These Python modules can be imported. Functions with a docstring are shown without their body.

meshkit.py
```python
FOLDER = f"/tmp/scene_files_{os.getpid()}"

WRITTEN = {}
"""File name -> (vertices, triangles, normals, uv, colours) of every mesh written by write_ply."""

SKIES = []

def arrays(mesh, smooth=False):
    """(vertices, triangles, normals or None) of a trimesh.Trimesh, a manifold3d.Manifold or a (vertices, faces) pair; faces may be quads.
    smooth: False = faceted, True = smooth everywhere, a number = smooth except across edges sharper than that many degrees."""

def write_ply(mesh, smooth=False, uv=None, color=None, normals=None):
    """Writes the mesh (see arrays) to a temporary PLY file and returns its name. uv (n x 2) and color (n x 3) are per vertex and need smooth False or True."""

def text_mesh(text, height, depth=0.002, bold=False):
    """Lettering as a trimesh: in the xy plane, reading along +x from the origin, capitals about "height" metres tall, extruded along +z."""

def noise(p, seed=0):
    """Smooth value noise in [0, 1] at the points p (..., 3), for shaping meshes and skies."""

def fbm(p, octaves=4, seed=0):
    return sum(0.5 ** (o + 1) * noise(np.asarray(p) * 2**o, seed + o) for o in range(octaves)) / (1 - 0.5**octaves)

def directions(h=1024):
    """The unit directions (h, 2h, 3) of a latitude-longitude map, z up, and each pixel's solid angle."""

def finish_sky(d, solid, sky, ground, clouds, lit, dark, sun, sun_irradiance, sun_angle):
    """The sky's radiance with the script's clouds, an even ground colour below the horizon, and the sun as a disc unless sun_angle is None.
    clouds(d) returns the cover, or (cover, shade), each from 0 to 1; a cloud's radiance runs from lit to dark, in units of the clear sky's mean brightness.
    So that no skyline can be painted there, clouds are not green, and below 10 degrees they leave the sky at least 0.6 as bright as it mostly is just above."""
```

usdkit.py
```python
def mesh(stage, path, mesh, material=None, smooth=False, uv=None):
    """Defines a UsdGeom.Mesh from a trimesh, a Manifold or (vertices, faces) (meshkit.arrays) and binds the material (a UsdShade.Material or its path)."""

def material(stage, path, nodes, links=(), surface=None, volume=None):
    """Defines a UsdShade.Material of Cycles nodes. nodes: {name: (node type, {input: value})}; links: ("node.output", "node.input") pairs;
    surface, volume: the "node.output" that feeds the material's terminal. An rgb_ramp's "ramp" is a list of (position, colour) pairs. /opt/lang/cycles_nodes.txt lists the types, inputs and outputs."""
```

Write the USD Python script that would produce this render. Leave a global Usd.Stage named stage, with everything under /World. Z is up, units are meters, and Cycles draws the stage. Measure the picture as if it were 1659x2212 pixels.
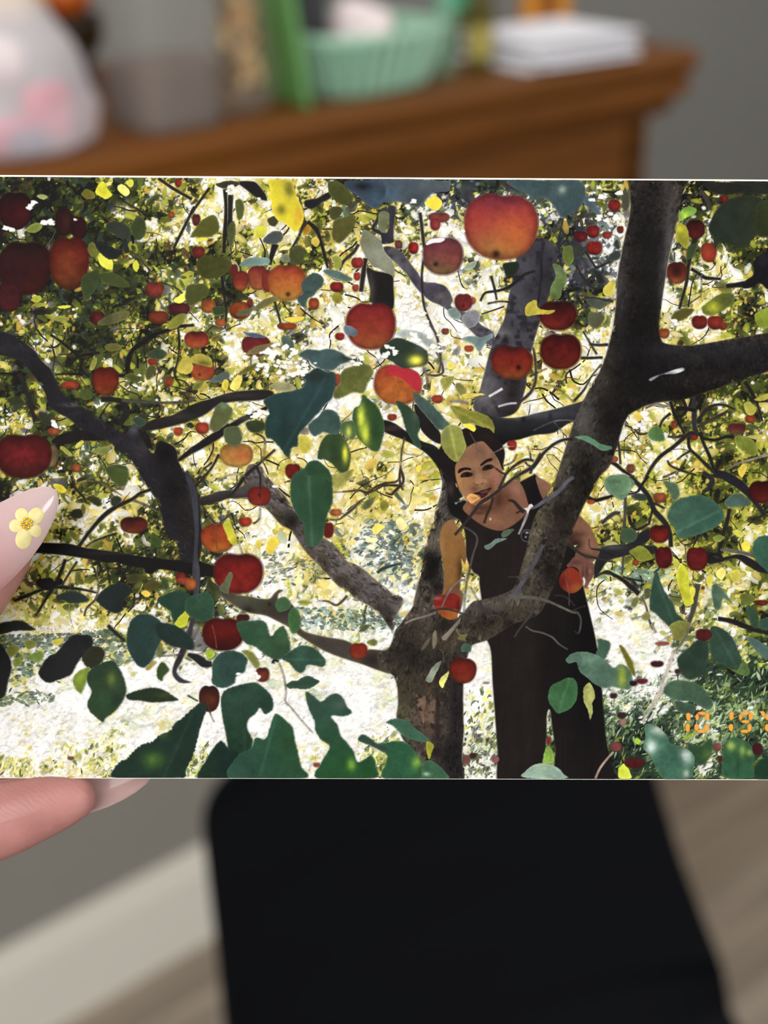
import math
import numpy as np
import shapely
import trimesh
import manifold3d as m3
from scipy.spatial import Delaunay, cKDTree
from pxr import Usd, UsdGeom, UsdLux, UsdShade, Gf, Sdf, Vt
import meshkit
import usdkit

# ------------------------------------------------------------------ stage, camera, light
stage = Usd.Stage.CreateInMemory()
UsdGeom.SetStageUpAxis(stage, UsdGeom.Tokens.z)
UsdGeom.SetStageMetersPerUnit(stage, 1.0)
world = UsdGeom.Xform.Define(stage, '/World')
stage.SetDefaultPrim(world.GetPrim())
UsdGeom.Scope.Define(stage, '/World/Looks')

FPX = 3318.0                       # focal length in pixels of the 1659 x 2212 frame
CX, CY = 829.5, 1106.0
PITCH = math.radians(25.5)
CAM = np.array([0.0, 0.0, 1.5])
FW = np.array([0.0, math.cos(PITCH), -math.sin(PITCH)])
UP = np.array([0.0, math.sin(PITCH), math.cos(PITCH)])
RT = np.array([1.0, 0.0, 0.0])
PRINT_D = 0.2603                   # the snapshot is held 26 cm from the lens
PX = PRINT_D / FPX                 # metres per photo pixel on the snapshot
EXPOSURE = 0.0

cam = UsdGeom.Camera.Define(stage, '/World/camera')
cam.CreateFocalLengthAttr(50.0)
cam.CreateHorizontalApertureAttr(50.0 * 1659 / FPX)
cam.CreateVerticalApertureAttr(50.0 * 2212 / FPX)
cam.CreateFStopAttr(11.0)
cam.CreateFocusDistanceAttr(PRINT_D - 0.005)
cam.CreateClippingRangeAttr(Gf.Vec2f(0.02, 60.0))
cam.CreateExposureAttr(EXPOSURE)


def frame_matrix(rt, up, fw, at):
    """Rows: local x, y, z axes and the origin (USD keeps row vectors)."""
    m = np.eye(4)
    m[0, :3], m[1, :3], m[2, :3], m[3, :3] = rt, up, -np.asarray(fw), at
    return Gf.Matrix4d(*[float(v) for v in m.ravel()])


cam.AddTransformOp().Set(frame_matrix(RT, UP, FW, CAM))

dome = UsdLux.DomeLight.Define(stage, '/World/room_daylight')
dome.CreateIntensityAttr(0.33)
dome.CreateColorAttr(Gf.Vec3f(1.0, 0.985, 0.96))


def rect_light(name, at, target, w, h, radiance, color):
    l = UsdLux.RectLight.Define(stage, '/World/' + name)
    at, target = np.array(at, float), np.array(target, float)
    fw = (target - at) / np.linalg.norm(target - at)
    rt = np.cross(fw, [0, 0, 1.0]); rt /= np.linalg.norm(rt)
    l.AddTransformOp().Set(frame_matrix(rt, np.cross(rt, fw), fw, at))
    l.CreateWidthAttr(w); l.CreateHeightAttr(h)
    l.CreateIntensityAttr(radiance)
    l.CreateColorAttr(Gf.Vec3f(*color))
    return l


# a tall window behind the photographer's left, a small one to the right, and a ceiling lamp over the bar
rect_light('window_daylight', (-0.7, -1.1, 2.2), (0.0, 0.8, 1.0), 1.2, 1.4, 7.0, (1.0, 0.99, 0.97))
rect_light('side_window_daylight', (1.25, -0.55, 2.05), (0.0, 0.25, 1.4), 0.35, 0.5, 13.0, (1.0, 0.99, 0.97))
rect_light('ceiling_lamp', (-0.3, 1.0, 2.7), (0.1, 1.7, 1.0), 0.9, 0.9, 3.0, (1.0, 0.97, 0.92))


# ------------------------------------------------------------------ helpers
def lin(c):
    c = np.asarray(c, float) / 255.0
    return np.where(c <= 0.04045, c / 12.92, ((c + 0.055) / 1.055) ** 2.4)


def at(x, y, depth):
    """The point seen at photo pixel (x, y), depth metres along the lens axis."""
    return CAM + depth * (FW + (x - CX) / FPX * RT + (CY - y) / FPX * UP)


def hold(x, y, z=0.0):
    """A point near the snapshot: z millimetres in front of its face."""
    return at(x, y, PRINT_D - z * 1e-3)


def on_z(x, y, z):
    d = FW + (x - CX) / FPX * RT + (CY - y) / FPX * UP
    return CAM + d * ((z - CAM[2]) / d[2])


USED = {}


def numbered(parent, name):
    k = USED.get((parent, name), 0)
    USED[(parent, name)] = k + 1
    return f'{parent}/{name}' + (f'_{k:03d}' if k else '')


def tag(prim, label=None, cat=None, group=None, kind=None):
    for k, v in (('label', label), ('category', cat), ('group', group), ('kind', kind)):
        if v:
            prim.SetCustomDataByKey(k, v)
    return prim


def thing(name, label, cat, loc=(0, 0, 0), rotz=0.0, group=None, kind=None, matrix=None, parent='/World'):
    x = UsdGeom.Xform.Define(stage, numbered(parent, name))
    if matrix is not None:
        x.AddTransformOp().Set(matrix)
    else:
        x.AddTranslateOp().Set(Gf.Vec3d(*[float(v) for v in loc]))
        if rotz:
            x.AddRotateZOp().Set(float(rotz))
    return tag(x.GetPrim(), label, cat, group, kind)


def obj(name, mesh, mat, parent='/World', smooth=30, label=None, kind=None, cat=None):
    p = parent if isinstance(parent, str) else str(parent.GetPath())
    m = usdkit.mesh(stage, numbered(p, name), mesh, M[mat] if isinstance(mat, str) else mat, smooth=smooth)
    return tag(m.GetPrim(), label, cat, None, kind)


def V(*a):
    return np.array(a, float)


def cat(*ms):
    return trimesh.util.concatenate(list(ms))


def rounded_box(sx, sy, sz, r, at_=(0, 0, 0), n=12):
    """A box with rounded edges, centred in x and y, standing on z = 0 of at_."""
    hull = m3.Manifold.sphere(r, n)
    hx, hy = sx / 2 - r, sy / 2 - r
    pts = [hull.translate((x, y, z)) for x in (-hx, hx) for y in (-hy, hy) for z in (r, sz - r)]
    return as_tri(m3.Manifold.batch_hull(pts).translate(tuple(at_)))


def as_tri(man):
    me = man.to_mesh()
    return trimesh.Trimesh(np.array(me.vert_properties[:, :3]), np.array(me.tri_verts), process=True)


def lathe(profile, n=40):
    """Revolves (r, z) pairs about z."""
    p = np.array(profile, float)
    a = np.arange(n) * 2 * np.pi / n
    v = np.stack([np.outer(p[:, 0], np.cos(a)), np.outer(p[:, 0], np.sin(a)), np.repeat(p[:, 1:2], n, 1)], -1).reshape(-1, 3)
    f = []
    for i in range(len(p) - 1):
        for j in range(n):
            k = (j + 1) % n
            f += [[i * n + j, i * n + k, (i + 1) * n + k], [i * n + j, (i + 1) * n + k, (i + 1) * n + j]]
    t = trimesh.Trimesh(v, f, process=True)
    t.update_faces(t.nondegenerate_faces())
    return t


def tube(path, r, n=10, caps=True):
    """A round tube along path; r a number or one per point."""
    p = np.array(path, float)
    r = np.broadcast_to(np.asarray(r, float), (len(p),))
    t = np.gradient(p, axis=0)
    t /= np.linalg.norm(t, axis=1, keepdims=True) + 1e-12
    ref = V(0, 0, 1) if abs(t[0][2]) < 0.9 else V(1, 0, 0)
    rings = []
    for i in range(len(p)):
        u = np.cross(t[i], ref); u /= np.linalg.norm(u)
        w = np.cross(t[i], u)
        a = np.arange(n) * 2 * np.pi / n
        rings.append(p[i] + r[i] * (np.outer(np.cos(a), u) + np.outer(np.sin(a), w)))
    v = np.vstack(rings)
    f = []
    for i in range(len(p) - 1):
        for j in range(n):
            k = (j + 1) % n
            f += [[i * n + j, (i + 1) * n + k, i * n + k], [i * n + j, (i + 1) * n + j, (i + 1) * n + k]]
    if caps:
        v = np.vstack([v, p[:1], p[-1:]])
        a, b = len(v) - 2, len(v) - 1
        for j in range(n):
            k = (j + 1) % n
            f += [[a, j, k], [b, (len(p) - 1) * n + k, (len(p) - 1) * n + j]]
    return trimesh.Trimesh(v, f, process=False)


def grid_surface(fn, nu, nv, closed_u=False):
    """fn(u, v) arrays -> points; a sheet of quads."""
    u, v = np.meshgrid(np.linspace(0, 1, nu), np.linspace(0, 1, nv), indexing='ij')
    p = fn(u, v).reshape(-1, 3)
    f = []
    for i in range(nu - 1):
        for j in range(nv - 1):
            a, b, c, d = i * nv + j, (i + 1) * nv + j, (i + 1) * nv + j + 1, i * nv + j + 1
            f += [[a, b, c], [a, c, d]]
    return trimesh.Trimesh(p, f, process=False)


def thicken(sheet, t):
    """Gives an open sheet a thickness t against its normals, with a rim."""
    v, f = np.array(sheet.vertices), np.array(sheet.faces)
    n = trimesh.Trimesh(v, f, process=False).vertex_normals
    w = v - n * t
    e = np.sort(np.vstack([f[:, [0, 1]], f[:, [1, 2]], f[:, [2, 0]]]), axis=1)
    uq, c = np.unique(e, axis=0, return_counts=True)
    rim = {tuple(x) for x in uq[c == 1]}
    side = []
    for tri in f:
        for a, b in ((0, 1), (1, 2), (2, 0)):
            i, j = tri[a], tri[b]
            if tuple(sorted((i, j))) in rim:
                side += [[j, i, i + len(v)], [j, i + len(v), j + len(v)]]
    return trimesh.Trimesh(np.vstack([v, w]), np.vstack([f, f[:, ::-1] + len(v), side]), process=False)


# ------------------------------------------------------------------ materials
M = {}


def plain(name, color, rough=0.5, spec=0.5, noise=0.0, scale=20.0, bump=0.0, bump_scale=200.0, detail=4.0, **extra):
    c = lin(color)
    n = {'p': ('principled_bsdf', {'base_color': tuple(c), 'roughness': rough, 'specular_ior_level': spec, **extra})}
    l = []
    if noise or bump:
        n['tc'] = ('texture_coordinate', {})
    if noise:
        n['nz'] = ('noise_texture', {'scale': scale, 'detail': detail})
        n['rp'] = ('rgb_ramp', {'ramp': [(0.3, tuple(c * (1 - noise))), (0.7, tuple(np.minimum(c * (1 + noise), 1)))]})
        l += [('tc.object', 'nz.vector'), ('nz.fac', 'rp.fac'), ('rp.color', 'p.base_color')]
    if bump:
        n['bn'] = ('noise_texture', {'scale': bump_scale, 'detail': 3.0})
        n['bp'] = ('bump', {'strength': 0.5, 'distance': bump})
        l += [('tc.object', 'bn.vector'), ('bn.fac', 'bp.height'), ('bp.normal', 'p.normal')]
    M[name] = usdkit.material(stage, '/World/Looks/' + name, n, l, surface='p.BSDF')
    return M[name]


def sheer(name, color, clear, rough=0.35, tint=(1, 1, 1), spec=0.5):
    """A translucent skin: part see-through, part milky plastic."""
    c = tuple(lin(color))
    M[name] = usdkit.material(stage, '/World/Looks/' + name, {
        'p': ('principled_bsdf', {'base_color': c, 'roughness': rough, 'specular_ior_level': spec}),
        't': ('translucent_bsdf', {'color': c}),
        'a': ('transparent_bsdf', {'color': tint}),
        'm': ('mix_closure', {'fac': 0.4}), 'x': ('mix_closure', {'fac': clear})},
        [('p.BSDF', 'm.closure1'), ('t.BSDF', 'm.closure2'), ('m.closure', 'x.closure1'), ('a.BSDF', 'x.closure2')], surface='x.closure')
    return M[name]


plain('wall_paint', (131, 130, 126), 0.75, 0.2, noise=0.03, scale=3.0)
plain('wall_paint_pale', (130, 127, 120), 0.75, 0.2, noise=0.03, scale=3.0)
plain('trim_paint', (212, 208, 198), 0.45, 0.4)
plain('chair_shell', (5, 6, 9), 0.45, 0.05, bump=0.0004, bump_scale=900.0)
plain('chair_leg', (60, 44, 30), 0.5, 0.4, noise=0.2, scale=40)
plain('paper_white', (222, 221, 226), 0.7, 0.2)
plain('print_paper', (206, 198, 188), 0.4, 0.3)


def wood(name, dark, light, along, scale=1.0, rough=0.4, spec=0.12):
    M[name] = usdkit.material(stage, '/World/Looks/' + name, {
        'tc': ('texture_coordinate', {}),
        'mp': ('mapping', {'mapping_type': 'point', 'scale': tuple(1.5 if k == along else 26.0 for k in range(3))}),
        'nz': ('noise_texture', {'scale': 1.4 * scale, 'detail': 7.0, 'roughness': 0.62, 'distortion': 0.5}),
        'rp': ('rgb_ramp', {'ramp': [(0.25, tuple(lin(dark))), (0.5, tuple((lin(dark) + lin(light)) / 2)), (0.75, tuple(lin(light)))]}),
        'p': ('principled_bsdf', {'roughness': rough, 'specular_ior_level': spec})},
        [('tc.object', 'mp.vector'), ('mp.vector', 'nz.vector'), ('nz.fac', 'rp.fac'), ('rp.color', 'p.base_color')], surface='p.BSDF')


wood('counter_wood', (67, 38, 12), (125, 75, 27), 0)
wood('floor_plank', (92, 81, 71), (158, 144, 127), 0, 0.8, 0.5)
wood('floor_plank_pale', (104, 93, 83), (168, 155, 139), 0, 0.8, 0.5)
wood('floor_plank_dark', (85, 73, 61), (144, 129, 112), 0, 0.8, 0.5)
# ------------------------------------------------------------------ the room
BAR = 42.6                                        # the bar runs away to the right
e1, e2 = V(math.cos(math.radians(BAR)), math.sin(math.radians(BAR)), 0), V(-math.sin(math.radians(BAR)), math.cos(math.radians(BAR)), 0)


def bar(a, b, z=0.0):
    return a * e1 + b * e2 + V(0, 0, z)


def struct(name, mesh, mat, rotz=0.0, loc=(0, 0, 0), smooth=30):
    """One mesh of the setting, turned with the bar."""
    x = obj(name, mesh, mat, smooth=smooth, kind='structure')
    p = UsdGeom.Xformable(x)
    p.AddTranslateOp().Set(Gf.Vec3d(*[float(v) for v in loc]))
    if rotz:
        p.AddRotateZOp().Set(rotz)
    return x


def box(x0, x1, y0, y1, z0, z1):
    b = trimesh.creation.box((x1 - x0, y1 - y0, z1 - z0))
    b.apply_translation(((x0 + x1) / 2, (y0 + y1) / 2, (z0 + z1) / 2))
    return b


floor = thing('floor', None, None, (0, 0, 0), BAR, kind='structure')
frng = np.random.default_rng(5)
for b0 in np.arange(-1.84, 2.85, 0.16):
    a0 = -1.3 - frng.random() * 0.9
    while a0 < 6.5:
        ln = 1.1 + frng.random() * 0.5
        a1 = min(a0 + ln, 6.5)
        pl = box(-(a1 - a0) / 2 + 0.001, (a1 - a0) / 2 - 0.001, b0 + 0.001, b0 + 0.159, -0.044, -0.032)
        pl.apply_translation(((a0 + a1) / 2, 0, 0))
        obj('plank', pl, ('floor_plank', 'floor_plank_pale', 'floor_plank_dark')[frng.integers(3)], floor, smooth=False)
        a0 = a1
struct('wall_left', box(-0.9, 1.80, 1.4816, 1.5816, -0.032, 0.93), 'wall_paint_pale', BAR)
base = cat(box(-0.9, 1.80, 1.467, 1.4816, -0.032, 0.098), box(-0.9, 1.80, 1.4705, 1.4816, 0.098, 0.112), box(-0.9, 1.80, 1.4745, 1.4816, 0.112, 0.13))
struct('baseboard_left', base, 'trim_paint', BAR)
struct('wall_back', box(-1.6, 6.5, 2.75, 2.85, -0.032, 2.9), 'wall_paint', BAR)
struct('baseboard_back', cat(box(-1.6, 6.5, 2.735, 2.75, -0.032, 0.10), box(-1.6, 6.5, 2.741, 2.75, 0.10, 0.13)), 'trim_paint', BAR)

struct('wall_right', box(5.0, 5.1, -1.8, 2.85, -0.032, 2.9), 'wall_paint', BAR)
struct('baseboard_right', cat(box(4.985, 5.0, -1.8, 2.735, -0.032, 0.10), box(4.991, 5.0, -1.8, 2.741, 0.10, 0.13)), 'trim_paint', BAR)

# the wooden bar top
L0, L1 = -0.9, 1.895
top = thing('bar_counter', 'brown wooden bar counter with a rounded top edge and moulding under it', 'counter', (0, 0, 0), BAR)
s = rounded_box(L1 - L0, 0.50, 0.036, 0.016); s.apply_translation(((L0 + L1) / 2, 1.625, 1.114))
obj('top_board', s, 'counter_wood', top)
s = rounded_box(L1 - L0 - 0.012, 0.486, 0.034, 0.013); s.apply_translation(((L0 + L1) / 2 - 0.004, 1.625, 1.081))
obj('moulding', s, 'counter_wood', top)
cove = []
for k in range(7):
    t = k / 6 * math.pi / 2
    cove.append((0.045 * (1 - math.cos(t)), -0.030 * math.sin(t)))


prof = [(1.385 + o, 1.082 + z) for o, z in cove] + [(1.43, 0.93), (1.4816, 0.93), (1.4816, 1.082)]
poly = shapely.Polygon(prof)
s = trimesh.creation.extrude_polygon(poly, L1 - 0.05 - L0, engine='earcut')
v = np.array(s.vertices)
s = trimesh.Trimesh(np.stack([L0 + v[:, 2], v[:, 0], v[:, 1]], 1), s.faces, process=False)
s.fix_normals()
obj('apron', s, 'counter_wood', top, smooth=25)
e = rounded_box(0.055, 0.13, 0.15, 0.006); e.apply_translation((L1 - 0.075, 1.495, 0.93))
obj('end_panel', e, 'counter_wood', top)

ZT = 1.150


def on_bar(name, label, category, a, b, rot=0.0, group=None, z=ZT):
    return thing(name, label, category, bar(a, b, z), BAR + rot, group)


# --- translucent storage container with a mauve-brown filling
plain('grain_fill', (96, 56, 46), 0.8, 0.1, noise=0.25, scale=160)
sheer('frosted_plastic', (160, 160, 154), 0.52, 0.3)
c = on_bar('storage_container', 'tall frosted plastic container half filled with brownish grain', 'container', 1.003, 1.452)


def squircle(w, d, k, z, n=64, p=4.0):
    a = np.arange(n) * 2 * np.pi / n
    cx, sx = np.cos(a), np.sin(a)
    r = (np.abs(cx) ** p + np.abs(sx) ** p) ** (-1 / p)
    return np.stack([w / 2 * k * r * cx, d / 2 * k * r * sx, np.full(n, z)], 1)


def loft(rings, cap0=True, cap1=True):
    n = len(rings[0]); v = np.vstack(rings); f = []
    for i in range(len(rings) - 1):
        for j in range(n):
            k = (j + 1) % n
            f += [[i * n + j, i * n + k, (i + 1) * n + k], [i * n + j, (i + 1) * n + k, (i + 1) * n + j]]
    if cap0:
        v = np.vstack([v, rings[0].mean(0)]); q = len(v) - 1
        f += [[q, (j + 1) % n, j] for j in range(n)]
    if cap1:
        v = np.vstack([v, rings[-1].mean(0)]); q = len(v) - 1; o = (len(rings) - 1) * n
        f += [[q, o + j, o + (j + 1) % n] for j in range(n)]
    return trimesh.Trimesh(v, f, process=False)


prof = [(0.90, 0.0005), (0.955, 0.004), (0.97, 0.012), (0.98, 0.05), (1.0, 0.20), (1.02, 0.235)]
obj('body', loft([squircle(0.116, 0.100, k, z) for k, z in prof], True, False), 'frosted_plastic', c, 40)
obj('filling', loft([squircle(0.111, 0.095, k, z) for k, z in [(0.88, 0.003), (0.95, 0.012), (0.965, 0.05), (0.972, 0.066), (0.8, 0.072), (0.3, 0.075)]]), 'grain_fill', c, 40)
obj('lid', loft([squircle(0.124, 0.108, k, z) for k, z in [(1.0, 0.236), (1.0, 0.252), (0.95, 0.256)]]), 'trim_paint', c, 30)

# --- knotted carrier bag with pink packets showing through
sheer('bag_film', (240, 238, 242), 0.50, 0.28)
plain('pink_packet', (206, 62, 96), 0.45, 0.4, noise=0.12, scale=60)
plain('blue_packet', (44, 54, 96), 0.45, 0.4, noise=0.12, scale=60)
plain('pale_packet', (226, 214, 206), 0.5, 0.4, noise=0.05, scale=60)
bagc = (0.803, 1.488)


def lumpy(r, z, amp, seed, nu=56, nv=40, flat=1.0, f=18.0):
    """A lathe of (r, z) points with soft dents."""
    rr = np.interp(np.linspace(0, 1, nv), np.linspace(0, 1, len(r)), r)
    zz = np.interp(np.linspace(0, 1, nv), np.linspace(0, 1, len(z)), z)

    def fn(u, v):
        a = u * 2 * np.pi
        R = np.interp(v, np.linspace(0, 1, nv), rr); Z = np.interp(v, np.linspace(0, 1, nv), zz)
        p = np.stack([R * np.cos(a), R * np.sin(a) * flat, Z], -1)
        d = meshkit.fbm(p * f + 7.3, 3, seed) - 0.5
        return p * (1 + amp * d[..., None] * np.array([1, 1, 0.25]))
    g = grid_surface(fn, nu + 1, nv)
    return g


b_ = on_bar('carrier_bag', 'white translucent carrier bag bulging with pink packets', 'bag', *bagc)
obj('film', lumpy([0.0, 0.092, 0.110, 0.112, 0.104, 0.090, 0.072, 0.056, 0.044, 0.034, 0.020, 0.03, 0.045], [0.001, 0.001, 0.010, 0.035, 0.07, 0.105, 0.135, 0.155, 0.17, 0.185, 0.195, 0.215, 0.24], 0.30, 3), 'bag_film', b_, 60)
for nm, mat, dx, dy, dz, sx, sy, sz, ang, lab in (
        ('packet', 'pink_packet', 0.045, -0.042, 0.004, 0.062, 0.030, 0.060, 20, 'bright pink packet showing through the carrier bag, at its right'),
        ('packet', 'pink_packet', -0.044, -0.036, 0.056, 0.058, 0.03, 0.05, -25, 'pink packet high in the carrier bag, at its left'),
        ('packet', 'pink_packet', -0.028, -0.058, 0.004, 0.068, 0.022, 0.034, -12, 'flat pink packet low in the carrier bag'),
        ('packet', 'blue_packet', 0.002, -0.072, 0.003, 0.046, 0.016, 0.024, 8, 'small dark blue packet at the bottom of the carrier bag'),
        ('packet', 'pale_packet', 0.0, 0.0, 0.06, 0.085, 0.06, 0.05, 10, 'pale packet in the middle of the carrier bag')):
    t = on_bar(nm, lab, 'packet', bagc[0] + dx, bagc[1] + dy, ang, z=ZT + dz)
    obj('wrapper', rounded_box(sx, sy, sz, min(sx, sy, sz) * 0.42), mat, t, 60)

# --- dark pouch, a lemon and an orange behind the container
plain('pouch_dark', (52, 44, 30), 0.35, 0.5, noise=0.5, scale=45)
plain('pouch_blue', (40, 52, 62), 0.35, 0.5)
plain('lemon_peel', (226, 172, 28), 0.38, 0.5, noise=0.12, scale=60, bump=0.0008, bump_scale=500)
plain('orange_peel', (196, 92, 26), 0.4, 0.5, noise=0.12, scale=60, bump=0.0008, bump_scale=500)
t = on_bar('snack_pouch', 'dark olive foil pouch standing behind the frosted container', 'pouch', 0.93, 1.62, -10)


def pouch(w, d, h, seed):
    def fn(u, v):
        a = u * 2 * np.pi
        k = np.clip(1 - v, 0, 1) ** 0.6
        x = w / 2 * np.cos(a) * (0.94 + 0.06 * v); y = d / 2 * np.sin(a) * (0.12 + 0.88 * k)
        p = np.stack([x, y, v * h], -1)
        return p + (meshkit.fbm(p * 40, 3, seed)[..., None] - 0.5) * np.array([0.006, 0.012, 0])
    return grid_surface(fn, 49, 30)


obj('foil', pouch(0.13, 0.07, 0.082, 4), 'pouch_dark', t, 60)
q = rounded_box(0.045, 0.006, 0.045, 0.0028); q.apply_translation((0.045, -0.030, 0.02))
obj('label_patch', q, 'pouch_blue', t)


def fruit(r, dz, seed):
    s_ = trimesh.creation.icosphere(4, 1.0)
    v_ = np.array(s_.vertices)
    v_ *= 1 + 0.03 * (meshkit.fbm(v_ * 3 + 5, 3, seed) - 0.5)[:, None]
    v_[:, 2] -= 0.12 * np.exp(-((v_[:, 0] ** 2 + v_[:, 1] ** 2) / 0.02)) * (v_[:, 2] > 0)
    v_ *= r * np.array([1, 1, 0.94]); v_[:, 2] += -v_[:, 2].min() + dz
    return trimesh.Trimesh(v_, s_.faces, process=False)


fr = on_bar('fruit_bowl', 'shallow dark bowl holding a yellow and an orange fruit', 'bowl', 1.015, 1.735)
obj('bowl', lathe([(0, 0.002), (0.04, 0.0), (0.045, 0.008), (0.075, 0.05), (0.088, 0.085), (0.085, 0.086), (0.071, 0.052), (0.04, 0.012), (0, 0.010)]), 'pouch_dark', fr, 30)
for nm, mt, da, db, lab in (('lemon', 'lemon_peel', -0.038, -0.02, 'yellow fruit lying in the dark bowl'), ('orange', 'orange_peel', 0.036, -0.005, 'orange fruit lying in the dark bowl')):
    t = on_bar(nm, lab, 'fruit', 1.015 + da, 1.735 + db, z=ZT + 0.078)
    obj('peel', fruit(0.036, 0.0, 8 if nm == 'lemon' else 9), mt, t, 60)
    obj('stalk_end', tube([(0, 0, 0.058), (0, 0, 0.064)], [0.004, 0.003], 8), 'pouch_dark', t, 30)

# --- clear bag of golden dried pieces
sheer('clear_film', (240, 232, 214), 0.88, 0.06)
plain('dried_gold', (150, 104, 44), 0.3, 0.6, noise=0.35, scale=70)
plain('dried_pale', (200, 166, 110), 0.3, 0.6, noise=0.25, scale=70)
plain('dried_brown', (92, 60, 26), 0.3, 0.6, noise=0.3, scale=70)
t = on_bar('dried_food_bag', 'clear bag of golden brown dried pieces beside the green basket', 'bag', 1.116, 1.466)
prng = np.random.default_rng(11)
for k in range(95):
    h = prng.random() ** 0.9 * 0.125
    w = 0.034 * (1 - 0.35 * h / 0.125)
    a = prng.random() * 2 * np.pi; rr_ = math.sqrt(prng.random())
    s_ = trimesh.creation.icosphere(1, 1.0)
    v_ = np.array(s_.vertices) * (0.75 + 0.5 * prng.random((len(s_.vertices), 1))) * np.array([0.0095, 0.0085, 0.006])
    v_ = v_ @ trimesh.transformations.random_rotation_matrix(prng.random(3))[:3, :3].T
    v_ += np.array([w * rr_ * math.cos(a), 0.72 * w * rr_ * math.sin(a), 0.010 + h])
    v_[:, 2] = np.maximum(v_[:, 2], 0.001)
    obj('dried_piece', trimesh.Trimesh(v_, s_.faces, process=False), ('dried_gold', 'dried_pale', 'dried_brown')[prng.integers(3)], t, 60)
obj('film', lumpy([0.0, 0.038, 0.046, 0.048, 0.046, 0.043, 0.040, 0.037, 0.03, 0.012, 0.03], [0.0005, 0.0005, 0.006, 0.026, 0.052, 0.08, 0.105, 0.13, 0.15, 0.165, 0.185], 0.22, 6, flat=0.8, f=40), 'clear_film', t, 60)

# --- bright green tall pouch edge, mint basket with slats
plain('green_plastic', (92, 142, 78), 0.4, 0.5)
plain('mint_plastic', (152, 190, 166), 0.38, 0.4)
plain('mint_wall_shaded', (112, 152, 130), 0.5, 0.3)  # darker copy of the mint: shade between the slats put into the wall colour
plain('grey_cloth', (66, 66, 68), 0.9, 0.1, noise=0.1, scale=80)
plain('pink_wrap', (222, 206, 206), 0.4, 0.5, noise=0.08, scale=60)
t = on_bar('cutting_board', 'thin bright green cutting board standing on edge against the mint basket', 'cutting board', 1.188, 1.468, 78)
s_ = rounded_box(0.13, 0.009, 0.215, 0.004); s_.apply_transform(trimesh.transformations.rotation_matrix(math.radians(-9), (1, 0, 0))); s_.apply_translation((0, 0, 0.0012))
obj('board', s_, 'green_plastic', t)
hd = tube([(-0.02, 0, 0.208), (-0.02, 0, 0.232), (0.02, 0, 0.232), (0.02, 0, 0.208)], 0.0028, 8); hd.apply_transform(trimesh.transformations.rotation_matrix(math.radians(-9), (1, 0, 0)))
obj('handle', hd, 'green_plastic', t)

bk = on_bar('basket', 'mint green plastic basket with upright slats holding a grey cloth', 'basket', 1.318, 1.503, 4)
bw, bd, bh = 0.232, 0.205, 0.074


def ring(k, z, w=None, n=72):
    return squircle((w or bw) * k, bd * k, 1.0, z, n, 3.0)


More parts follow.
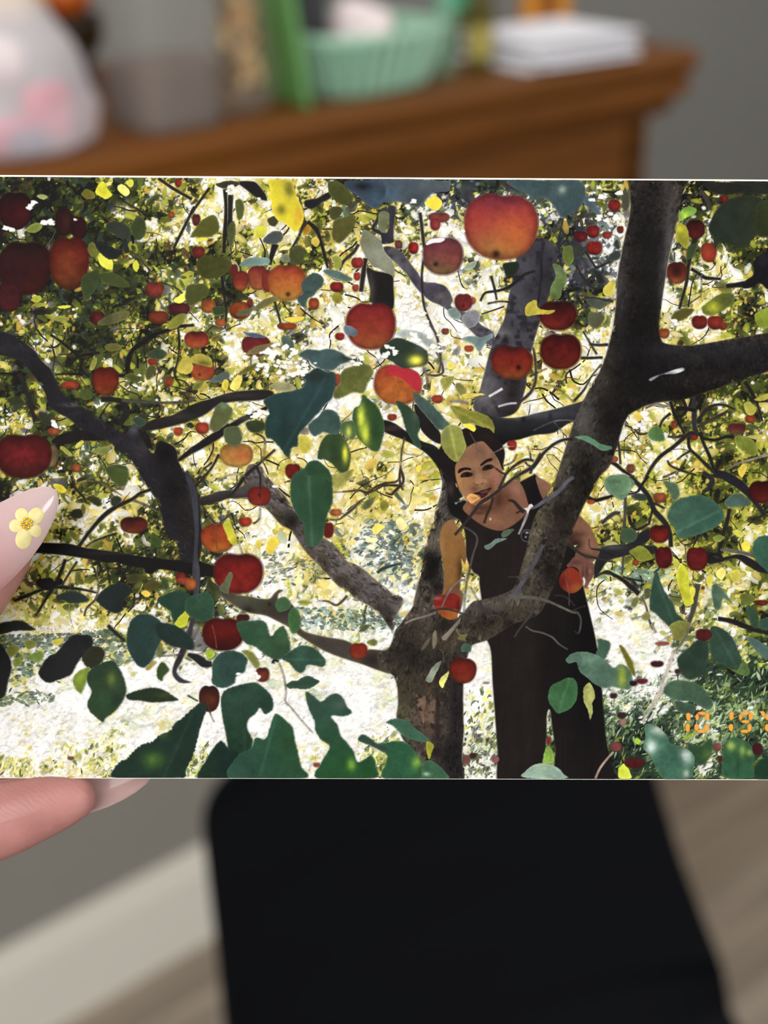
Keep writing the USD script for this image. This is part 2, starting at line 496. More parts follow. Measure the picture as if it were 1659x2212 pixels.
obj('floor_tray', loft([ring(0.78, 0.0005), ring(0.80, 0.004), ring(0.79, 0.008)]), 'mint_plastic', bk, 30)
obj('wall', loft([ring(0.80, 0.003), ring(0.99, bh - 0.006), ring(0.975, bh - 0.006), ring(0.785, 0.006)], False, False), 'mint_wall_shaded', bk, 30)
obj('rim', loft([ring(0.985, bh - 0.010), ring(1.03, bh - 0.008), ring(1.035, bh), ring(0.99, bh + 0.002), ring(0.965, bh - 0.002), ring(0.965, bh - 0.010), ring(0.985, bh - 0.010)], False, False), 'mint_plastic', bk, 30)
lo, hi = squircle(bw * 0.805, bd * 0.805, 1, 0.006, 30, 3.0), squircle(bw * 1.0, bd * 1.0, 1, bh - 0.010, 30, 3.0)
li, hi2 = squircle(bw * 0.775, bd * 0.775, 1, 0.010, 30, 3.0), squircle(bw * 0.965, bd * 0.965, 1, bh - 0.010, 30, 3.0)
for k in range(30):
    obj('slat', tube([lo[k], (lo[k] + hi[k]) / 2, hi[k]], 0.0052, 8), 'mint_plastic', bk, 30)
for k in range(30):
    obj('slat', tube([li[k], (li[k] + hi2[k]) / 2, hi2[k]], 0.0046, 8), 'mint_plastic', bk, 30)


def draped(w, d, h, seed):
    def fn(u, v):
        x = (u - 0.5) * w; y = (v - 0.5) * d
        z = h * (1 - np.abs(2 * u - 1) ** 3) * (1 - np.abs(2 * v - 1) ** 3)
        p = np.stack([x, y, z], -1)
        return p + (meshkit.fbm(p * 45, 3, seed)[..., None] - 0.5) * np.array([0.004, 0.004, 0.014])
    return thicken(grid_surface(fn, 30, 30), 0.002)


t = on_bar('folded_cloth', 'dark grey cloth bundle sticking out of the mint basket', 'cloth', 1.262, 1.530, 4, z=ZT + 0.012)
obj('bundle', rounded_box(0.058, 0.075, 0.130, 0.022), 'grey_cloth', t, 60)
d_ = draped(0.066, 0.082, 0.02, 12); d_.apply_translation((0, 0, 0.118))
obj('fold', d_, 'grey_cloth', t, 60)
t = on_bar('wrapped_bundle', 'pale pink plastic bundle lying inside the mint basket', 'bundle', 1.352, 1.520, 10, z=ZT + 0.012)
obj('wrapper', lumpy([0.0, 0.035, 0.046, 0.045, 0.034, 0.016, 0.0], [0.0, 0.0, 0.02, 0.05, 0.072, 0.085, 0.088], 0.5, 14, f=40), 'pink_wrap', t, 60)

# --- spray bottle, oil bottle with green cap
sheer('mint_clear', (150, 200, 172), 0.55, 0.15)
sheer('oil_glass', (92, 84, 12), 0.25, 0.08)
plain('cap_green', (24, 140, 96), 0.4, 0.5)
plain('label_yellow', (150, 138, 70), 0.6, 0.3)
t = on_bar('soap_bottle', 'pale green translucent bottle between the basket and the oil bottle', 'bottle', 1.462, 1.474)
obj('body', lathe([(0, 0.0005), (0.014, 0.0005), (0.0165, 0.004), (0.0165, 0.075), (0.013, 0.092), (0.007, 0.10), (0.007, 0.112)], 32), 'mint_clear', t, 40)
obj('cap', lathe([(0, 0.128), (0.008, 0.128), (0.0085, 0.126), (0.0085, 0.108), (0.0075, 0.106)], 24), 'mint_plastic', t, 30)
t = on_bar('oil_bottle', 'slim bottle of dark yellow oil with a green cap', 'bottle', 1.506, 1.452)
obj('glass', lathe([(0, 0.0005), (0.0155, 0.0005), (0.0175, 0.004), (0.0175, 0.085), (0.0145, 0.105), (0.007, 0.125), (0.0065, 0.15)], 32), 'oil_glass', t, 40)
obj('label_band', lathe([(0.0179, 0.02), (0.0181, 0.021), (0.0181, 0.06), (0.0179, 0.061)], 32), 'label_yellow', t, 30)
obj('cap', lathe([(0, 0.168), (0.0085, 0.168), (0.009, 0.166), (0.009, 0.142), (0.008, 0.14)], 24), 'cap_green', t, 30)
t = on_bar('jar', 'small jar with a teal green lid behind the papers', 'jar', 1.60, 1.60)
obj('glass', lathe([(0, 0.0005), (0.022, 0.0005), (0.025, 0.004), (0.025, 0.052), (0.021, 0.06)], 32), 'oil_glass', t, 40)
obj('lid', lathe([(0, 0.078), (0.021, 0.078), (0.0225, 0.076), (0.0225, 0.058), (0.021, 0.057)], 32), 'cap_green', t, 30)

# --- stacked letters, kraft bag
srng = np.random.default_rng(3)
zz = ZT + 0.0004
for k in range(8):
    ln, wd, th = 0.190 - 0.006 * (k % 3), 0.150 + 0.008 * (k % 2), 0.0036 + 0.0012 * srng.random()
    lab = ('lowest', 'second', 'third', 'fourth', 'fifth', 'sixth', 'seventh', 'topmost')[k]
    lab = f'white envelope, {lab} in the pile at the right end of the counter' if k in (0, 7) else f'white envelope, {lab} from the bottom of the pile on the counter'
    t = on_bar('envelope', lab, 'envelope', 1.660 + srng.normal() * 0.006, 1.468 + srng.normal() * 0.005, -3 + srng.normal() * 4.0, 'pile of white envelopes', zz)
    obj('paper', rounded_box(ln, wd, th, th * 0.3, n=8), 'paper_white', t, 30)
    fl = box(-ln / 2 + 0.006, ln / 2 - 0.006, 0.0, wd / 2 - 0.004, th, th + 0.0004)
    obj('flap', fl, 'paper_white', t, 30)
    zz += th + 0.0008
plain('kraft_orange', (206, 138, 46), 0.6, 0.3, noise=0.2, scale=30)
plain('kraft_brown', (136, 76, 32), 0.6, 0.3, noise=0.2, scale=30)
t = on_bar('kraft_bag', 'orange kraft paper bag standing behind the envelopes', 'bag', 1.900, 1.690, 8)
obj('paper', pouch(0.115, 0.07, 0.17, 21), 'kraft_orange', t, 60)
q = rounded_box(0.030, 0.006, 0.12, 0.0028); q.apply_translation((-0.040, -0.034, 0.01))
obj('label_strip', q, 'kraft_brown', t)

# ------------------------------------------------------------------ chair
ch = thing('chair', 'black moulded shell chair behind the snapshot', 'chair', (0, 0, 0))
CHP, CHY = np.array([0.135, 0.852, 0.0]), math.radians(30.0)
fwd, side = V(math.sin(CHY), -math.cos(CHY), 0), V(math.cos(CHY), math.sin(CHY), 0)
PROF_V = [-0.225, -0.215, -0.195, -0.17, -0.145, -0.125, -0.09, -0.03, 0.06, 0.15, 0.20, 0.215]
PROF_Z = [0.842, 0.80, 0.73, 0.66, 0.60, 0.555, 0.50, 0.462, 0.447, 0.452, 0.440, 0.425]
HALF = [0.190, 0.199, 0.206, 0.215, 0.226, 0.235, 0.235, 0.240, 0.238, 0.230, 0.214, 0.205]
CURL = [0.016, 0.022, 0.030, 0.036, 0.042, 0.048, 0.045, 0.030, 0.02, 0.014, 0.006, 0.0]


def shell(u, v):
    k = np.linspace(0, 1, len(PROF_V))
    w = 2 * u - 1
    V_, Z_, H_, C_ = (np.interp(v, k, q) for q in (PROF_V, PROF_Z, HALF, CURL))
    corner = np.clip((0.075 - v) / 0.075, 0, 1)                      # rounds the two top corners
    H_ = H_ - 0.045 * (1 - np.sqrt(np.clip(1 - corner ** 2, 0, 1)))
    cf = np.clip((v - 0.9) / 0.1, 0, 1)
    H_ = H_ - 0.05 * (1 - np.sqrt(np.clip(1 - cf ** 2, 0, 1)))
    c = C_ * np.abs(w) ** 2.6
    back = np.clip((0.62 - v) / 0.2, 0, 1)
    vv = V_ + c * back
    zz_ = Z_ + c * (1 - back) * 0.8
    return CHP + (H_ * w)[..., None] * side + vv[..., None] * fwd + zz_[..., None] * V(0, 0, 1)


obj('shell', thicken(grid_surface(shell, 61, 90), 0.009), 'chair_shell', ch, 50)
for su, sv in ((-1, -1), (1, -1), (-1, 1), (1, 1)):
    a = CHP + side * su * 0.12 + fwd * (0.02 + sv * 0.09) + V(0, 0, 0.443)
    b = CHP + side * su * 0.225 + fwd * (0.02 + sv * 0.21) + V(0, 0, -0.032)
    obj('leg', tube([a, (a + b) / 2, b], [0.016, 0.014, 0.011], 14), 'chair_leg', ch, 40)
for su in (-1, 1):
    a = CHP + side * su * 0.17 + fwd * -0.09 + V(0, 0, 0.22)
    b = CHP + side * su * 0.17 + fwd * 0.13 + V(0, 0, 0.22)
    obj('stretcher', tube([a, b], 0.006, 10), 'chair_leg', ch, 40)
# ------------------------------------------------------------------ the snapshot: a flat glossy print, drawn in ink shapes
INK_K = 0.55
M['ink'] = usdkit.material(stage, '/World/Looks/ink', {
    'at': ('attribute', {'attribute': 'ink'}),
    'tc': ('texture_coordinate', {}),
    'g1': ('noise_texture', {'scale': 5200.0, 'detail': 2.0}),
    'r1': ('rgb_ramp', {'ramp': [(0.25, (0.80, 0.80, 0.80)), (0.75, (1.0, 1.0, 1.0))]}),
    'm1': ('mix', {'mix_type': 'multiply', 'fac': 1.0}),
    'p': ('principled_bsdf', {'roughness': 0.42, 'specular_ior_level': 0.02})},
    [('tc.object', 'g1.vector'), ('g1.fac', 'r1.fac'), ('at.color', 'm1.color1'), ('r1.color', 'm1.color2'), ('m1.color', 'p.base_color')], surface='p.BSDF')

PM = frame_matrix(RT, UP, FW, at(CX, CY, PRINT_D))
snap = thing('photo_print', 'glossy colour snapshot of a person among apple trees, held up by a hand', 'photograph', matrix=PM)
SNAP = str(snap.GetPath())
EDGE = [(-70, 377.6), (1867, 389.4), (1867, 1685.4), (-70, 1680.6)]
INKED = shapely.Polygon([(-70, 381.2), (1867, 392.8), (1867, 1684.2), (-70, 1679.4)])


def loc3(p, z):
    p = np.asarray(p, float)
    return np.stack([(p[:, 0] - CX) * PX, (CY - p[:, 1]) * PX, np.broadcast_to(z, (len(p),))], 1)


def card():
    q = loc3(EDGE, 0.0)
    v = np.vstack([q, q + V(0, 0, -0.00024)])
    f = [[0, 2, 1], [0, 3, 2], [4, 5, 6], [4, 6, 7]]
    for i in range(4):
        j = (i + 1) % 4
        f += [[i, j, j + 4], [i, j + 4, i + 4]]
    t = trimesh.Trimesh(v, f, process=False); t.fix_normals()
    return t


obj('paper', card(), 'print_paper', snap, smooth=False)

# layers of ink: later shapes lie a few micrometres over the ones they cover
CELL, GX0, GY0 = 4.0, -90.0, 360.0
HEIGHT = np.zeros((360, 520), np.int32)
DZ = 3.0e-6


def layer(x0, y0, x1, y1):
    a, b = int((x0 - GX0) / CELL), int((x1 - GX0) / CELL) + 1
    c, d = int((y0 - GY0) / CELL), int((y1 - GY0) / CELL) + 1
    a, c = max(a, 0), max(c, 0)
    w = HEIGHT[c:d, a:b]
    k = int(w.max()) + 1 if w.size else 1
    HEIGHT[c:d, a:b] = k
    return k * DZ


def ink_mesh(name, v, f, col, parent=None, kind=None, label=None):
    p = parent if isinstance(parent, str) else (str(parent.GetPath()) if parent is not None else SNAP)
    path = numbered(p, name)
    m = UsdGeom.Mesh.Define(stage, path)
    v, f = np.asarray(v, np.float32), np.asarray(f, np.int32)
    a, b, c = v[f[:, 0]], v[f[:, 1]], v[f[:, 2]]
    flip = np.cross(b - a, c - a)[:, 2] < 0
    f[flip] = f[flip][:, ::-1]
    m.CreatePointsAttr(Vt.Vec3fArray.FromNumpy(v))
    m.CreateFaceVertexCountsAttr(Vt.IntArray.FromNumpy(np.full(len(f), 3, np.int32)))
    m.CreateFaceVertexIndicesAttr(Vt.IntArray.FromNumpy(f.ravel()))
    m.CreateSubdivisionSchemeAttr('none')
    pv = UsdGeom.PrimvarsAPI(m).CreatePrimvar('ink', Sdf.ValueTypeNames.Color3fArray, 'vertex')
    pv.Set(Vt.Vec3fArray.FromNumpy((lin(np.clip(col, 0, 255)) * INK_K).astype(np.float32)))
    UsdShade.MaterialBindingAPI.Apply(m.GetPrim()).Bind(M['ink'])
    return tag(m.GetPrim(), label, None, None, kind)


TILES = {'P': (0, 0, 1.0), 'F': (950, 900, 7.54), 'B': (930, 1080, 4.1475), 'K': (820, 1280, 5.396), 'J': (560, 1020, 4.879),
         'C': (760, 380, 6.504), 'D': (1460, 1510, 8.337), 'E': (880, 1000, 6.142)}
for r_ in range(4):
    for c_ in range(4):
        TILES[f'{r_}{c_}'] = ((0, 410, 820, 1239)[c_], (370, 700, 1020, 1350)[r_], 3.95)


def pts_of(tile, text):
    x0, y0, s = TILES[tile]
    p = np.array([[float(q) for q in w.split(',')] for w in text.split()])
    return p / s + np.array([x0, y0])


def spline(p, step=3.0, closed=True):
    """Catmull-Rom through p, resampled about every step px."""
    n = len(p)
    out = []
    for i in range(n if closed else n - 1):
        if closed:
            a, b, c, d = p[(i - 1) % n], p[i], p[(i + 1) % n], p[(i + 2) % n]
        else:
            a, b, c, d = p[max(i - 1, 0)], p[i], p[i + 1], p[min(i + 2, n - 1)]
        L = np.linalg.norm(c - b)
        m = max(1, int(L / step))
        t = np.arange(m)[:, None] / m
        out.append(0.5 * (2 * b + (c - a) * t + (2 * a - 5 * b + 4 * c - d) * t ** 2 + (3 * b - a - 3 * c + d) * t ** 3))
    if not closed:
        out.append(p[-1:])
    return np.vstack(out)


SEED = [100]
CANVAS = np.full(HEIGHT.shape + (3,), 200.0)          # the ink lying on top so far, for soft edges


def tone(c, k=1.0):
    """Eye estimate of a colour -> ink density."""
    c = np.asarray(c, float)
    v = np.clip((c.max(-1, keepdims=True) / 255 - 0.35) / 0.5, 0, 1)
    f = (0.74 + 0.25 * v * v * (3 - 2 * v)) * k
    lum = c @ np.array([0.3, 0.59, 0.11])
    return (c * 0.93 + lum[..., None] * 0.07) * f


def cells(p):
    return (np.clip(((p[:, 1] - GY0) / CELL).astype(int), 0, HEIGHT.shape[0] - 1), np.clip(((p[:, 0] - GX0) / CELL).astype(int), 0, HEIGHT.shape[1] - 1))


def under(p):
    """The inks just below points p, smoothed over a few cells."""
    out = 0
    for dx, dy in ((0, 0), (4, 0), (-4, 0), (0, 4), (0, -4)):
        out = out + CANVAS[cells(p + np.array([dx, dy]))]
    return out / 5


def fill(poly, h, soft=2.0):
    """Points and triangles of a polygon, about h px apart, with a rim of its own soft px wide."""
    polys = [g for g in getattr(poly, 'geoms', [poly]) if g.geom_type == 'Polygon' and g.area > 6]
    VV, FF, o = [], [], 0
    for g in polys:
        g = shapely.segmentize(g, h)
        rings = lambda q: [np.array(q.exterior.coords)[:-1]] + [np.array(r.coords)[:-1] for r in q.interiors]
        b = rings(g)
        inn = g.buffer(-soft)
        for q in getattr(inn, 'geoms', [inn]):
            if not q.is_empty and q.geom_type == 'Polygon':
                b += rings(shapely.segmentize(q.simplify(0.2), h))
        b = np.vstack(b)
        x0, y0, x1, y1 = g.bounds
        xs, ys = np.arange(x0, x1, h), np.arange(y0, y1, h * 0.87)
        gx, gy = np.meshgrid(xs, ys)
        gx = gx + (np.arange(len(ys)) % 2)[:, None] * h / 2
        q = np.stack([gx.ravel(), gy.ravel()], 1)
        inner = g.buffer(-soft - h * 0.5)
        if not inner.is_empty and len(q):
            q = q[shapely.contains_xy(inner, q[:, 0], q[:, 1])]
        else:
            q = q[:0]
        v = np.vstack([b, q])
        if len(v) < 3:
            continue
        try:
            t = Delaunay(v).simplices
        except Exception:
            continue
        c = v[t].mean(1)
        t = t[shapely.contains_xy(g.buffer(0.05), c[:, 0], c[:, 1])]
        VV.append(v); FF.append(t + o); o += len(v)
    return (np.vstack(VV), np.vstack(FF)) if VV else (None, None)


def shade(v, col, g=None, b=(), n=0.10, ns=26.0, vein=(), rim=None, outline=None, seed=0, streak=None, mott=None):
    c = np.tile(np.array(col, float), (len(v), 1))
    if g is not None:                       # (angle, colour): towards that side the ink turns to that colour
        d = np.array([math.cos(math.radians(g[0])), -math.sin(math.radians(g[0]))])
        t = v @ d
        t = (t - t.min()) / max(np.ptp(t), 1e-6)
        t = np.clip((t - 0.15) / 0.7, 0, 1)[:, None]
        c = c * (1 - t) + np.array(g[1], float) * t
    p3 = np.c_[v, np.full(len(v), seed * 7.7)]
    if mott is not None:                    # (colour, scale, threshold): bark and lichen patches
        for mc, ms, th in mott:
            q = p3.copy(); q[:, :2] /= ms
            w = np.clip((meshkit.fbm(q, 3, seed + 5) - th) / 0.10, 0, 1)[:, None]
            c = c * (1 - w) + np.array(mc, float) * w
    if streak is not None:                  # (angle, length, width, amount): grain along a direction
        a, L, W, am = streak
        d = np.array([math.cos(math.radians(a)), -math.sin(math.radians(a))]); e = np.array([-d[1], d[0]])
        q = np.c_[v @ d / L, v @ e / W, np.full(len(v), seed)]
        c = c * (1 + am * (meshkit.fbm(q, 3, seed + 2) - 0.5)[:, None] * 2)
    for bx, by, br, bc, am in b:
        ry = br if np.isscalar(br) else br[1]
        rx = br if np.isscalar(br) else br[0]
        w = am * np.exp(-(((v[:, 0] - bx) / rx) ** 2 + ((v[:, 1] - by) / ry) ** 2))[:, None]
        c = c * (1 - w) + np.array(bc, float) * w
    for x0, y0, x1, y1 in vein:
        d = np.array([x1 - x0, y1 - y0], float); L = np.linalg.norm(d); d /= L
        r = v - np.array([x0, y0]); s = np.clip(r @ d, 0, L)
        dist = np.linalg.norm(r - s[:, None] * d, axis=1)
        w = 0.30 * np.exp(-(dist / 3.0) ** 2)[:, None]
        c = c * (1 - w) + (c * 1.35 + 18) * w
    if rim is not None and outline is not None:
        dist = cKDTree(outline).query(v)[0]
        w = (rim[2] if len(rim) > 2 else 0.75) * np.exp(-(dist / rim[1]) ** 2)[:, None]
        c = c * (1 - w) + np.array(rim[0], float) * w
    if n:
        q = p3.copy(); q[:, :2] /= ns
        f1 = meshkit.fbm(q, 3, seed + 11) - 0.5
        q2 = p3.copy(); q2[:, :2] /= 5.0
        f2 = meshkit.noise(q2, seed + 3) - 0.5
        c = c * (1 + n * (2.2 * f1 + 0.7 * f2))[:, None]
    return c


def S(name, tile, text, col, b=(), h=3.4, smooth=True, jag=0.0, parent=None, label=None, vein=(), kind=None, step=3.0, k=1.0, soft=2.2, **o):
    """One printed shape: outline in the coordinates of a tile, its ink and how the ink varies."""
    x0, y0, s = TILES[tile]
    p = pts_of(tile, text) if isinstance(text, str) else np.asarray(text, float)
    if smooth:
        p = spline(p, step)
    SEED[0] += 1
    sd = SEED[0]
    if jag:
        d = np.roll(p, -1, 0) - np.roll(p, 1, 0)
        nrm = np.stack([d[:, 1], -d[:, 0]], 1) / (np.linalg.norm(d, axis=1, keepdims=True) + 1e-9)
        p = p + nrm * jag * (np.random.default_rng(sd).random((len(p), 1)) - 0.5) * 2
    g = shapely.Polygon(p)
    if not g.is_valid:
        g = g.buffer(0)
    g = g.intersection(INKED)
    if g.is_empty:
        return None
    v, f = fill(g, h, soft)
    if v is None:
        return None
    bb = [(bx / s + x0, by / s + y0, (br / s if np.isscalar(br) else (br[0] / s, br[1] / s)), bc, am) for bx, by, br, bc, am in b]
    vv = [(q[0] / s + x0, q[1] / s + y0, q[2] / s + x0, q[3] / s + y0) for q in vein]
    c = tone(shade(v, col, b=bb, vein=vv, outline=p, seed=sd, **o), k)
    edge = cKDTree(np.array(shapely.segmentize(shapely.LineString(np.vstack([p, p[:1]])), 1.5).coords)).query(v)[0]
    w = np.clip(1 - edge / soft, 0, 1)[:, None] * 0.62                 # the lens softens every outline
    c0 = c
    c = c * (1 - w) + under(v) * w
    bx0, by0, bx1, by1 = g.bounds
    qx, qy = np.meshgrid(np.arange(bx0, bx1 + CELL, CELL), np.arange(by0, by1 + CELL, CELL))
    qq = np.stack([qx.ravel(), qy.ravel()], 1)
    qq = qq[shapely.contains_xy(g, qq[:, 0], qq[:, 1])]
    if len(qq):
        CANVAS[cells(qq)] = c0[cKDTree(v).query(qq)[1]]
    z = layer(*g.bounds)
    return ink_mesh(name, loc3(v, z), f, c, parent, kind, label)


def LEAF(tile, text, col, **o):
    o.setdefault('k', 1.12)
    o.setdefault('n', 0.17); o.setdefault('jag', 0.6)
    o.setdefault('rim', (tuple(min(255, q * 1.15 + 14) for q in col), 2.5, 0.5))
    return S('printed_leaf', tile, text, col, **o)


def ribbon(p, w):
    """Outline of a tapering stroke through p (px) with full widths w."""
    p = spline(np.asarray(p, float), 4.0, closed=False)
    w = 0.86 * np.interp(np.linspace(0, 1, len(p)), np.linspace(0, 1, len(w)), w)
    d = np.gradient(p, axis=0)
    nrm = np.stack([d[:, 1], -d[:, 0]], 1) / (np.linalg.norm(d, axis=1, keepdims=True) + 1e-9)
    return np.vstack([p + nrm * w[:, None] / 2, (p - nrm * w[:, None] / 2)[::-1]])


def TWIG(tile, text, w, col=(44, 38, 36), name='printed_twig', **o):
    x0, y0, s = TILES[tile]
    p = pts_of(tile, text)
    o.setdefault('n', 0.2); o.setdefault('h', 3.5)
    return S(name, 'P', ribbon(p, np.atleast_1d(w) if np.ndim(w) else [w, w * 0.75]), col, smooth=False, **o)


def APPLE(x, y, rx, ry, col, low=None, hi=None, top=None, rot=0.0, calyx=None, n=0.14, label=None, rim=None, parent=None, name='printed_apple', cut=None, e=2.3, k=None):
    """A printed apple: low = ink towards the bottom, hi = (dx, dy, colour) lit patch, top = ink at the stalk."""
    a = np.arange(0, 360, 7.5) * math.pi / 180
    ca, sa = np.cos(a), np.sin(a)
    r = (np.abs(ca) ** e + np.abs(sa) ** e) ** (-1 / e)
    p = np.stack([rx * r * ca, ry * r * sa], 1)
    p[:, 1] += 0.10 * ry * np.exp(-(p[:, 0] / (0.22 * rx)) ** 2) * (p[:, 1] < 0)
    p[:, 0] *= 1 - 0.06 * p[:, 1] / ry
    t = math.radians(rot)
    p = p @ np.array([[math.cos(t), math.sin(t)], [-math.sin(t), math.cos(t)]]) + np.array([x, y])
    b = []
    if low is not None:
        b.append((x, y + ry * 0.85, (rx * 1.1, ry * 0.7), low, 0.85))
    if top is not None:
        b.append((x, y - ry * 0.9, (rx * 1.0, ry * 0.45), top, 0.8))
    if hi is not None:
        b.append((x + hi[0] * rx, y + hi[1] * ry, (rx * 0.55, ry * 0.55), hi[2], 0.75))
    if calyx is not None:
        b.append((x + calyx[0] * rx, y + calyx[1] * ry, max(2.2, rx * 0.10), (40, 24, 22), 0.85))
    edge = rim or (tuple(0.62 * q for q in col), 0.18 * min(rx, ry), 0.55)
    if cut is not None:
        q = shapely.Polygon(p).difference(shapely.Polygon(cut))
        p = np.array((max(q.geoms, key=lambda g_: g_.area) if hasattr(q, 'geoms') else q).exterior.coords)[:-1]
    return S(name, 'P', p, col, b=b, smooth=False, h=3.2 if rx > 15 else 2.4, n=n, ns=14, rim=edge, label=label, parent=parent, k=k if k else (0.74 if col[1] < 0.30 * col[0] else 0.92), soft=2.6 if rx < 40 else 4.0)


# ---- the blurred orchard behind everything: mixed inks by area
INKS = {'w': (254, 252, 247), 'v': (238, 232, 220), 'c': (242, 226, 160), 'p': (226, 206, 112), 'g': (204, 166, 62), 'y': (180, 182, 58), 'l': (142, 160, 56),
        'o': (108, 120, 44), 'k': (66, 76, 34), 'd': (34, 33, 30), 't': (62, 82, 70), 'b': (118, 136, 136), 'r': (168, 52, 36), 'a': (206, 112, 48),
        'n': (104, 76, 48), 'm': (128, 122, 132), 's': (84, 124, 112), 'e': (196, 208, 172), 'q': (56, 84, 56), 'j': (150, 176, 120), 'x': (70, 72, 84)}
MIX = {  # ink: share
    'D': 'd46 k16 o10 t6 y7 w6 n5 p2',
    'M': 'd27 k21 o16 y12 p8 w9 t5 g3 n2 m2',
    'L': 'w25 v7 c11 p12 y11 o13 k10 d9 g5 n2',
    'W': 'w50 v14 c9 p7 y5 o4 m6 b4 d3 g1',
    'Y': 'w24 c27 p20 g11 y10 o5 v6 n1 k3',
    'K': 'x28 d18 m20 b12 t10 w6 o6',
    'Z': 'x26 t18 b14 d16 s8 w7 o8 y3',
    'V': 'w10 c9 p13 y20 o16 k11 d14 g4 v4 n2 k2',
    'Q': 'w32 v14 c14 p8 b10 e8 y5 o4 g3',
    'B': 'b26 s18 x10 w16 e12 c6 t8 p4',
    'G': 'w58 v26 e9 c9 p2',
    'g': 'w38 v12 c16 p12 y10 o5 l6',
    'S': 's24 e18 w22 v10 b10 c8 t8',
    'R': 'q30 t20 j14 e10 d9 l8 w4 c4',
    'r': 'w30 j14 e14 q12 l10 d4 c10 v6',
}
MIX = {k: ([INKS[w[0]] for w in s.split()], np.array([float(w[1:]) for w in s.split()])) for k, s in MIX.items()}
ROWS = ['DDMLLLZZZMLDDD',
        'DDMLLLLWLKWMDD',
        'DMMMMLLWLKWLMM',
        'MMMLLWWWLLLLMM',
        'MMMLLWWYYYYMMM',
        'MMMYYYYYYYLVVV',
        'DLLMYYYYYYVVVV',
        'LLMMQYBYYVVVVV',
        'YLLMGQGGGGGLVV',
        'gGGGGGGGGGGRRR',
        'GGGGGGGGrRRRRR',
        'gggGGggrrRRRRR']


def zone(x, y, rng):
    x = x + rng.normal(0, 40, len(x)); y = y + rng.normal(0, 32, len(y))
    c = np.clip(np.round(x / 140.0).astype(int), 0, 13)
    r = np.clip(np.round((y - 385) / 118.0).astype(int), 0, 11)
    return np.array([list(q) for q in ROWS])[r, c]


def pick(z, rng, boost=None):
    out = np.zeros((len(z), 3))
    for k in np.unique(z):
        i = np.nonzero(z == k)[0]
        cols, w = MIX[k]
        w = w.copy()
        if boost:
            for ink, m_ in boost.items():
                for j, cc in enumerate(cols):
                    if cc == INKS[ink]:
                        w[j] *= m_
        out[i] = np.array(cols, float)[rng.choice(len(cols), len(i), p=w / w.sum())]
    return out


rng = np.random.default_rng(77)
STEP = 2.6
bx_, by_ = np.arange(-70, 1869.5, STEP), np.arange(378, 1688, STEP)
gx, gy = np.meshgrid(bx_, by_)
bv = np.stack([gx.ravel(), gy.ravel()], 1)
mean = {k: (np.array(c, float) * (w / w.sum())[:, None]).sum(0) for k, (c, w) in MIX.items()}
SORTED = {}
for k_, (c_, w_) in MIX.items():
    o_ = np.argsort([np.dot(q, (0.3, 0.59, 0.11)) for q in c_])
    SORTED[k_] = (np.array(c_, float)[o_], np.cumsum(w_[o_]) / w_.sum())


def clump(p, s=46.0, seed=31):
    """An even 0..1 field that gathers dark and light leaves in clumps."""
    f = meshkit.fbm(np.c_[p / s, np.zeros(len(p))], 3, seed)
    return np.clip((f - 0.5) * 2.4 + 0.5, 0, 1)


def ink_of(z, u):
    out = np.zeros((len(z), 3))
    for k in np.unique(z):
        i = np.nonzero(z == k)[0]
        cols, cum = SORTED[k]
        out[i] = cols[np.minimum(np.searchsorted(cum, u[i]), len(cols) - 1)]
    return out


warp = np.stack([meshkit.fbm(np.c_[bv / 22.0, np.full(len(bv), q)], 3, 40 + q) - 0.5 for q in (1, 2)], 1)
zb = zone(bv[:, 0], bv[:, 1], np.random.default_rng(1))
bc = None
for s_, cover, wob in ((32.0, 9.0, 20.0), (22.0, 0.86, 14.0), (15.0, 0.80, 9.0), (10.0, 0.62, 6.0), (6.0, 0.26, 3.0)):
    n_ = int(1950 * 1320 / s_ ** 2 * 1.3)
    ctr = np.stack([rng.uniform(-80, 1880, n_), rng.uniform(370, 1696, n_)], 1)
    zc = zone(ctr[:, 0], ctr[:, 1], rng)
    grassy = np.isin(zc, list('GSgRr'))
    u = np.clip(0.60 * rng.random(n_) + 0.55 * clump(ctr) - 0.09, 0, 0.999)
    cc = ink_of(zc, u)
    cc = tone(cc * (1 + 0.08 * rng.normal(0, 1, (n_, 1))), 1.03)
    th = np.where(grassy, rng.normal(-0.25, 0.5, n_), rng.uniform(0, 2 * np.pi, n_))
    L = s_ * rng.uniform(0.55, 1.15, n_); W = L * np.where(grassy, rng.uniform(0.22, 0.5, n_), rng.uniform(0.38, 0.8, n_))
    q = bv + warp * wob
    dist, idx = cKDTree(ctr).query(q, k=4)
    best, who, side = np.full(len(bv), 1e9), np.zeros(len(bv), int), np.zeros(len(bv))
    for j_ in range(4):
        i_ = idx[:, j_]
        d = q - ctr[i_]
        ct, st = np.cos(th[i_]), np.sin(th[i_])
        a_, b_c = (d[:, 0] * ct + d[:, 1] * st) / L[i_], (-d[:, 0] * st + d[:, 1] * ct) / W[i_]
        e_ = np.sqrt(a_ ** 2 + b_c ** 2) + 0.25 * np.abs(a_) * np.abs(b_c)
        m_ = e_ < best
        best[m_], who[m_], side[m_] = e_[m_], i_[m_], b_c[m_]
    col_ = cc[who] * (1 + 0.16 * np.clip(side, -1, 1) * np.where(rng.random(n_) < 0.5, 1, -1)[who])[:, None]
    if bc is None:
        bc = col_
    else:
        w_ = np.clip((cover + 0.18 - best) / 0.30, 0, 1)[:, None] * np.where(np.isin(zb, list('G')), 0.75, 0.95)[:, None]
        bc = bc * (1 - w_) + col_ * w_
white = np.isin(zb, ['G', 'W'])[:, None]
bc = np.where(white, bc * 0.80 + 252 * 0.20, bc)
bc *= 1 + 0.10 * (meshkit.noise(np.c_[bv / 4.0, np.zeros(len(bv))], 4) - 0.5)[:, None]
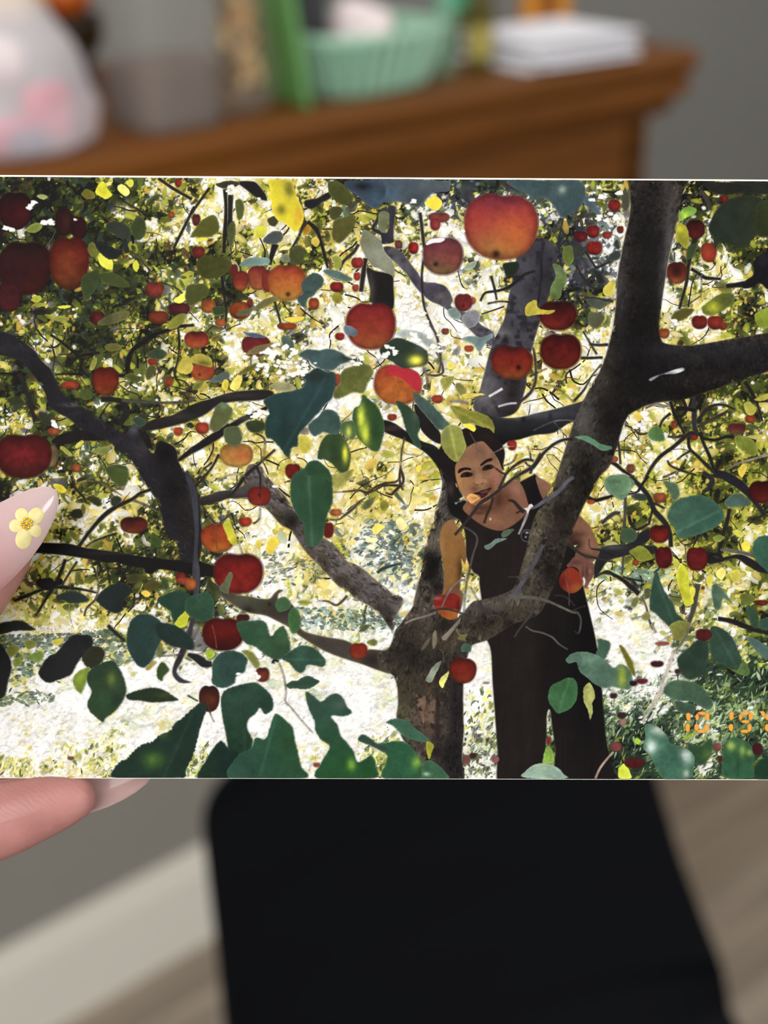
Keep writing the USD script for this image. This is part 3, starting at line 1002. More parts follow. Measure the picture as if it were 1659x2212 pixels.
y0l, y1l = 381.2 + (bv[:, 0] + 70) * 11.6 / 1937, 1679.4 + (bv[:, 0] + 70) * 4.8 / 1937
CANVAS[cells(bv)] = bc
bv[:, 1] = np.clip(bv[:, 1], y0l, y1l)
bv[:, 0] = np.clip(bv[:, 0], -70, 1867)
nx, ny = len(bx_), len(by_)
i0 = (np.arange(ny - 1)[:, None] * nx + np.arange(nx - 1)[None]).ravel()
bf = np.vstack([np.stack([i0, i0 + nx, i0 + 1], 1), np.stack([i0 + 1, i0 + nx, i0 + nx + 1], 1)])
ink_mesh('printed_backdrop', loc3(bv, 1.5e-6), bf, bc, kind='stuff', label='sunlit leaves and grass printed behind the limbs')


def dabs(name, n, size, seed, bias=0.0, keep=None, asp=(0.34, 0.62), lean=None, label=None, region=(-60, 384, 1860, 1676), var=0.12):
    """Thousands of small leaf-shaped ink dabs, as the orchard shows them."""
    r = np.random.default_rng(seed)
    x = r.uniform(region[0], region[2], n); y = r.uniform(region[1], region[3], n)
    z = zone(x, y, r)
    if keep is not None:
        ok = np.isin(z, list(keep)); x, y, z = x[ok], y[ok], z[ok]
    c = tone(ink_of(z, np.clip(0.62 * r.random(len(x)) + 0.52 * clump(np.stack([x, y], 1)) - 0.07 + bias, 0, 0.999)))
    m = len(x)
    L = r.uniform(*size, m) * np.where(r.random(m) < 0.15, 1.5, 1.0)
    W = L * r.uniform(*asp, m)
    th = r.uniform(0, 2 * np.pi, m) if lean is None else np.radians(lean) + r.normal(0, 0.45, m)
    k = 8
    ph = np.arange(k) * 2 * np.pi / k
    ux = np.cos(ph)[None] * L[:, None] * (1 + 0.25 * (r.random((m, k)) - 0.5))
    uy = np.sin(ph)[None] * W[:, None] * (1 + 0.5 * (r.random((m, k)) - 0.5))
    px = x[:, None] + ux * np.cos(th)[:, None] - uy * np.sin(th)[:, None]
    py = y[:, None] + ux * np.sin(th)[:, None] + uy * np.cos(th)[:, None]
    top = 381.4 + (px + 70) * 11.6 / 1937; bot = 1679.2 + (px + 70) * 4.8 / 1937
    py = np.clip(py, top, bot); px = np.clip(px, -69.8, 1866.8)
    zz = np.array([layer(px[i].min(), py[i].min(), px[i].max(), py[i].max()) for i in range(m)])
    v = np.zeros((m, k + 1, 3))
    v[:, :k, 0] = (px - CX) * PX; v[:, :k, 1] = (CY - py) * PX
    v[:, k, 0] = (px.mean(1) - CX) * PX; v[:, k, 1] = (CY - py.mean(1)) * PX
    v[:, :, 2] = zz[:, None]
    j = np.arange(k)
    f = np.stack([np.full(k, k), j, (j + 1) % k], 1)[None] + (np.arange(m) * (k + 1))[:, None, None]
    cc = np.repeat(c[:, None], k + 1, 1) * (1 + var * (r.random((m, 1, 1)) - 0.5) * 2)
    tilt = np.cos(ph + r.uniform(0, 6.28, (m, 1)))
    cc[:, :k] *= (1 + 0.13 * tilt)[:, :, None]
    cc[:, k] *= 1.03
    rimq = np.stack([px, py], -1).reshape(-1, 2)
    cc[:, :k] = cc[:, :k] * 0.55 + under(rimq).reshape(m, k, 3) * 0.45
    CANVAS[cells(np.stack([px.mean(1), py.mean(1)], 1))] = cc[:, k]
    ink_mesh(name, v.reshape(-1, 3), f.reshape(-1, 3), cc.reshape(-1, 3), kind='stuff', label=label)


FOLI = 'DMLWYKZVQB'
dabs('printed_foliage', 4200, (8, 18), 2, keep=FOLI, asp=(0.36, 0.6))
dabs('printed_grass', 700, (6, 14), 3, keep='SgRr', asp=(0.25, 0.5), lean=-12)
dabs('printed_grass', 2200, (5, 15), 5, keep='Rr', asp=(0.10, 0.22), lean=-55, var=0.25)


def bark(name, tile, text, n, lean, size=(3, 9), seed=9, lo=0.45, hi=1.6, parent=None):
    """Cracks and flakes of bark: small dabs darker or lighter than the limb they lie on."""
    r = np.random.default_rng(seed)
    g = shapely.Polygon(spline(pts_of(tile, text), 4.0)).buffer(-2).intersection(INKED)
    x0, y0, x1, y1 = g.bounds
    p = np.stack([r.uniform(x0, x1, n * 4), r.uniform(y0, y1, n * 4)], 1)
    p = p[shapely.contains_xy(g, p[:, 0], p[:, 1])][:n]
    m, k = len(p), 7
    L = r.uniform(*size, m); W = L * r.uniform(0.16, 0.42, m); th = np.radians(lean) + r.normal(0, 0.35, m)
    ph = np.arange(k) * 2 * np.pi / k
    ux, uy = np.cos(ph)[None] * L[:, None] * r.uniform(.8, 1.2, (m, k)), np.sin(ph)[None] * W[:, None] * r.uniform(.6, 1.4, (m, k))
    px = p[:, :1] + ux * np.cos(th)[:, None] + uy * np.sin(th)[:, None]
    py = p[:, 1:] - ux * np.sin(th)[:, None] + uy * np.cos(th)[:, None]
    bot = 1679.2 + (px + 70) * 4.8 / 1937; py = np.clip(py, 394.0, bot)
    base = under(p)
    f = np.where(r.random((m, 1)) < 0.62, r.uniform(lo, 0.85, (m, 1)), r.uniform(1.12, hi, (m, 1)))
    c = np.clip(base * f, 14, 235)
    zz = np.array([layer(px[i].min(), py[i].min(), px[i].max(), py[i].max()) for i in range(m)])
    v = np.zeros((m, k + 1, 3)); v[:, :k, 0] = (px - CX) * PX; v[:, :k, 1] = (CY - py) * PX
    v[:, k, 0] = (px.mean(1) - CX) * PX; v[:, k, 1] = (CY - py.mean(1)) * PX; v[:, :, 2] = zz[:, None]
    j = np.arange(k)
    ff = np.stack([np.full(k, k), j, (j + 1) % k], 1)[None] + (np.arange(m) * (k + 1))[:, None, None]
    cc = np.repeat(c[:, None], k + 1, 1)
    cc[:, :k] = cc[:, :k] * 0.5 + base[:, None] * 0.5
    ink_mesh(name, v.reshape(-1, 3), ff.reshape(-1, 3), cc.reshape(-1, 3), kind='stuff', parent=parent)


def twiglets(name, n, seed, keep, size, w, cols):
    """Fine bare twigs, too many to single out."""
    r = np.random.default_rng(seed)
    VV, FF, CC, o = [], [], [], 0
    x = r.uniform(-40, 1840, n * 3); y = r.uniform(400, 1300, n * 3)
    z = zone(x, y, r); ok = np.nonzero(np.isin(z, list(keep)))[0][:n]
    for i in ok:
        a = r.uniform(0, 2 * np.pi); p = [np.array([x[i], y[i]])]
        for _ in range(5):
            a += r.normal(0, 0.45); p.append(p[-1] + r.uniform(*size) / 5 * np.array([math.cos(a), math.sin(a)]))
        w0 = r.uniform(*w)
        q = spline(np.array(p), 6.0, closed=False)
        d = np.gradient(q, axis=0); nr = np.stack([d[:, 1], -d[:, 0]], 1) / (np.linalg.norm(d, axis=1, keepdims=True) + 1e-9)
        ww = np.linspace(w0, w0 * 0.45, len(q))[:, None] / 2
        A, B = q + nr * ww, q - nr * ww
        lo_, hi_ = np.minimum(A.min(0), B.min(0)), np.maximum(A.max(0), B.max(0))
        if lo_[0] < -68 or hi_[0] > 1865 or lo_[1] < 394:
            continue
        zz_ = layer(*lo_, *hi_)
        v = np.vstack([loc3(A, zz_), loc3(B, zz_)]); m = len(q)
        k = np.arange(m - 1)
        FF.append(np.vstack([np.stack([k, k + 1, k + m], 1), np.stack([k + 1, k + m + 1, k + m], 1)]) + o)
        VV.append(v); o += len(v)
        CC.append(np.tile(tone(np.array(cols[r.integers(len(cols))], float) * r.uniform(0.8, 1.2)), (len(v), 1)))
    ink_mesh(name, np.vstack(VV), np.vstack(FF), np.vstack(CC), kind='stuff')


twiglets('printed_twigs', 210, 21, 'DMLWYV', (60, 150), (2.2, 5), [(46, 40, 38), (60, 52, 46), (84, 74, 70)])
dabs('printed_foliage', 3600, (4, 10), 6, keep=FOLI, bias=0.04)
twiglets('printed_twigs', 140, 22, 'MLYV', (40, 110), (1.8, 3.6), [(52, 44, 40), (74, 60, 50), (110, 90, 76)])
dabs('printed_foliage', 2200, (2.5, 6), 7, keep=FOLI, bias=0.25, asp=(0.5, 0.95))


def speckle(name, tile, text, n, size, inks, seed, lean=0.0, asp=(0.25, 0.6), spread=0.5, label=None):
    """Dabs of given inks inside an outline: shade bands, sprigs, a distant bush."""
    r = np.random.default_rng(seed)
    g = shapely.Polygon(spline(pts_of(tile, text), 6.0)).buffer(0).intersection(INKED.buffer(-size[1] * 0.2))
    x0, y0, x1, y1 = g.bounds
    p = np.stack([r.uniform(x0, x1, n * 5), r.uniform(y0, y1, n * 5)], 1)
    p = p[shapely.contains_xy(g, p[:, 0], p[:, 1])][:n]
    m, k = len(p), 8
    L = r.uniform(*size, m); W = L * r.uniform(*asp, m); th = np.radians(lean) + r.normal(0, spread, m)
    ph = np.arange(k) * 2 * np.pi / k
    ux, uy = np.cos(ph)[None] * L[:, None] * r.uniform(.8, 1.2, (m, k)), np.sin(ph)[None] * W[:, None] * r.uniform(.6, 1.4, (m, k))
    px = p[:, :1] + ux * np.cos(th)[:, None] + uy * np.sin(th)[:, None]
    py = p[:, 1:] - ux * np.sin(th)[:, None] + uy * np.cos(th)[:, None]
    py = np.clip(py, 381.4 + (px + 70) * 11.6 / 1937, 1679.2 + (px + 70) * 4.8 / 1937); px = np.clip(px, -69.8, 1866.8)
    c = tone(np.array(inks, float)[r.integers(len(inks), size=m)] * (1 + 0.12 * r.normal(0, 1, (m, 1))), 1.05)
    zz = np.array([layer(px[i].min(), py[i].min(), px[i].max(), py[i].max()) for i in range(m)])
    v = np.zeros((m, k + 1, 3)); v[:, :k, 0] = (px - CX) * PX; v[:, :k, 1] = (CY - py) * PX
    v[:, k, 0] = (px.mean(1) - CX) * PX; v[:, k, 1] = (CY - py.mean(1)) * PX; v[:, :, 2] = zz[:, None]
    j = np.arange(k)
    ff = np.stack([np.full(k, k), j, (j + 1) % k], 1)[None] + (np.arange(m) * (k + 1))[:, None, None]
    cc = np.repeat(c[:, None], k + 1, 1)
    cc[:, :k] = cc[:, :k] * 0.55 + under(np.stack([px, py], -1).reshape(-1, 2)).reshape(m, k, 3) * 0.45
    CANVAS[cells(p)] = c
    ink_mesh(name, v.reshape(-1, 3), ff.reshape(-1, 3), cc.reshape(-1, 3), kind='stuff', label=label)


TEAL = [(58, 92, 86), (84, 124, 112), (110, 150, 136), (70, 100, 84), (150, 186, 166)]
SPRIG = [(176, 184, 60), (206, 206, 96), (120, 140, 50), (228, 220, 130), (70, 90, 40), (240, 232, 180)]
speckle('printed_grass', 'P', "-60,1378 60,1372 160,1366 240,1362 250,1384 150,1392 60,1398 -60,1402", 420, (3, 9), [(50, 78, 72), (66, 100, 92), (84, 120, 104)], 201, 6, label='band of shade across the sunlit grass')
speckle('printed_grass', 'P', "-60,1400 60,1396 180,1392 260,1384 300,1410 250,1440 170,1430 90,1450 30,1470 -60,1470", 420, (3, 9), TEAL + SPRIG[:3], 202, 0)
speckle('printed_grass', 'P', "-60,1496 30,1490 100,1500 110,1516 40,1524 -60,1530", 90, (4, 11), [(70, 100, 66), (96, 124, 76), (130, 150, 90), (60, 84, 74)], 203, 10)
speckle('printed_grass', 'P', "590,1316 680,1312 760,1318 860,1326 865,1350 780,1362 690,1356 620,1345", 320, (3, 8), TEAL, 204, -4)
speckle('printed_grass', 'P', "600,1350 840,1352 830,1385 640,1380", 70, (4, 9), [(196, 206, 176), (170, 190, 170), (226, 226, 206)], 205, 50)
speckle('printed_grass', 'P', "560,1196 680,1206 700,1250 650,1262 560,1258", 130, (3, 8), [(120, 136, 116), (150, 160, 140), (96, 114, 100), (170, 170, 110)], 206, 20)
speckle('printed_bush', 'P', "775,1140 800,1120 840,1128 870,1118 905,1130 915,1180 900,1220 860,1238 800,1228 770,1200", 260, (3, 9), [(84, 108, 112), (110, 134, 134), (60, 84, 86), (150, 168, 160), (206, 212, 196), (96, 120, 128)], 207, 20, label='blue grey bush far behind the trunk')
speckle('printed_grass', 'P', "-60,1640 0,1636 40,1640 70,1660 60,1676 -60,1676", 90, (4, 11), SPRIG, 208, 70)
speckle('printed_grass', 'P', "120,1610 200,1600 290,1618 300,1650 240,1676 100,1676", 130, (3, 9), SPRIG + [(236, 232, 210)] * 3, 209, 70)
speckle('printed_grass', 'P', "408,1640 440,1600 450,1640 430,1678 405,1678", 60, (4, 10), SPRIG, 210, 65)
speckle('printed_grass', 'P', "770,1600 810,1590 850,1570 862,1600 870,1640 830,1660 780,1640", 110, (4, 10), SPRIG, 211, 60)
speckle('printed_grass', 'P', "1004,1500 1062,1490 1070,1560 1072,1600 1003,1600", 120, (4, 11), SPRIG + [(250, 246, 226)] * 3, 212, 70)
speckle('printed_grass', 'P', "1002,1580 1074,1580 1080,1678 1000,1678", 220, (3, 9), [(90, 110, 60), (140, 150, 84), (56, 66, 50), (206, 206, 170), (236, 232, 220), (110, 130, 120), (60, 50, 46)], 213, 60)
speckle('printed_grass', 'P', "1184,1540 1200,1560 1204,1600 1200,1678 1168,1678 1180,1620", 60, (3, 8), [(120, 140, 60), (150, 170, 80), (206, 206, 170), (70, 80, 50)], 214, 70)
speckle('printed_grass', 'P', "1305,1470 1400,1450 1480,1460 1560,1450 1700,1430 1860,1430 1860,1600 1700,1620 1500,1600 1310,1620", 520, (4, 13), [(130, 160, 110), (170, 196, 150), (84, 116, 84), (206, 216, 176), (60, 90, 70), (150, 170, 90)], 215, 65, asp=(0.12, 0.3))
speckle('printed_grass', 'P', "1310,1560 1500,1560 1860,1560 1860,1680 1310,1680", 420, (4, 12), [(50, 70, 54), (70, 98, 70), (36, 46, 40), (120, 146, 104), (150, 170, 130), (40, 60, 56)], 216, 60, asp=(0.12, 0.35))
speckle('printed_grass', 'P', "1282,1232 1340,1226 1420,1230 1470,1244 1430,1256 1340,1252 1284,1246", 60, (5, 12), [(150, 186, 160), (176, 200, 176), (120, 160, 136)], 217, -4)
speckle('printed_grass', 'P', "1460,1300 1640,1290 1860,1290 1860,1440 1640,1440 1500,1420", 260, (4, 12), [(150, 170, 90), (196, 206, 130), (90, 120, 80), (226, 226, 190), (120, 140, 60)], 218, 30)
# ---- limbs far back
BK = dict(h=3.6, n=0.2)
# grey-lilac trunk and limb in the top centre
S('printed_branch', 'C', "200,1290 330,1330 480,1360 580,1410 590,1550 600,1700 590,1850 520,1900 400,1860 300,1800 240,1760 250,1600", (40, 35, 36), b=[(260, 1600, (60, 250), (104, 100, 92), 0.8), (420, 1900, (200, 90), (82, 76, 86), 0.6)], **BK)
S('printed_branch', 'C', "440,1000 560,990 660,1040 770,1150 850,1260 930,1360 1010,1480 1180,1500 1330,1560 1420,1730 1400,1830 1560,1900 1700,1960 1820,2090 1990,2200 1990,2400 1800,2300 1640,2150 1500,2000 1380,1920 1240,1820 1100,1760 960,1640 860,1520 760,1380 660,1270 560,1180 480,1100", (112, 106, 116), b=[(540, 1130, (50, 40), (62, 58, 68), .8), (720, 1190, (40, 40), (66, 62, 72), .7), (1150, 1600, (170, 110), (78, 72, 88), .8), (860, 1500, (60, 190), (74, 70, 82), .7), (1250, 1700, (70, 50), (142, 132, 120), .6)], mott=[((80, 76, 88), 16, .56)], **BK)
S('printed_branch', 'C', "510,430 610,440 600,640 590,860 600,930 480,960 420,900 440,800 500,780 520,600", (64, 60, 76), b=[(560, 650, (60, 200), (78, 74, 92), .5)], **BK)
TWIG('C', "400,470 370,600 300,740 430,820 450,960", [12, 9, 12, 14], (56, 54, 70))
LEAF('C', "380,520 450,490 520,520 530,600 490,720 450,800 380,760 370,640", (122, 126, 92))
S('printed_leaf', 'C', "160,760 230,770 330,840 400,900 440,1000 470,1080 560,1180 600,1280 590,1400 500,1370 400,1310 300,1280 220,1190 150,1060 110,940 130,860", (150, 152, 126), b=[(190, 880, 90, (136, 134, 92), .6), (400, 1150, 160, (164, 168, 148), .5)], n=.08)
S('printed_branch', 'P', "1187,520 1204,560 1196,610 1178,660 1164,705 1152,745 1140,800 1134,845 1112,893 1050,905 1022,880 1036,842 1048,795 1062,745 1088,690 1098,640 1110,590 1120,540 1150,515", (94, 90, 100), b=[(1172, 600, (26, 70), (54, 50, 60), .8), (1075, 720, (24, 18), (138, 132, 136), .7), (1092, 735, 8, (30, 28, 32), .9), (1074, 728, 6, (30, 28, 32), .9), (1062, 738, 6, (34, 30, 34), .8), (1108, 850, (22, 40), (48, 38, 36), .85), (1052, 850, (20, 50), (134, 130, 130), .7), (1100, 895, (36, 14), (40, 36, 36), .7)], mott=[((58, 54, 62), 14, .58)], **BK)
S('printed_branch', '13', "-830,770 -700,780 -600,800 -450,790 -330,760 -150,720 60,660 130,640 160,760 60,820 -40,850 -170,930 -330,950 -450,985 -560,1010 -640,1060 -760,1060 -830,960", (72, 72, 80), g=(-90, (26, 24, 26)), b=[(-300, 770, (230, 34), (122, 126, 132), .6), (-500, 790, (90, 25), (134, 130, 130), .6), (-430, 800, (20, 40), (24, 22, 24), .8), (-200, 790, (16, 34), (30, 28, 30), .7)], **BK)
# limbs that meet behind the person
S('printed_branch', '12', "20,820 120,840 210,900 300,960 370,1000 470,1035 560,1120 650,1190 690,1290 680,1380 560,1400 530,1340 500,1240 430,1140 330,1060 200,990 30,915", (38, 34, 34), b=[(150, 880, (140, 22), (84, 80, 82), .6), (60, 900, (80, 14), (120, 84, 50), .5), (350, 1040, (120, 16), (58, 62, 58), .5)], **BK)
S('printed_branch', '12', "290,690 340,700 400,780 470,860 520,930 530,1020 470,1010 400,960 350,900 320,830", (42, 37, 38), **BK)
S('printed_branch', 'E', "430,60 460,60 470,180 520,250 600,240 640,330 700,480 720,640 640,760 520,800 460,900 440,1040 460,1260 490,1480 480,1720 430,1800 330,1830 300,2000 200,2212 60,2212 40,2080 70,1900 110,1700 150,1560 190,1440 190,1330 210,1250 220,1150 260,1040 270,930 320,860 350,760 370,620 420,480 450,330 460,200", (120, 110, 100), h=4,
  b=[(350, 1350, (120, 190), (24, 20, 19), .97), (300, 1480, (110, 120), (26, 22, 20), .95), (400, 1650, (90, 120), (30, 26, 24), .9), (270, 1300, (60, 120), (28, 24, 22), .9), (400, 680, (22, 110), (32, 28, 26), .8), (340, 800, (20, 60), (40, 36, 30), .8), (540, 400, (60, 200), (66, 60, 56), .7), (600, 620, (100, 150), (50, 44, 42), .8), (300, 1060, (60, 90), (112, 98, 76), .7), (160, 1950, (80, 180), (126, 114, 100), .6), (170, 1650, (20, 90), (40, 34, 30), .8)],
  mott=[((46, 40, 36), 9, .60), ((150, 138, 116), 8, .64)], n=.2)

bark('printed_bark', 'E', "430,60 470,180 640,330 700,480 640,760 460,900 460,1260 480,1720 330,1830 200,2212 60,2212 110,1700 190,1330 270,930 370,620 450,330", 330, 75, (2, 7), 53, 0.5, 1.45)
# big limb slanting down from the middle to the fork
S('printed_branch', 'J', "-130,-60 -60,-90 30,-60 60,10 130,90 200,170 260,230 330,330 420,440 560,600 700,700 800,770 870,860 920,930 1000,960 1100,1020 1170,1080 1250,1150 1340,1220 1430,1290 1500,1310 1520,1370 1460,1500 1420,1659 1380,1659 1300,1540 1200,1440 1100,1380 1000,1330 930,1250 840,1210 760,1130 680,1040 600,960 520,880 440,780 380,680 330,610 230,560 130,450 40,360 -60,300 -110,180 -150,60", (122, 112, 110), h=4,
  b=[(180, 470, (120, 60), (70, 60, 38), .8), (340, 520, (90, 110), (34, 30, 24), .95), (250, 290, (50, 26), (48, 42, 42), .9), (560, 860, (70, 60), (104, 86, 66), .7), (690, 950, (50, 120), (70, 60, 40), .8), (860, 1130, (90, 60), (72, 58, 36), .85), (980, 1250, (80, 60), (58, 48, 36), .85), (1250, 1450, (120, 70), (66, 56, 46), .8), (1350, 1560, (70, 80), (44, 38, 32), .85), (790, 885, 26, (66, 58, 58), .8), (1045, 1055, 16, (54, 48, 50), .8), (1210, 1180, (50, 14), (40, 36, 36), .8), (1450, 1330, (60, 30), (44, 40, 38), .8), (700, 790, (70, 40), (142, 132, 128), .5), (880, 1030, (80, 50), (140, 130, 130), .5)],
  mott=[((86, 76, 62), 9, .58), ((52, 46, 42), 5, .62), ((156, 146, 140), 6, .65)], rim=((182, 148, 84), 2.5, .45), n=.18)
bark('printed_bark', 'J', "60,10 200,170 330,330 560,600 800,770 920,930 1100,1020 1250,1150 1430,1290 1520,1370 1420,1659 1200,1440 1000,1330 840,1210 680,1040 520,880 380,680 130,450 -60,300 -150,60 -60,-80", 420, -42, (3, 8), 54, 0.55, 1.5)
S('printed_branch', '21', "80,220 160,190 250,160 330,150 400,140 480,95 560,50 620,70 600,150 520,210 430,225 330,228 250,255 160,275 90,285", (112, 106, 104), g=(-90, (54, 48, 46)), **BK)
S('printed_branch', '21', "250,1010 330,1000 400,1040 520,1060 600,1075 680,1075 720,1030 760,1000 800,1010 760,1040 760,1090 830,1110 870,1120 950,1240 960,1343 1150,1400 1320,1430 1480,1500 1580,1510 1740,1540 1760,1640 1720,1720 1600,1690 1480,1645 1340,1600 1200,1550 1080,1490 940,1400 860,1335 740,1270 640,1225 520,1205 430,1170 340,1110 270,1060", (92, 82, 74), h=4,
  b=[(480, 1080, (180, 50), (100, 104, 76), .8), (500, 1190, (50, 40), (30, 26, 24), .9), (620, 1130, (90, 60), (90, 92, 62), .6), (760, 1180, (140, 70), (64, 56, 46), .7), (680, 1125, 18, (34, 30, 28), .8), (1100, 1460, (160, 40), (82, 72, 66), .5), (1560, 1600, (100, 60), (52, 42, 36), .8), (640, 1045, (60, 22), (160, 150, 138), .6)], rim=((180, 150, 84), 2.5, .4), n=.15)

# ---- left dark limbs
S('printed_branch', '20', "200,600 330,600 470,602 600,610 720,640 850,660 1000,680 1100,700 1250,720 1400,740 1540,748 1700,760 1850,800 1950,840 1950,900 1750,890 1659,880 1500,850 1360,832 1300,870 1240,860 1220,820 1100,800 1000,775 900,770 760,745 600,720 450,700 280,690 200,690", (32, 29, 29), b=[(300, 650, (70, 30), (58, 50, 48), .6), (1000, 690, (300, 14), (70, 66, 66), .5)], **BK)
S('printed_branch', '10', "-280,40 -120,50 0,62 80,84 200,150 300,225 350,300 430,380 490,500 540,600 620,655 700,705 850,805 980,890 1070,930 1110,880 1140,865 1190,880 1220,960 1260,1050 1310,1100 1340,1010 1400,998 1500,1060 1530,1180 1580,1260 1640,1330 1690,1420 1710,1560 1720,1700 1730,1800 1700,2010 1600,2040 1540,2000 1500,1860 1420,1790 1380,1640 1330,1500 1260,1400 1180,1260 1100,1150 1010,1080 930,1000 800,960 700,900 600,820 500,760 420,700 390,600 340,520 280,430 200,330 100,290 0,262 -140,240 -280,240", (46, 43, 48), h=3.4,
  b=[(150, 200, (260, 50), (58, 56, 64), .6), (620, 690, (90, 16), (150, 140, 136), .7), (860, 800, (50, 18), (140, 130, 120), .5), (1140, 900, (50, 50), (110, 110, 122), .85), (1230, 1080, (120, 90), (82, 78, 84), .7), (1400, 1100, (110, 110), (22, 20, 20), .9), (1480, 1400, (120, 200), (30, 26, 25), .85), (1640, 1420, (40, 140), (96, 90, 86), .7), (1600, 1700, (70, 240), (44, 38, 34), .7), (950, 1000, (120, 30), (66, 64, 72), .5), (300, 420, (120, 60), (30, 27, 28), .6)], n=.15)
bark('printed_bark', '10', "-120,60 80,84 300,225 490,500 700,705 980,890 1200,1000 1340,1010 1530,1180 1690,1420 1720,1700 1600,2000 1420,1790 1260,1400 1010,1080 600,820 390,600 200,330 -120,240", 420, -45, (2, 7), 55, 0.65, 1.45)
S('printed_branch', '10', "1180,900 1230,890 1280,960 1300,1030 1260,1060 1230,1010 1200,960", (40, 34, 30), **BK)
S('printed_branch', '10', "440,1010 480,960 540,930 640,905 720,905 760,915 850,960 920,990 850,1000 740,1000 640,1015 520,1030", (38, 33, 33), **BK)
S('printed_branch', '10', "1270,830 1400,790 1480,770 1659,680 1780,640 1980,580 2200,560 2320,570 2330,620 2200,655 2000,665 1860,700 1760,770 1659,815 1560,850 1450,880 1330,905 1230,915 1200,880", (50, 45, 44), b=[(1980, 610, (200, 24), (92, 84, 82), .6), (1560, 790, (140, 30), (76, 78, 66), .5)], **BK)
S('printed_branch', '10', "1520,1150 1620,1060 1720,1000 1830,930 1940,860 2060,790 2180,740 2290,690 2300,720 2180,790 2080,840 1960,920 1860,990 1740,1060 1640,1110 1540,1170", (40, 37, 37), b=[(2090, 800, (120, 30), (88, 92, 92), .7)], **BK)
TWIG('10', "170,420 200,500 240,600 265,700 300,840", [14, 11, 12, 10], (50, 45, 44))
TWIG('10', "0,420 120,425 180,400", [8, 6], (36, 32, 32))
TWIG('10', "430,90 520,150 600,215 690,300 690,380 760,450", [8, 6], (36, 33, 30))
TWIG('10', "640,280 740,260 850,245", [9, 6], (40, 36, 34))
TWIG('10', "700,430 600,425 470,430", [7, 5], (32, 28, 28))
TWIG('10', "1659,10 1540,20 1440,50 1330,90 1230,150 1130,230 1090,330 1080,430 1000,440", [8, 10, 12, 13, 14, 9], (38, 34, 34))
TWIG('10', "1520,30 1530,160 1520,300 1490,430 1540,520", [6, 5], (42, 36, 34))
TWIG('10', "860,640 1000,650 1060,680 1080,760 1020,850", [16, 14, 18, 14], (48, 42, 38))
TWIG('10', "1040,650 1200,665 1400,672 1600,665 1659,620", [10, 8, 7, 9], (96, 90, 82))
TWIG('11', "0,1090 130,990 260,910 340,860", [10, 9, 11], (40, 36, 36))
TWIG('11', "250,1110 190,1220 90,1343 -60,1480", [8, 7, 6], (48, 40, 40))
TWIG('11', "190,1180 110,1250 60,1330", [6, 4], (44, 38, 38))
TWIG('11', "730,1070 640,1150 560,1220 470,1300 400,1400 330,1480", [7, 8, 12, 7], (52, 46, 46))
TWIG('11', "560,1200 600,1290 600,1400 605,1450", [8, 5], (50, 44, 44))
TWIG('11', "560,930 640,990 620,1180", [6, 4], (56, 46, 40))
TWIG('11', "240,1343 330,1290 440,1285 500,1330", [5, 4], (100, 86, 74))
S('printed_branch', '21', "-20,-20 10,30 60,160 75,300 80,520 70,700 90,850 80,1030 60,1170 30,1343 0,1460 -60,1600 -110,1700 -60,1760 20,1790 0,1800 -100,1790 -150,1690 -80,1500 -20,1343 20,1170 30,1030 20,850 30,700 40,520 20,300 0,160 -40,30", (74, 72, 84), h=3, b=[(70, 900, (30, 200), (104, 102, 112), .6), (60, 400, (20, 200), (92, 90, 100), .5), (-60, 1600, (80, 140), (56, 46, 44), .8)], n=.14)
TWIG('20', "1310,140 1200,180 1130,230 1000,290 900,360 830,430 740,540 670,640", [9, 10, 13, 11, 9], (44, 40, 38))
TWIG('20', "1000,520 880,560 800,590 730,640", [7, 6, 5], (48, 42, 38))
TWIG('20', "560,740 530,830 490,920 440,1010 380,1100 330,1190 300,1230", [10, 10, 11, 8, 6], (38, 34, 34))
TWIG('20', "660,760 600,850 540,950 520,1000", [7, 6], (46, 42, 40))
TWIG('20', "120,1100 240,1050 340,1010 450,980 560,985 700,1000 830,1030", [8, 8, 9, 6], (36, 34, 34))
TWIG('20', "840,780 830,880 840,1000 810,1090 740,1160 720,1230", [5, 5, 6], (56, 52, 50))
TWIG('20', "910,790 930,900 940,1000", [6, 4], (46, 42, 42))
TWIG('20', "1100,800 1060,870 1020,950", [8, 5], (44, 40, 40))
TWIG('20', "900,820 1050,825 1180,870 1270,930 1330,900", [6, 5], (52, 46, 44))
TWIG('20', "610,30 640,130 720,220 740,270", [7, 6], (60, 50, 46))
TWIG('20', "650,100 740,75 850,90 960,150 1040,200", [5, 4], (110, 92, 84))
TWIG('20', "1140,240 1240,280 1350,340", [7, 5], (120, 112, 108))
TWIG('20', "600,900 600,1060 590,1200 610,1290", [4, 3], (150, 140, 120))
S('printed_branch', '20', "320,920 430,900 470,930 520,900 540,950 470,980 430,1010 340,990 310,960", (34, 31, 32), **BK)
# twigs on the right of the limb, centre
TWIG('J', "770,210 900,205 1000,195 1060,190 1140,215 1220,160 1320,120 1440,100 1480,60 1480,0", [4, 6, 7, 7, 6], (78, 54, 44))
TWIG('J', "1140,220 1220,190 1310,140 1440,140 1500,130 1520,70 1490,-40", [6, 6, 8, 7], (70, 50, 42))
TWIG('J', "1500,130 1430,200 1390,235 1330,215", [8, 9, 5], (66, 48, 40))
TWIG('J', "740,500 830,500 880,470 980,390 1060,310 1120,270", [5, 6, 9, 8, 4], (96, 84, 58))
TWIG('J', "610,1355 720,1360 820,1400 930,1300", [4, 7, 8], (92, 78, 70))
TWIG('J', "980,1480 1050,1510 1100,1500 1130,1400", [5, 5, 6], (84, 74, 62))
TWIG('J', "1100,1500 1110,1560 1060,1650", [6, 5], (92, 98, 62))
TWIG('J', "1240,1060 1300,1020 1400,985 1500,960", [9, 8, 5], (52, 72, 66))
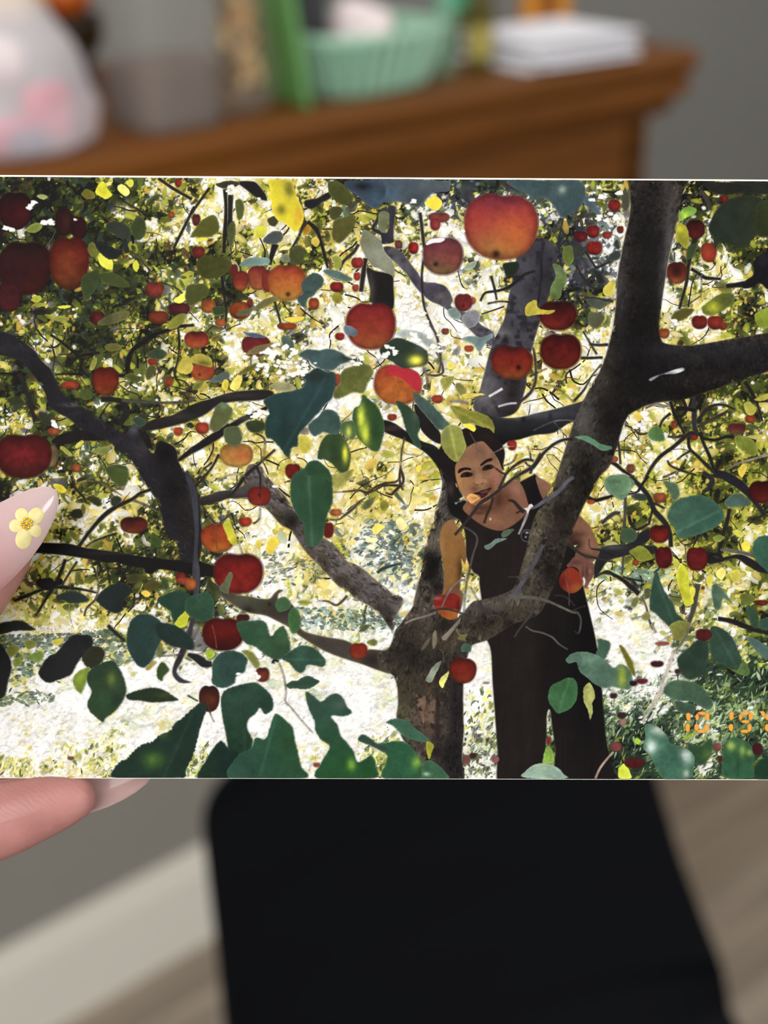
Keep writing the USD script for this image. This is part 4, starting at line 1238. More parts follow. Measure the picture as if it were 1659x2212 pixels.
TWIG('12', "215,960 190,1080 180,1200 170,1330 200,1420", [6, 5, 7], (84, 66, 58))
TWIG('12', "190,1090 240,1110 350,1120", [4, 3], (110, 90, 70))
TWIG('02', "345,350 370,560 380,700 360,900 380,1150 450,1330", [10, 8, 7, 7], (60, 56, 66))
TWIG('02', "860,1110 900,1040 1010,1020 1100,990 1180,930 1240,880 1330,850", [7, 8, 9, 7], (46, 42, 44))
TWIG('02', "950,890 980,1000 1000,1100", [9, 6], (52, 46, 46))
TWIG('02', "920,1130 1040,1110 1170,1130", [6, 5], (56, 48, 48))
TWIG('02', "1400,600 1380,760 1380,900 1350,1130", [9, 7], (54, 50, 58))
TWIG('02', "1560,420 1530,600 1540,750 1560,900", [6, 6], (58, 54, 64))
TWIG('01', "1000,430 1080,500 1130,640 1160,760 1180,830", [14, 10, 7], (48, 44, 46))
TWIG('01', "1020,540 980,430 960,330 930,200", [9, 6, 5], (56, 48, 46))
TWIG('01', "1280,850 1310,770 1400,690 1440,620", [6, 9, 10], (72, 62, 58))
TWIG('01', "930,560 880,640 850,680", [9, 5], (54, 48, 42))
S('printed_branch', '01', "400,90 540,85 600,130 650,200 655,255 560,220 470,150", (46, 40, 42), **BK)
S('printed_branch', '01', "980,250 1080,230 1150,190 1200,180 1200,230 1130,270 1050,320 990,310", (48, 44, 50), **BK)
TWIG('01', "300,150 310,330 300,520 290,700", [12, 10, 12, 9], (46, 42, 40))
TWIG('01', "350,200 345,420 330,640", [14, 12, 9], (52, 50, 42))
TWIG('01', "270,880 290,1050 310,1180 300,1343", [8, 8, 7], (48, 42, 40))
TWIG('01', "730,620 700,720 680,800", [20, 14, 10], (44, 40, 42))
TWIG('01', "720,1100 750,1200 780,1320", [8, 7], (58, 50, 48))
TWIG('01', "1500,740 1480,880 1460,1030", [12, 14, 12], (54, 48, 50))
TWIG('01', "0,380 90,250 170,140", [9, 7], (48, 44, 42))
TWIG('00', "1350,60 1450,130 1550,190 1640,240", [8, 9, 9], (56, 46, 44))
TWIG('00', "1659,300 1600,420 1530,560 1480,660", [8, 9, 7], (46, 42, 42))
TWIG('00', "1040,470 1060,600 1090,700", [12, 14, 12], (52, 58, 56))
TWIG('00', "1010,220 1110,290 1200,340 1290,420", [7, 6], (54, 48, 46))
TWIG('00', "1340,1080 1400,1170 1450,1250", [5, 4], (58, 48, 48))
# far right tangle
for t_, w_, c_ in (("820,640 850,740 900,850 950,940", [11, 9, 8], (44, 38, 40)), ("1010,430 1020,560 1030,700 1030,850 1060,960", [12, 10, 13, 12], (64, 60, 62)),
                   ("920,620 960,720 930,780 880,790", [9, 9, 6], (46, 40, 42)), ("830,760 760,820 730,900", [9, 7], (52, 46, 48)), ("870,720 960,720 1040,740", [12, 10], (40, 36, 36)),
                   ("1060,850 1100,770 1180,700 1280,690 1380,730", [10, 10, 8, 7], (56, 50, 50)), ("1050,880 1130,840 1230,790 1320,740", [9, 10, 7], (76, 68, 62)),
                   ("1060,960 1000,930 930,980 850,1050 740,1130 660,1230 600,1343", [9, 12, 11, 11, 10, 8], (52, 48, 50)), ("980,960 990,1060 1060,1130 1160,1230 1230,1290", [10, 9, 10, 8], (48, 44, 46)),
                   ("1080,920 1110,1020 1160,1130 1200,1250", [9, 10, 9], (46, 42, 46)), ("1080,970 1200,990 1310,960 1400,970 1560,1000", [8, 9, 10, 9], (44, 40, 40)),
                   ("1000,1080 930,1120 880,1160", [8, 5], (56, 50, 48)), ("960,1150 920,1230 830,1280 760,1310", [6, 5, 6], (62, 54, 50)), ("800,1160 830,1210 950,1260 1050,1290", [6, 7, 6], (54, 48, 48)),
                   ("1300,1250 1400,1190 1540,1150 1659,1110", [5, 6, 8], (160, 146, 136)), ("1500,650 1659,640", [14, 18], (52, 48, 48)), ("1460,490 1530,600 1580,720 1610,830", [11, 8, 6], (48, 42, 44)),
                   ("1200,1270 1300,1300 1400,1360 1480,1430 1540,1510 1640,1640", [20, 24, 22, 12, 10], (50, 48, 56)), ("570,770 560,930 545,1030", [6, 5], (66, 56, 56)), ("440,860 520,900 560,940 640,930", [7, 6], (60, 52, 52)),
                   ("800,960 870,965 940,950", [6, 8], (64, 56, 56)), ("610,720 700,680 760,700 820,700", [6, 10, 8], (140, 128, 122)), ("290,770 340,860 370,960 390,1080 400,1200", [8, 8, 7], (66, 60, 60)),
                   ("180,1150 280,1160 360,1200 420,1250 520,1310", [14, 12, 10, 8], (44, 40, 42)), ("130,170 210,180 300,175", [8, 9], (58, 50, 46)), ("60,290 150,290 250,285", [9, 8], (54, 46, 44)), ("80,60 150,180 200,260", [5, 7], (56, 50, 48)), ("0,660 90,560 150,450 240,340", [9, 6, 5], (62, 54, 46))):
    TWIG('13', t_, w_, c_)
for t_, w_, c_ in (("480,40 580,130 650,230 690,330 770,420 820,520 830,640", [12, 13, 14, 16, 13, 12], (50, 48, 52)), ("640,30 580,110 540,170 450,190", [9, 8, 6], (46, 42, 44)), ("440,190 440,330 430,500 430,640 420,800 410,880", [9, 8, 8, 8, 6], (92, 88, 90)),
                   ("110,210 180,240 270,220 370,190", [12, 11, 7], (40, 36, 36)), ("470,370 490,440 540,490 640,440", [9, 8, 8], (48, 42, 44)), ("690,260 740,290 780,310", [9, 6], (54, 46, 44)), ("640,450 670,330 690,260", [8, 6], (54, 46, 48)),
                   ("240,860 330,870 420,920 490,980 560,1040", [7, 10, 13, 14], (44, 40, 42)), ("420,890 480,910 600,930", [6, 6], (52, 52, 50)), ("240,440 290,390 350,350 400,350", [8, 12, 10], (74, 70, 74)), ("180,510 240,460", [5, 4], (120, 110, 100)),
                   ("1330,310 1310,420 1270,540 1250,640 1240,740", [11, 12, 12, 10], (48, 46, 46)), ("1250,660 1340,670 1450,690 1560,720", [7, 9, 12], (132, 128, 132)), ("1140,700 1250,710 1250,760", [12, 10], (46, 42, 44)), ("1100,0 1180,60 1160,130 1100,170", [12, 14, 9], (60, 56, 60)),
                   ("1120,790 1200,790 1290,790", [4, 5], (150, 136, 132)), ("580,1060 620,1150 640,1250 680,1343", [6, 6, 7], (92, 84, 80)), ("1230,1250 1320,1265 1430,1300 1540,1343 1659,1370", [12, 14, 12, 11], (42, 40, 42)), ("1060,950 1040,1060 1020,1180 960,1343", [16, 14, 11], (92, 92, 80)), ("680,860 730,820 740,760", [6, 5], (46, 42, 40))):
    TWIG('23', t_, w_, c_)
for t_, w_, c_ in (("1060,410 1040,560 1000,700 980,800 960,960 900,1180", [16, 15, 11, 9, 8], (52, 47, 45)), ("1000,830 1080,880 1130,910 1260,920", [10, 11, 8], (48, 42, 44)), ("1080,160 1120,210 1150,270 1170,330", [9, 14, 10], (88, 80, 72)), ("860,690 860,760", [6, 5], (50, 44, 42)),
                   ("100,680 150,760 190,820 250,800 330,760", [7, 7, 8], (60, 54, 56)), ("20,800 90,920 180,1000 270,970", [7, 7, 6], (58, 54, 52)), ("1090,880 1090,980 1085,1080", [5, 4], (96, 90, 84)), ("240,170 330,180 400,160", [8, 8], (46, 44, 44)), ("100,1080 220,1090 340,1110", [6, 8], (62, 66, 66)), ("1300,980 1400,970 1500,950 1600,900", [12, 16, 20], (40, 38, 40))):
    TWIG('03', t_, w_, c_)
S('printed_branch', '03', "1540,760 1659,680 1800,640 1800,1000 1659,1010 1590,960 1500,1000 1430,990 1470,930 1530,880", (36, 34, 36), b=[(1620, 760, 50, (58, 60, 70), .6)], **BK)
S('printed_branch', '23', "240,640 330,620 430,615 470,600 560,520 640,480 660,560 600,620 680,620 720,650 680,700 560,690 430,720 300,760 230,850 190,900 170,880 170,800 200,720", (50, 48, 52), b=[(320, 640, (110, 20), (112, 112, 116), .6), (650, 620, (60, 14), (140, 138, 140), .5)], **BK)
S('printed_branch', '23', "1130,690 1240,730 1380,700 1460,710 1560,760 1640,800 1750,830 1750,870 1600,860 1480,800 1380,740 1250,770 1150,780", (48, 44, 46), **BK)

# ---- far, small apples
for q in ((893, 536, 12, 14, (176, 34, 36)), (1327, 444, 14, 14, (168, 44, 36)), (1281, 500, 15, 15, (150, 40, 34)), (1284, 536, 18, 16, (172, 42, 34)), (1254, 511, 15, 12, (132, 34, 38)), (1311, 508, 11, 8, (172, 50, 44)), (1340, 496, 8, 9, (150, 48, 38)),
          (945, 862, 13, 10, (186, 62, 46)), (847, 901, 11, 8, (170, 56, 38)), (734, 727, 11, 9, (178, 40, 42)), (726, 821, 10, 15, (184, 74, 58)), (1013, 753, 11, 8, (198, 78, 40)), (1014, 650, 15, 10, (180, 90, 60)), (678, 656, 12, 14, (172, 70, 38)), (772, 568, 14, 13, (172, 48, 40)), (771, 597, 8, 10, (176, 50, 40)),
          (727, 620, 15, 12, (160, 38, 34)), (768, 622, 8, 9, (182, 70, 44)), (519, 671, 24, 20, (176, 76, 34)), (540, 655, 7, 10, (160, 50, 40)), (334, 626, 21, 18, (150, 56, 42)), (342, 686, 22, 15, (158, 62, 34)), (387, 668, 25, 15, (112, 44, 48)), (209, 686, 16, 15, (116, 36, 34)), (385, 395, 8, 10, (170, 48, 36)), (370, 464, 7, 7, (186, 80, 50)),
          (152, 832, 20, 10, (170, 58, 34)), (329, 781, 11, 9, (182, 56, 36)), (365, 825, 9, 12, (164, 64, 40)), (385, 932, 11, 10, (186, 64, 34)), (164, 1011, 11, 9, (176, 82, 40)), (116, 932, 13, 9, (178, 80, 44)), (437, 925, 16, 14, (180, 62, 34)), (391, 1249, 12, 14, (150, 44, 34)), (400, 1255, 18, 9, (180, 70, 44)), (412, 1262, 13, 14, (196, 96, 40)),
          (530, 1127, 15, 11, (186, 52, 34)), (725, 1107, 14, 9, (196, 104, 52)), (1106, 962, 11, 12, (182, 44, 30)), (1434, 720, 13, 12, (190, 92, 44)), (1511, 696, 18, 16, (150, 42, 34)), (1545, 697, 18, 16, (166, 50, 38)), (1562, 705, 9, 9, (172, 60, 44)), (1455, 917, 7, 9, (176, 80, 44)), (1499, 945, 8, 7, (150, 40, 46)), (1620, 905, 12, 10, (170, 70, 36)),
          (1563, 430, 10, 9, (150, 46, 44)), (1276, 1084, 9, 6, (186, 80, 40)), (1425, 1075, 15, 12, (172, 84, 46)), (1373, 1215, 6, 7, (186, 62, 44)), (1645, 1302, 14, 7, (130, 44, 46)), (424, 475, 10, 14, (120, 52, 40)), (429, 545, 14, 14, (140, 44, 36)), (450, 661, 16, 16, (190, 96, 44)), (476, 698, 12, 9, (186, 92, 44)), (620, 705, 22, 9, (172, 72, 36)), (962, 716, 9, 8, (150, 70, 60)), (948, 470, 24, 12, (158, 70, 62)), (940, 485, 12, 14, (170, 60, 56)), (860, 528, 8, 10, (140, 70, 70)), (1100, 398, 9, 7, (160, 60, 66)), (1323, 992, 12, 8, (182, 84, 52)), (1362, 1012, 10, 11, (160, 90, 60))):
    APPLE(*q, hi=(.2, .1, tuple(min(255, v_ * 1.2 + 6) for v_ in q[4])), low=tuple(0.7 * v_ + 14 for v_ in q[4]), n=.2, k=.80)

# ---- the person between the limbs
per = thing('printed_person', None, None, parent=SNAP)
tag(per, label='person in a sleeveless dark brown outfit leaning out between the limbs, an apple in each hand')
SK = dict(parent=per, n=.09, h=2.6, k=.76)
S('printed_trousers_and_top', 'P', "968,1062 984,1080 1004,1080 1020,1094 1044,1112 1064,1122 1085,1126 1106,1118 1122,1102 1130,1086 1124,1064 1116,1046 1150,1026 1156,1024 1170,1042 1184,1080 1205,1120 1230,1160 1250,1205 1262,1272 1276,1330 1290,1395 1298,1460 1304,1530 1310,1600 1322,1700 1205,1700 1199,1620 1192,1570 1187,1534 1182,1545 1181,1580 1179,1612 1172,1645 1164,1700 1080,1700 1074,1620 1068,1540 1063,1470 1060,1410 1052,1385 1042,1372 1044,1340 1040,1300 1035,1262 1034,1245 1022,1236 1012,1218 1006,1200 1005,1160 1000,1140 992,1124 975,1112 966,1090", (50, 42, 40), parent=per, k=.86, h=4, b=[(1270, 1450, (60, 220), (24, 22, 24), .95), (1275, 1300, (40, 90), (26, 23, 25), .9), (1120, 1250, (60, 110), (56, 47, 44), .7), (1140, 1480, (40, 140), (56, 45, 42), .6), (1160, 1070, (40, 50), (30, 27, 30), .9), (985, 1100, (24, 30), (28, 24, 26), .8), (1190, 1420, (26, 120), (34, 29, 29), .8), (1255, 1230, (30, 60), (28, 25, 27), .9)], streak=(86, 60, 4, .16), n=.08, label='dark brown sleeveless top and trousers')
S('printed_hair', 'F', "390,190 480,180 600,180 760,220 880,280 960,360 1020,460 1060,560 1060,660 1040,780 1050,880 1010,870 960,740 900,640 850,570 790,480 700,400 610,420 530,470 440,510 400,580 320,700 280,790 290,900 300,1040 320,1180 380,1300 330,1330 250,1400 180,1330 140,1230 110,1160 110,1060 80,960 30,900 0,800 -20,650 0,500 100,400 260,280", (40, 31, 31), parent=per, h=3, b=[(800, 330, (120, 90), (56, 42, 38), .6), (180, 1180, (50, 110), (96, 84, 78), .7), (60, 980, (40, 80), (74, 66, 64), .6)], n=.14)
S('printed_neck', 'F', "450,1380 560,1400 640,1430 760,1390 900,1270 980,1190 1060,1110 1130,1045 1240,1030 1320,1090 1380,1200 1425,1350 1440,1450 1370,1620 1250,1730 1120,1815 1000,1862 850,1842 700,1780 560,1690 440,1590 370,1510 372,1465", (178, 118, 88), b=[(960, 1350, (90, 140), (118, 68, 50), .85), (700, 1480, (170, 70), (112, 66, 48), .75), (1090, 1330, (80, 130), (140, 84, 62), .7), (1240, 1180, (110, 120), (196, 142, 118), .7), (900, 1700, (200, 90), (196, 134, 98), .7), (1330, 1430, (60, 120), (186, 130, 104), .6), (450, 1500, (60, 60), (196, 136, 104), .6), (640, 1570, (110, 26), (104, 62, 46), .6)], **SK)
S('printed_face', 'F', "440,510 520,450 600,415 700,398 780,465 860,565 930,670 980,770 1020,870 1040,960 1030,1050 1000,1130 950,1220 880,1310 790,1380 690,1430 600,1445 520,1430 450,1380 390,1300 330,1200 290,1110 260,1010 245,900 248,800 280,740 350,650", (196, 140, 102), b=[(300, 1120, (90, 240), (240, 176, 100), .75), (420, 1340, (120, 90), (232, 166, 92), .7), (650, 520, (150, 110), (172, 118, 96), .8), (420, 700, (140, 110), (188, 130, 92), .6), (560, 760, (120, 80), (206, 150, 108), .6), (900, 970, (130, 110), (206, 132, 106), .85), (960, 1060, (70, 110), (198, 130, 108), .6), (440, 1080, (120, 100), (204, 140, 84), .7), (830, 1150, (60, 90), (150, 86, 62), .7), (560, 1180, (70, 60), (150, 92, 58), .7), (640, 1000, (60, 110), (222, 164, 120), .7), (680, 1070, (70, 40), (224, 162, 122), .6), (600, 1380, (120, 60), (206, 136, 74), .8), (540, 930, (40, 80), (140, 88, 58), .6), (730, 870, (90, 60), (150, 96, 78), .6), (900, 620, (60, 120), (150, 100, 84), .5)], label='smiling face', **SK)
FE = dict(parent=per, h=1.6, n=.05, step=1.5, k=.80, soft=1.3)
S('printed_eyebrow', 'F', "292,890 325,845 390,826 465,826 512,846 510,876 440,872 380,884 330,916 298,926", (52, 34, 32), **FE)
S('printed_eyebrow', 'F', "652,786 715,722 778,684 842,674 866,696 835,728 775,746 715,784 682,806", (60, 40, 40), **FE)
S('printed_eye', 'F', "330,978 362,922 430,898 495,904 540,928 526,968 472,988 410,990 356,996", (66, 44, 36), b=[(450, 945, 26, (26, 20, 22), .9), (385, 955, 14, (120, 92, 76), .6)], **FE)
S('printed_eye', 'F', "684,866 715,810 778,780 846,780 882,812 858,850 792,868 728,882", (70, 46, 42), b=[(780, 828, 30, (30, 22, 24), .9), (850, 815, 14, (128, 98, 88), .5)], **FE)
for ex_, ey_ in ((452, 940), (786, 824)):
    aa = np.arange(12) * np.pi / 6
    S('printed_iris', 'P', np.stack([950 + (ex_ + 27 * np.cos(aa)) / 7.54, 900 + (ey_ + 25 * np.sin(aa)) / 7.54], 1), (22, 16, 18), **FE)
S('printed_nose', 'F', "540,1100 560,1060 600,1040 640,960 660,900 680,960 700,1010 750,1020 775,1045 760,1080 720,1090 670,1115 620,1120 580,1125", (210, 148, 108), b=[(600, 1115, (40, 14), (110, 62, 46), .8), (700, 1095, (44, 14), (112, 62, 48), .8), (650, 1060, 34, (232, 172, 132), .6), (555, 1080, (16, 40), (140, 84, 60), .7)], **FE)
S('printed_mouth', 'F', "545,1245 620,1225 680,1195 760,1175 830,1150 845,1165 810,1220 770,1280 720,1320 670,1330 650,1290 600,1270", (92, 40, 38), b=[(750, 1225, (70, 26), (176, 92, 82), .7), (590, 1250, (50, 18), (44, 22, 24), .8), (700, 1290, (50, 30), (132, 60, 58), .8)], **FE)
S('printed_teeth', 'F', "660,1240 720,1210 790,1190 800,1200 740,1235 690,1255", (134, 96, 88), **FE)
S('printed_ear', 'F', "250,1080 280,1090 300,1140 290,1160 262,1140", (214, 150, 90), **FE)
S('printed_pendant', 'F', "800,1660 825,1640 845,1665 835,1695 810,1690", (236, 214, 196), **FE)
S('printed_arm', 'B', "190,170 215,190 240,230 268,275 290,320 312,400 320,470 315,560 308,582 292,560 276,530 284,600 280,660 268,740 262,810 215,832 160,832 112,818 118,760 122,690 116,600 100,500 84,420 75,360 85,295 105,235 140,195", (206, 142, 74), b=[(175, 230, (60, 60), (206, 142, 104), .7), (270, 650, (40, 160), (122, 78, 40), .8), (100, 420, (26, 150), (236, 176, 106), .6), (300, 480, (26, 90), (190, 128, 66), .5), (160, 600, (60, 120), (206, 146, 66), .5), (230, 790, (80, 40), (150, 98, 56), .6)], parent=per, n=.09, h=2.6, k=.70)
S('printed_shoulder', '22', "1330,40 1390,60 1440,90 1465,130 1440,170 1400,230 1375,200 1350,130", (184, 128, 102), **SK)
S('printed_forearm', 'B', "1290,120 1340,140 1390,190 1430,230 1462,300 1490,370 1512,430 1500,490 1470,530 1450,560 1340,560 1290,520 1305,450 1320,400 1280,410 1240,400 1220,320 1240,200", (178, 120, 92), b=[(1300, 400, (60, 50), (66, 42, 34), .85), (1330, 310, (70, 30), (112, 72, 56), .6), (1420, 420, (60, 110), (194, 136, 110), .6), (1260, 340, (40, 60), (90, 58, 44), .7), (1400, 510, (70, 26), (96, 66, 54), .6)], **SK)
S('printed_hand', 'B', "120,830 160,800 215,790 262,800 285,840 290,900 280,960 250,1040 210,1090 160,1118 110,1118 70,1085 50,1040 20,1010 0,950 -5,910 20,900 60,860", (176, 112, 72), b=[(200, 810, (60, 24), (150, 98, 84), .6), (250, 1000, (30, 80), (96, 58, 40), .7)], **SK)
S('printed_apple', 'B', "20,900 45,865 85,848 125,850 150,840 200,832 240,850 268,885 265,950 240,990 180,990 120,980 60,985 30,965", (176, 44, 40), parent=per, h=2.6, k=.76, b=[(60, 880, (40, 14), (226, 140, 130), .7), (80, 970, (60, 24), (206, 96, 52), .7), (200, 900, (50, 60), (186, 50, 40), .6), (250, 960, (20, 60), (110, 36, 34), .6)], n=.12, label='red apple in the lowered hand')
S('printed_apple', 'B', "70,990 140,978 220,975 250,1000 230,1050 190,1095 140,1118 100,1110 80,1060", (202, 104, 42), parent=per, h=2.6, k=.82, g=(-90, (196, 112, 44)), b=[(100, 1010, (40, 30), (186, 72, 44), .6), (130, 1100, (40, 14), (120, 62, 34), .6)], n=.12)
S('printed_apple', 'B', "1150,720 1170,660 1215,615 1260,600 1310,625 1350,670 1368,730 1355,785 1310,825 1260,838 1210,820 1165,780", (198, 62, 40), parent=per, h=2.6, k=.70, b=[(1250, 650, (60, 40), (208, 72, 44), .6), (1310, 790, (60, 50), (206, 132, 60), .75), (1180, 740, (40, 70), (136, 40, 36), .7)], n=.12, label='red apple in the raised hand')
S('printed_hand', 'B', "1215,590 1245,550 1290,505 1350,500 1420,545 1460,570 1466,640 1450,700 1420,750 1400,792 1372,782 1385,730 1370,690 1356,720 1340,690 1330,640 1300,608 1255,598 1230,606", (168, 108, 92), b=[(1300, 560, (60, 24), (130, 82, 70), .7), (1400, 650, (12, 60), (112, 66, 58), .7), (1365, 660, (10, 50), (116, 68, 60), .7), (1430, 640, (14, 20), (206, 150, 136), .6), (1390, 740, (20, 40), (186, 124, 104), .5)], **SK)
S('printed_badge', 'F', "1320,1960 1325,1900 1365,1850 1420,1835 1470,1850 1480,1900 1475,2000 1450,2040 1400,2040 1345,2010", (30, 28, 32), parent=per, h=1.8, n=.04, step=1.5, rim=((224, 220, 226), 1.6, .95), b=[(1420, 1890, (34, 18), (226, 222, 228), .85), (1400, 1960, (18, 18), (220, 216, 222), .8), (1440, 1930, 16, (40, 38, 42), .8)], label='round black and white badge on the top')

# ---- trunk and the great right limb, in front of the person
S('printed_trunk', 'P', "836,1402 846,1385 853,1362 866,1345 880,1325 893,1308 905,1290 925,1262 935,1300 948,1325 975,1338 1000,1322 1020,1300 1040,1295 1062,1290 1086,1282 1106,1272 1118,1250 1128,1215 1136,1190 1142,1160 1150,1130 1160,1105 1175,1090 1190,1070 1200,1030 1215,985 1232,930 1252,880 1275,835 1300,790 1318,730 1326,690 1331,640 1334,590 1345,530 1356,480 1361,440 1356,392 1354,380 1480,380 1474,420 1462,478 1448,545 1436,612 1430,655 1424,700 1428,732 1441,742 1480,746 1520,742 1570,733 1620,725 1700,712 1867,690 1867,780 1750,790 1665,802 1600,822 1560,836 1510,853 1470,865 1442,868 1410,872 1385,882 1362,895 1350,912 1340,940 1330,975 1315,1010 1296,1030 1278,1062 1262,1092 1248,1122 1232,1158 1222,1192 1212,1225 1200,1258 1188,1285 1176,1310 1160,1330 1135,1340 1110,1348 1088,1362 1062,1378 1045,1386 1020,1395 1010,1420 1003,1460 1001,1510 1002,1560 1003,1572 999,1632 999,1700 930,1700 905,1660 885,1620 866,1590 856,1550 859,1520 858,1490 852,1466 838,1450 820,1442 815,1412", (94, 84, 74), h=3.4,
  b=[(1400, 560, (60, 260), (36, 32, 34), .96), (1340, 620, (12, 160), (104, 98, 98), .7), (1446, 560, (13, 150), (122, 118, 120), .8), (1430, 640, (10, 60), (130, 126, 126), .6), (1380, 760, (70, 130), (24, 21, 22), .97), (1560, 760, (200, 24), (66, 66, 76), .8), (1560, 800, (220, 40), (28, 25, 27), .85), (1760, 750, (200, 60), (34, 32, 34), .8), (1480, 850, (110, 30), (26, 23, 24), .9), (1320, 900, (60, 90), (28, 25, 25), .95), (1262, 905, (26, 60), (132, 126, 120), .85), (1300, 800, (20, 60), (84, 76, 66), .7), (1230, 960, (24, 50), (104, 100, 90), .7), (1265, 1040, (36, 90), (30, 27, 25), .9), (1220, 1120, (36, 70), (44, 38, 32), .85), (1165, 1120, (18, 30), (122, 116, 86), .8), (1205, 1010, (16, 50), (112, 104, 88), .7), (1150, 1170, (18, 26), (134, 124, 96), .7), (1140, 1210, (12, 40), (128, 120, 98), .8), (1190, 1230, (30, 60), (34, 29, 27), .85), (1120, 1290, (60, 24), (122, 112, 96), .75), (1060, 1310, (40, 18), (132, 124, 118), .75), (1060, 1350, (50, 26), (64, 56, 44), .85), (1130, 1325, (60, 20), (74, 64, 52), .7),
     (970, 1350, (40, 14), (44, 38, 34), .8), (905, 1340, (30, 40), (124, 112, 98), .6), (880, 1400, (30, 50), (40, 35, 31), .85), (930, 1440, (50, 50), (48, 42, 36), .8), (985, 1540, (26, 140), (44, 39, 40), .9), (920, 1530, (30, 60), (136, 106, 84), .75), (935, 1570, (24, 50), (128, 100, 84), .6), (945, 1530, (7, 120), (36, 31, 30), .7), (870, 1520, (14, 80), (98, 92, 64), .8), (980, 1640, (40, 60), (40, 36, 38), .9), (960, 1380, (60, 26), (92, 80, 58), .7), (855, 1425, (26, 24), (58, 48, 44), .8), (900, 1490, (40, 30), (82, 74, 56), .6)],
  mott=[((38, 33, 31), 12, .575), ((146, 134, 110), 7, .63), ((30, 27, 26), 5, .60)], streak=(75, 30, 5, .34), n=.2, rim=((150, 120, 80), 2.0, .3), label='mottled grey tree trunk dividing into thick limbs')
TRUNK_LOW = "836,1402 846,1385 853,1362 866,1345 893,1308 925,1262 948,1325 1000,1322 1060,1292 1106,1272 1128,1215 1160,1105 1200,1030 1252,880 1300,790 1300,960 1262,1092 1212,1225 1160,1330 1062,1378 1010,1420 1001,1510 999,1632 999,1676 930,1676 885,1620 856,1550 858,1490 838,1450"
bark('printed_bark', 'P', TRUNK_LOW, 900, 78, (2, 7.5), 51, 0.45, 1.45)
bark('printed_bark', 'P', "1331,640 1356,480 1356,398 1470,398 1448,545 1424,700 1441,742 1520,742 1659,722 1659,800 1510,853 1385,882 1330,975 1278,1062 1215,1120 1215,985 1275,835 1318,730", 420, 80, (2, 7), 52, 0.65, 1.45)
S('printed_bark_light', '13', "640,470 700,440 780,415 850,390 930,370 945,395 880,425 810,430 740,440 660,490", (150, 160, 168), b=[(890, 400, (60, 16), (250, 246, 240), .9)], n=.06)
S('printed_bark_light', 'K', "760,480 820,420 900,330 950,290 930,360 860,450 790,540 740,560 720,520", (152, 140, 124), n=.16)
S('printed_bark_light', 'K', "620,470 660,440 670,560 650,640 620,660 610,580", (150, 134, 112), n=.16)
S('printed_bark_light', 'K', "880,440 910,410 940,480 1030,480 1000,540 1020,570 960,560 900,540 920,500", (132, 124, 78), n=.14)
S('printed_bark_light', 'K', "480,650 540,560 590,520 580,580 530,650 490,680", (126, 112, 92), n=.16)
S('printed_bark_light', 'K', "420,1180 470,1230 530,1200 540,1300 520,1400 530,1500 500,1520 470,1420 430,1300", (150, 118, 96), mott=[((70, 56, 48), 9, .57)], n=.16)
S('printed_bark_light', 'K', "560,1230 600,1260 650,1240 650,1340 630,1450 650,1560 610,1620 580,1500 560,1380", (140, 112, 94), mott=[((64, 52, 46), 9, .57)], n=.16)
TWIG('B', "1010,400 975,470 930,560 880,650 820,740 760,830 700,870", [10, 12, 12, 13, 12], (104, 102, 112))
TWIG('22', "1659,40 1600,80 1530,160 1430,230 1340,290 1290,310", [10, 11, 13, 11, 8], (104, 104, 116))
TWIG('F', "1420,1490 1430,1560 1400,1650 1340,1790 1280,1920", [6, 9, 7, 6], (170, 158, 160))
TWIG('F', "1110,1360 1200,1380 1290,1480 1340,1520 1420,1530", [6, 9, 10, 7], (58, 48, 48))
TWIG('F', "1240,1580 1310,1540 1370,1570", [5, 6], (52, 44, 44))
S('printed_twig', 'F', "1350,1490 1420,1480 1450,1430 1490,1415 1525,1460 1480,1500 1450,1560 1420,1600 1410,1540", (236, 222, 218), h=2)
TWIG('F', "1659,600 1560,760 1480,840 1320,930 1180,1020 1080,1100 950,1210 820,1310 660,1410 560,1540 440,1700 330,1830 240,1930", [13, 12, 10, 9, 9, 9, 10, 8, 8, 8], (66, 56, 54), h=2.6)
TWIG('F', "1530,720 1420,700 1310,740 1180,830 1080,930 1040,1020 960,1180", [8, 9, 8, 8, 8, 7], (60, 54, 50))
TWIG('F', "1080,940 1000,910 920,850 860,810", [5, 6, 4], (56, 46, 46))
TWIG('F', "870,590 960,550 1040,500 1100,490 1230,485", [3, 4, 4, 2.5], (196, 176, 150))
TWIG('F', "490,260 540,350 590,440 640,520 700,640", [3, 4, 4, 2], (150, 120, 112))
TWIG('F', "870,1310 830,1450 770,1590 720,1740", [7, 8, 7], (66, 48, 42))
TWIG('F', "380,1800 450,1810 540,1870 590,1930 610,1990 600,2100", [5, 6, 7, 6], (72, 66, 66))
TWIG('F', "1040,800 1120,770 1200,720 1240,640", [4, 5, 4], (76, 62, 50))
TWIG('F', "1530,840 1420,780 1390,740", [7, 5], (62, 60, 52))
TWIG('F', "1480,700 1470,600 1430,480", [6, 4], (66, 60, 56))
TWIG('F', "1470,930 1500,840", [7, 8], (58, 54, 52))
TWIG('B', "290,240 350,270 410,320 415,380 380,490 350,620 320,760 305,900 295,1060 290,1180", [5, 6, 7, 6, 5, 5, 5], (104, 98, 92))
TWIG('B', "330,715 270,720 215,760 180,800 140,870 100,960 90,980", [6, 7, 6, 6, 5], (148, 130, 120))
TWIG('B', "0,1000 90,975 190,985 290,1020 360,1040 450,1060", [5, 7, 6, 5, 4], (76, 66, 60))
TWIG('K', "290,360 400,310 520,280 660,230", [7, 6, 8], (150, 132, 124))
TWIG('B', "360,780 400,860 460,950 490,1000", [5, 5, 6], (82, 74, 72))
TWIG('B', "720,870 830,870 950,880 1060,910 1150,950 1260,1000 1310,1010", [10, 10, 9, 8, 7, 8], (120, 116, 106))
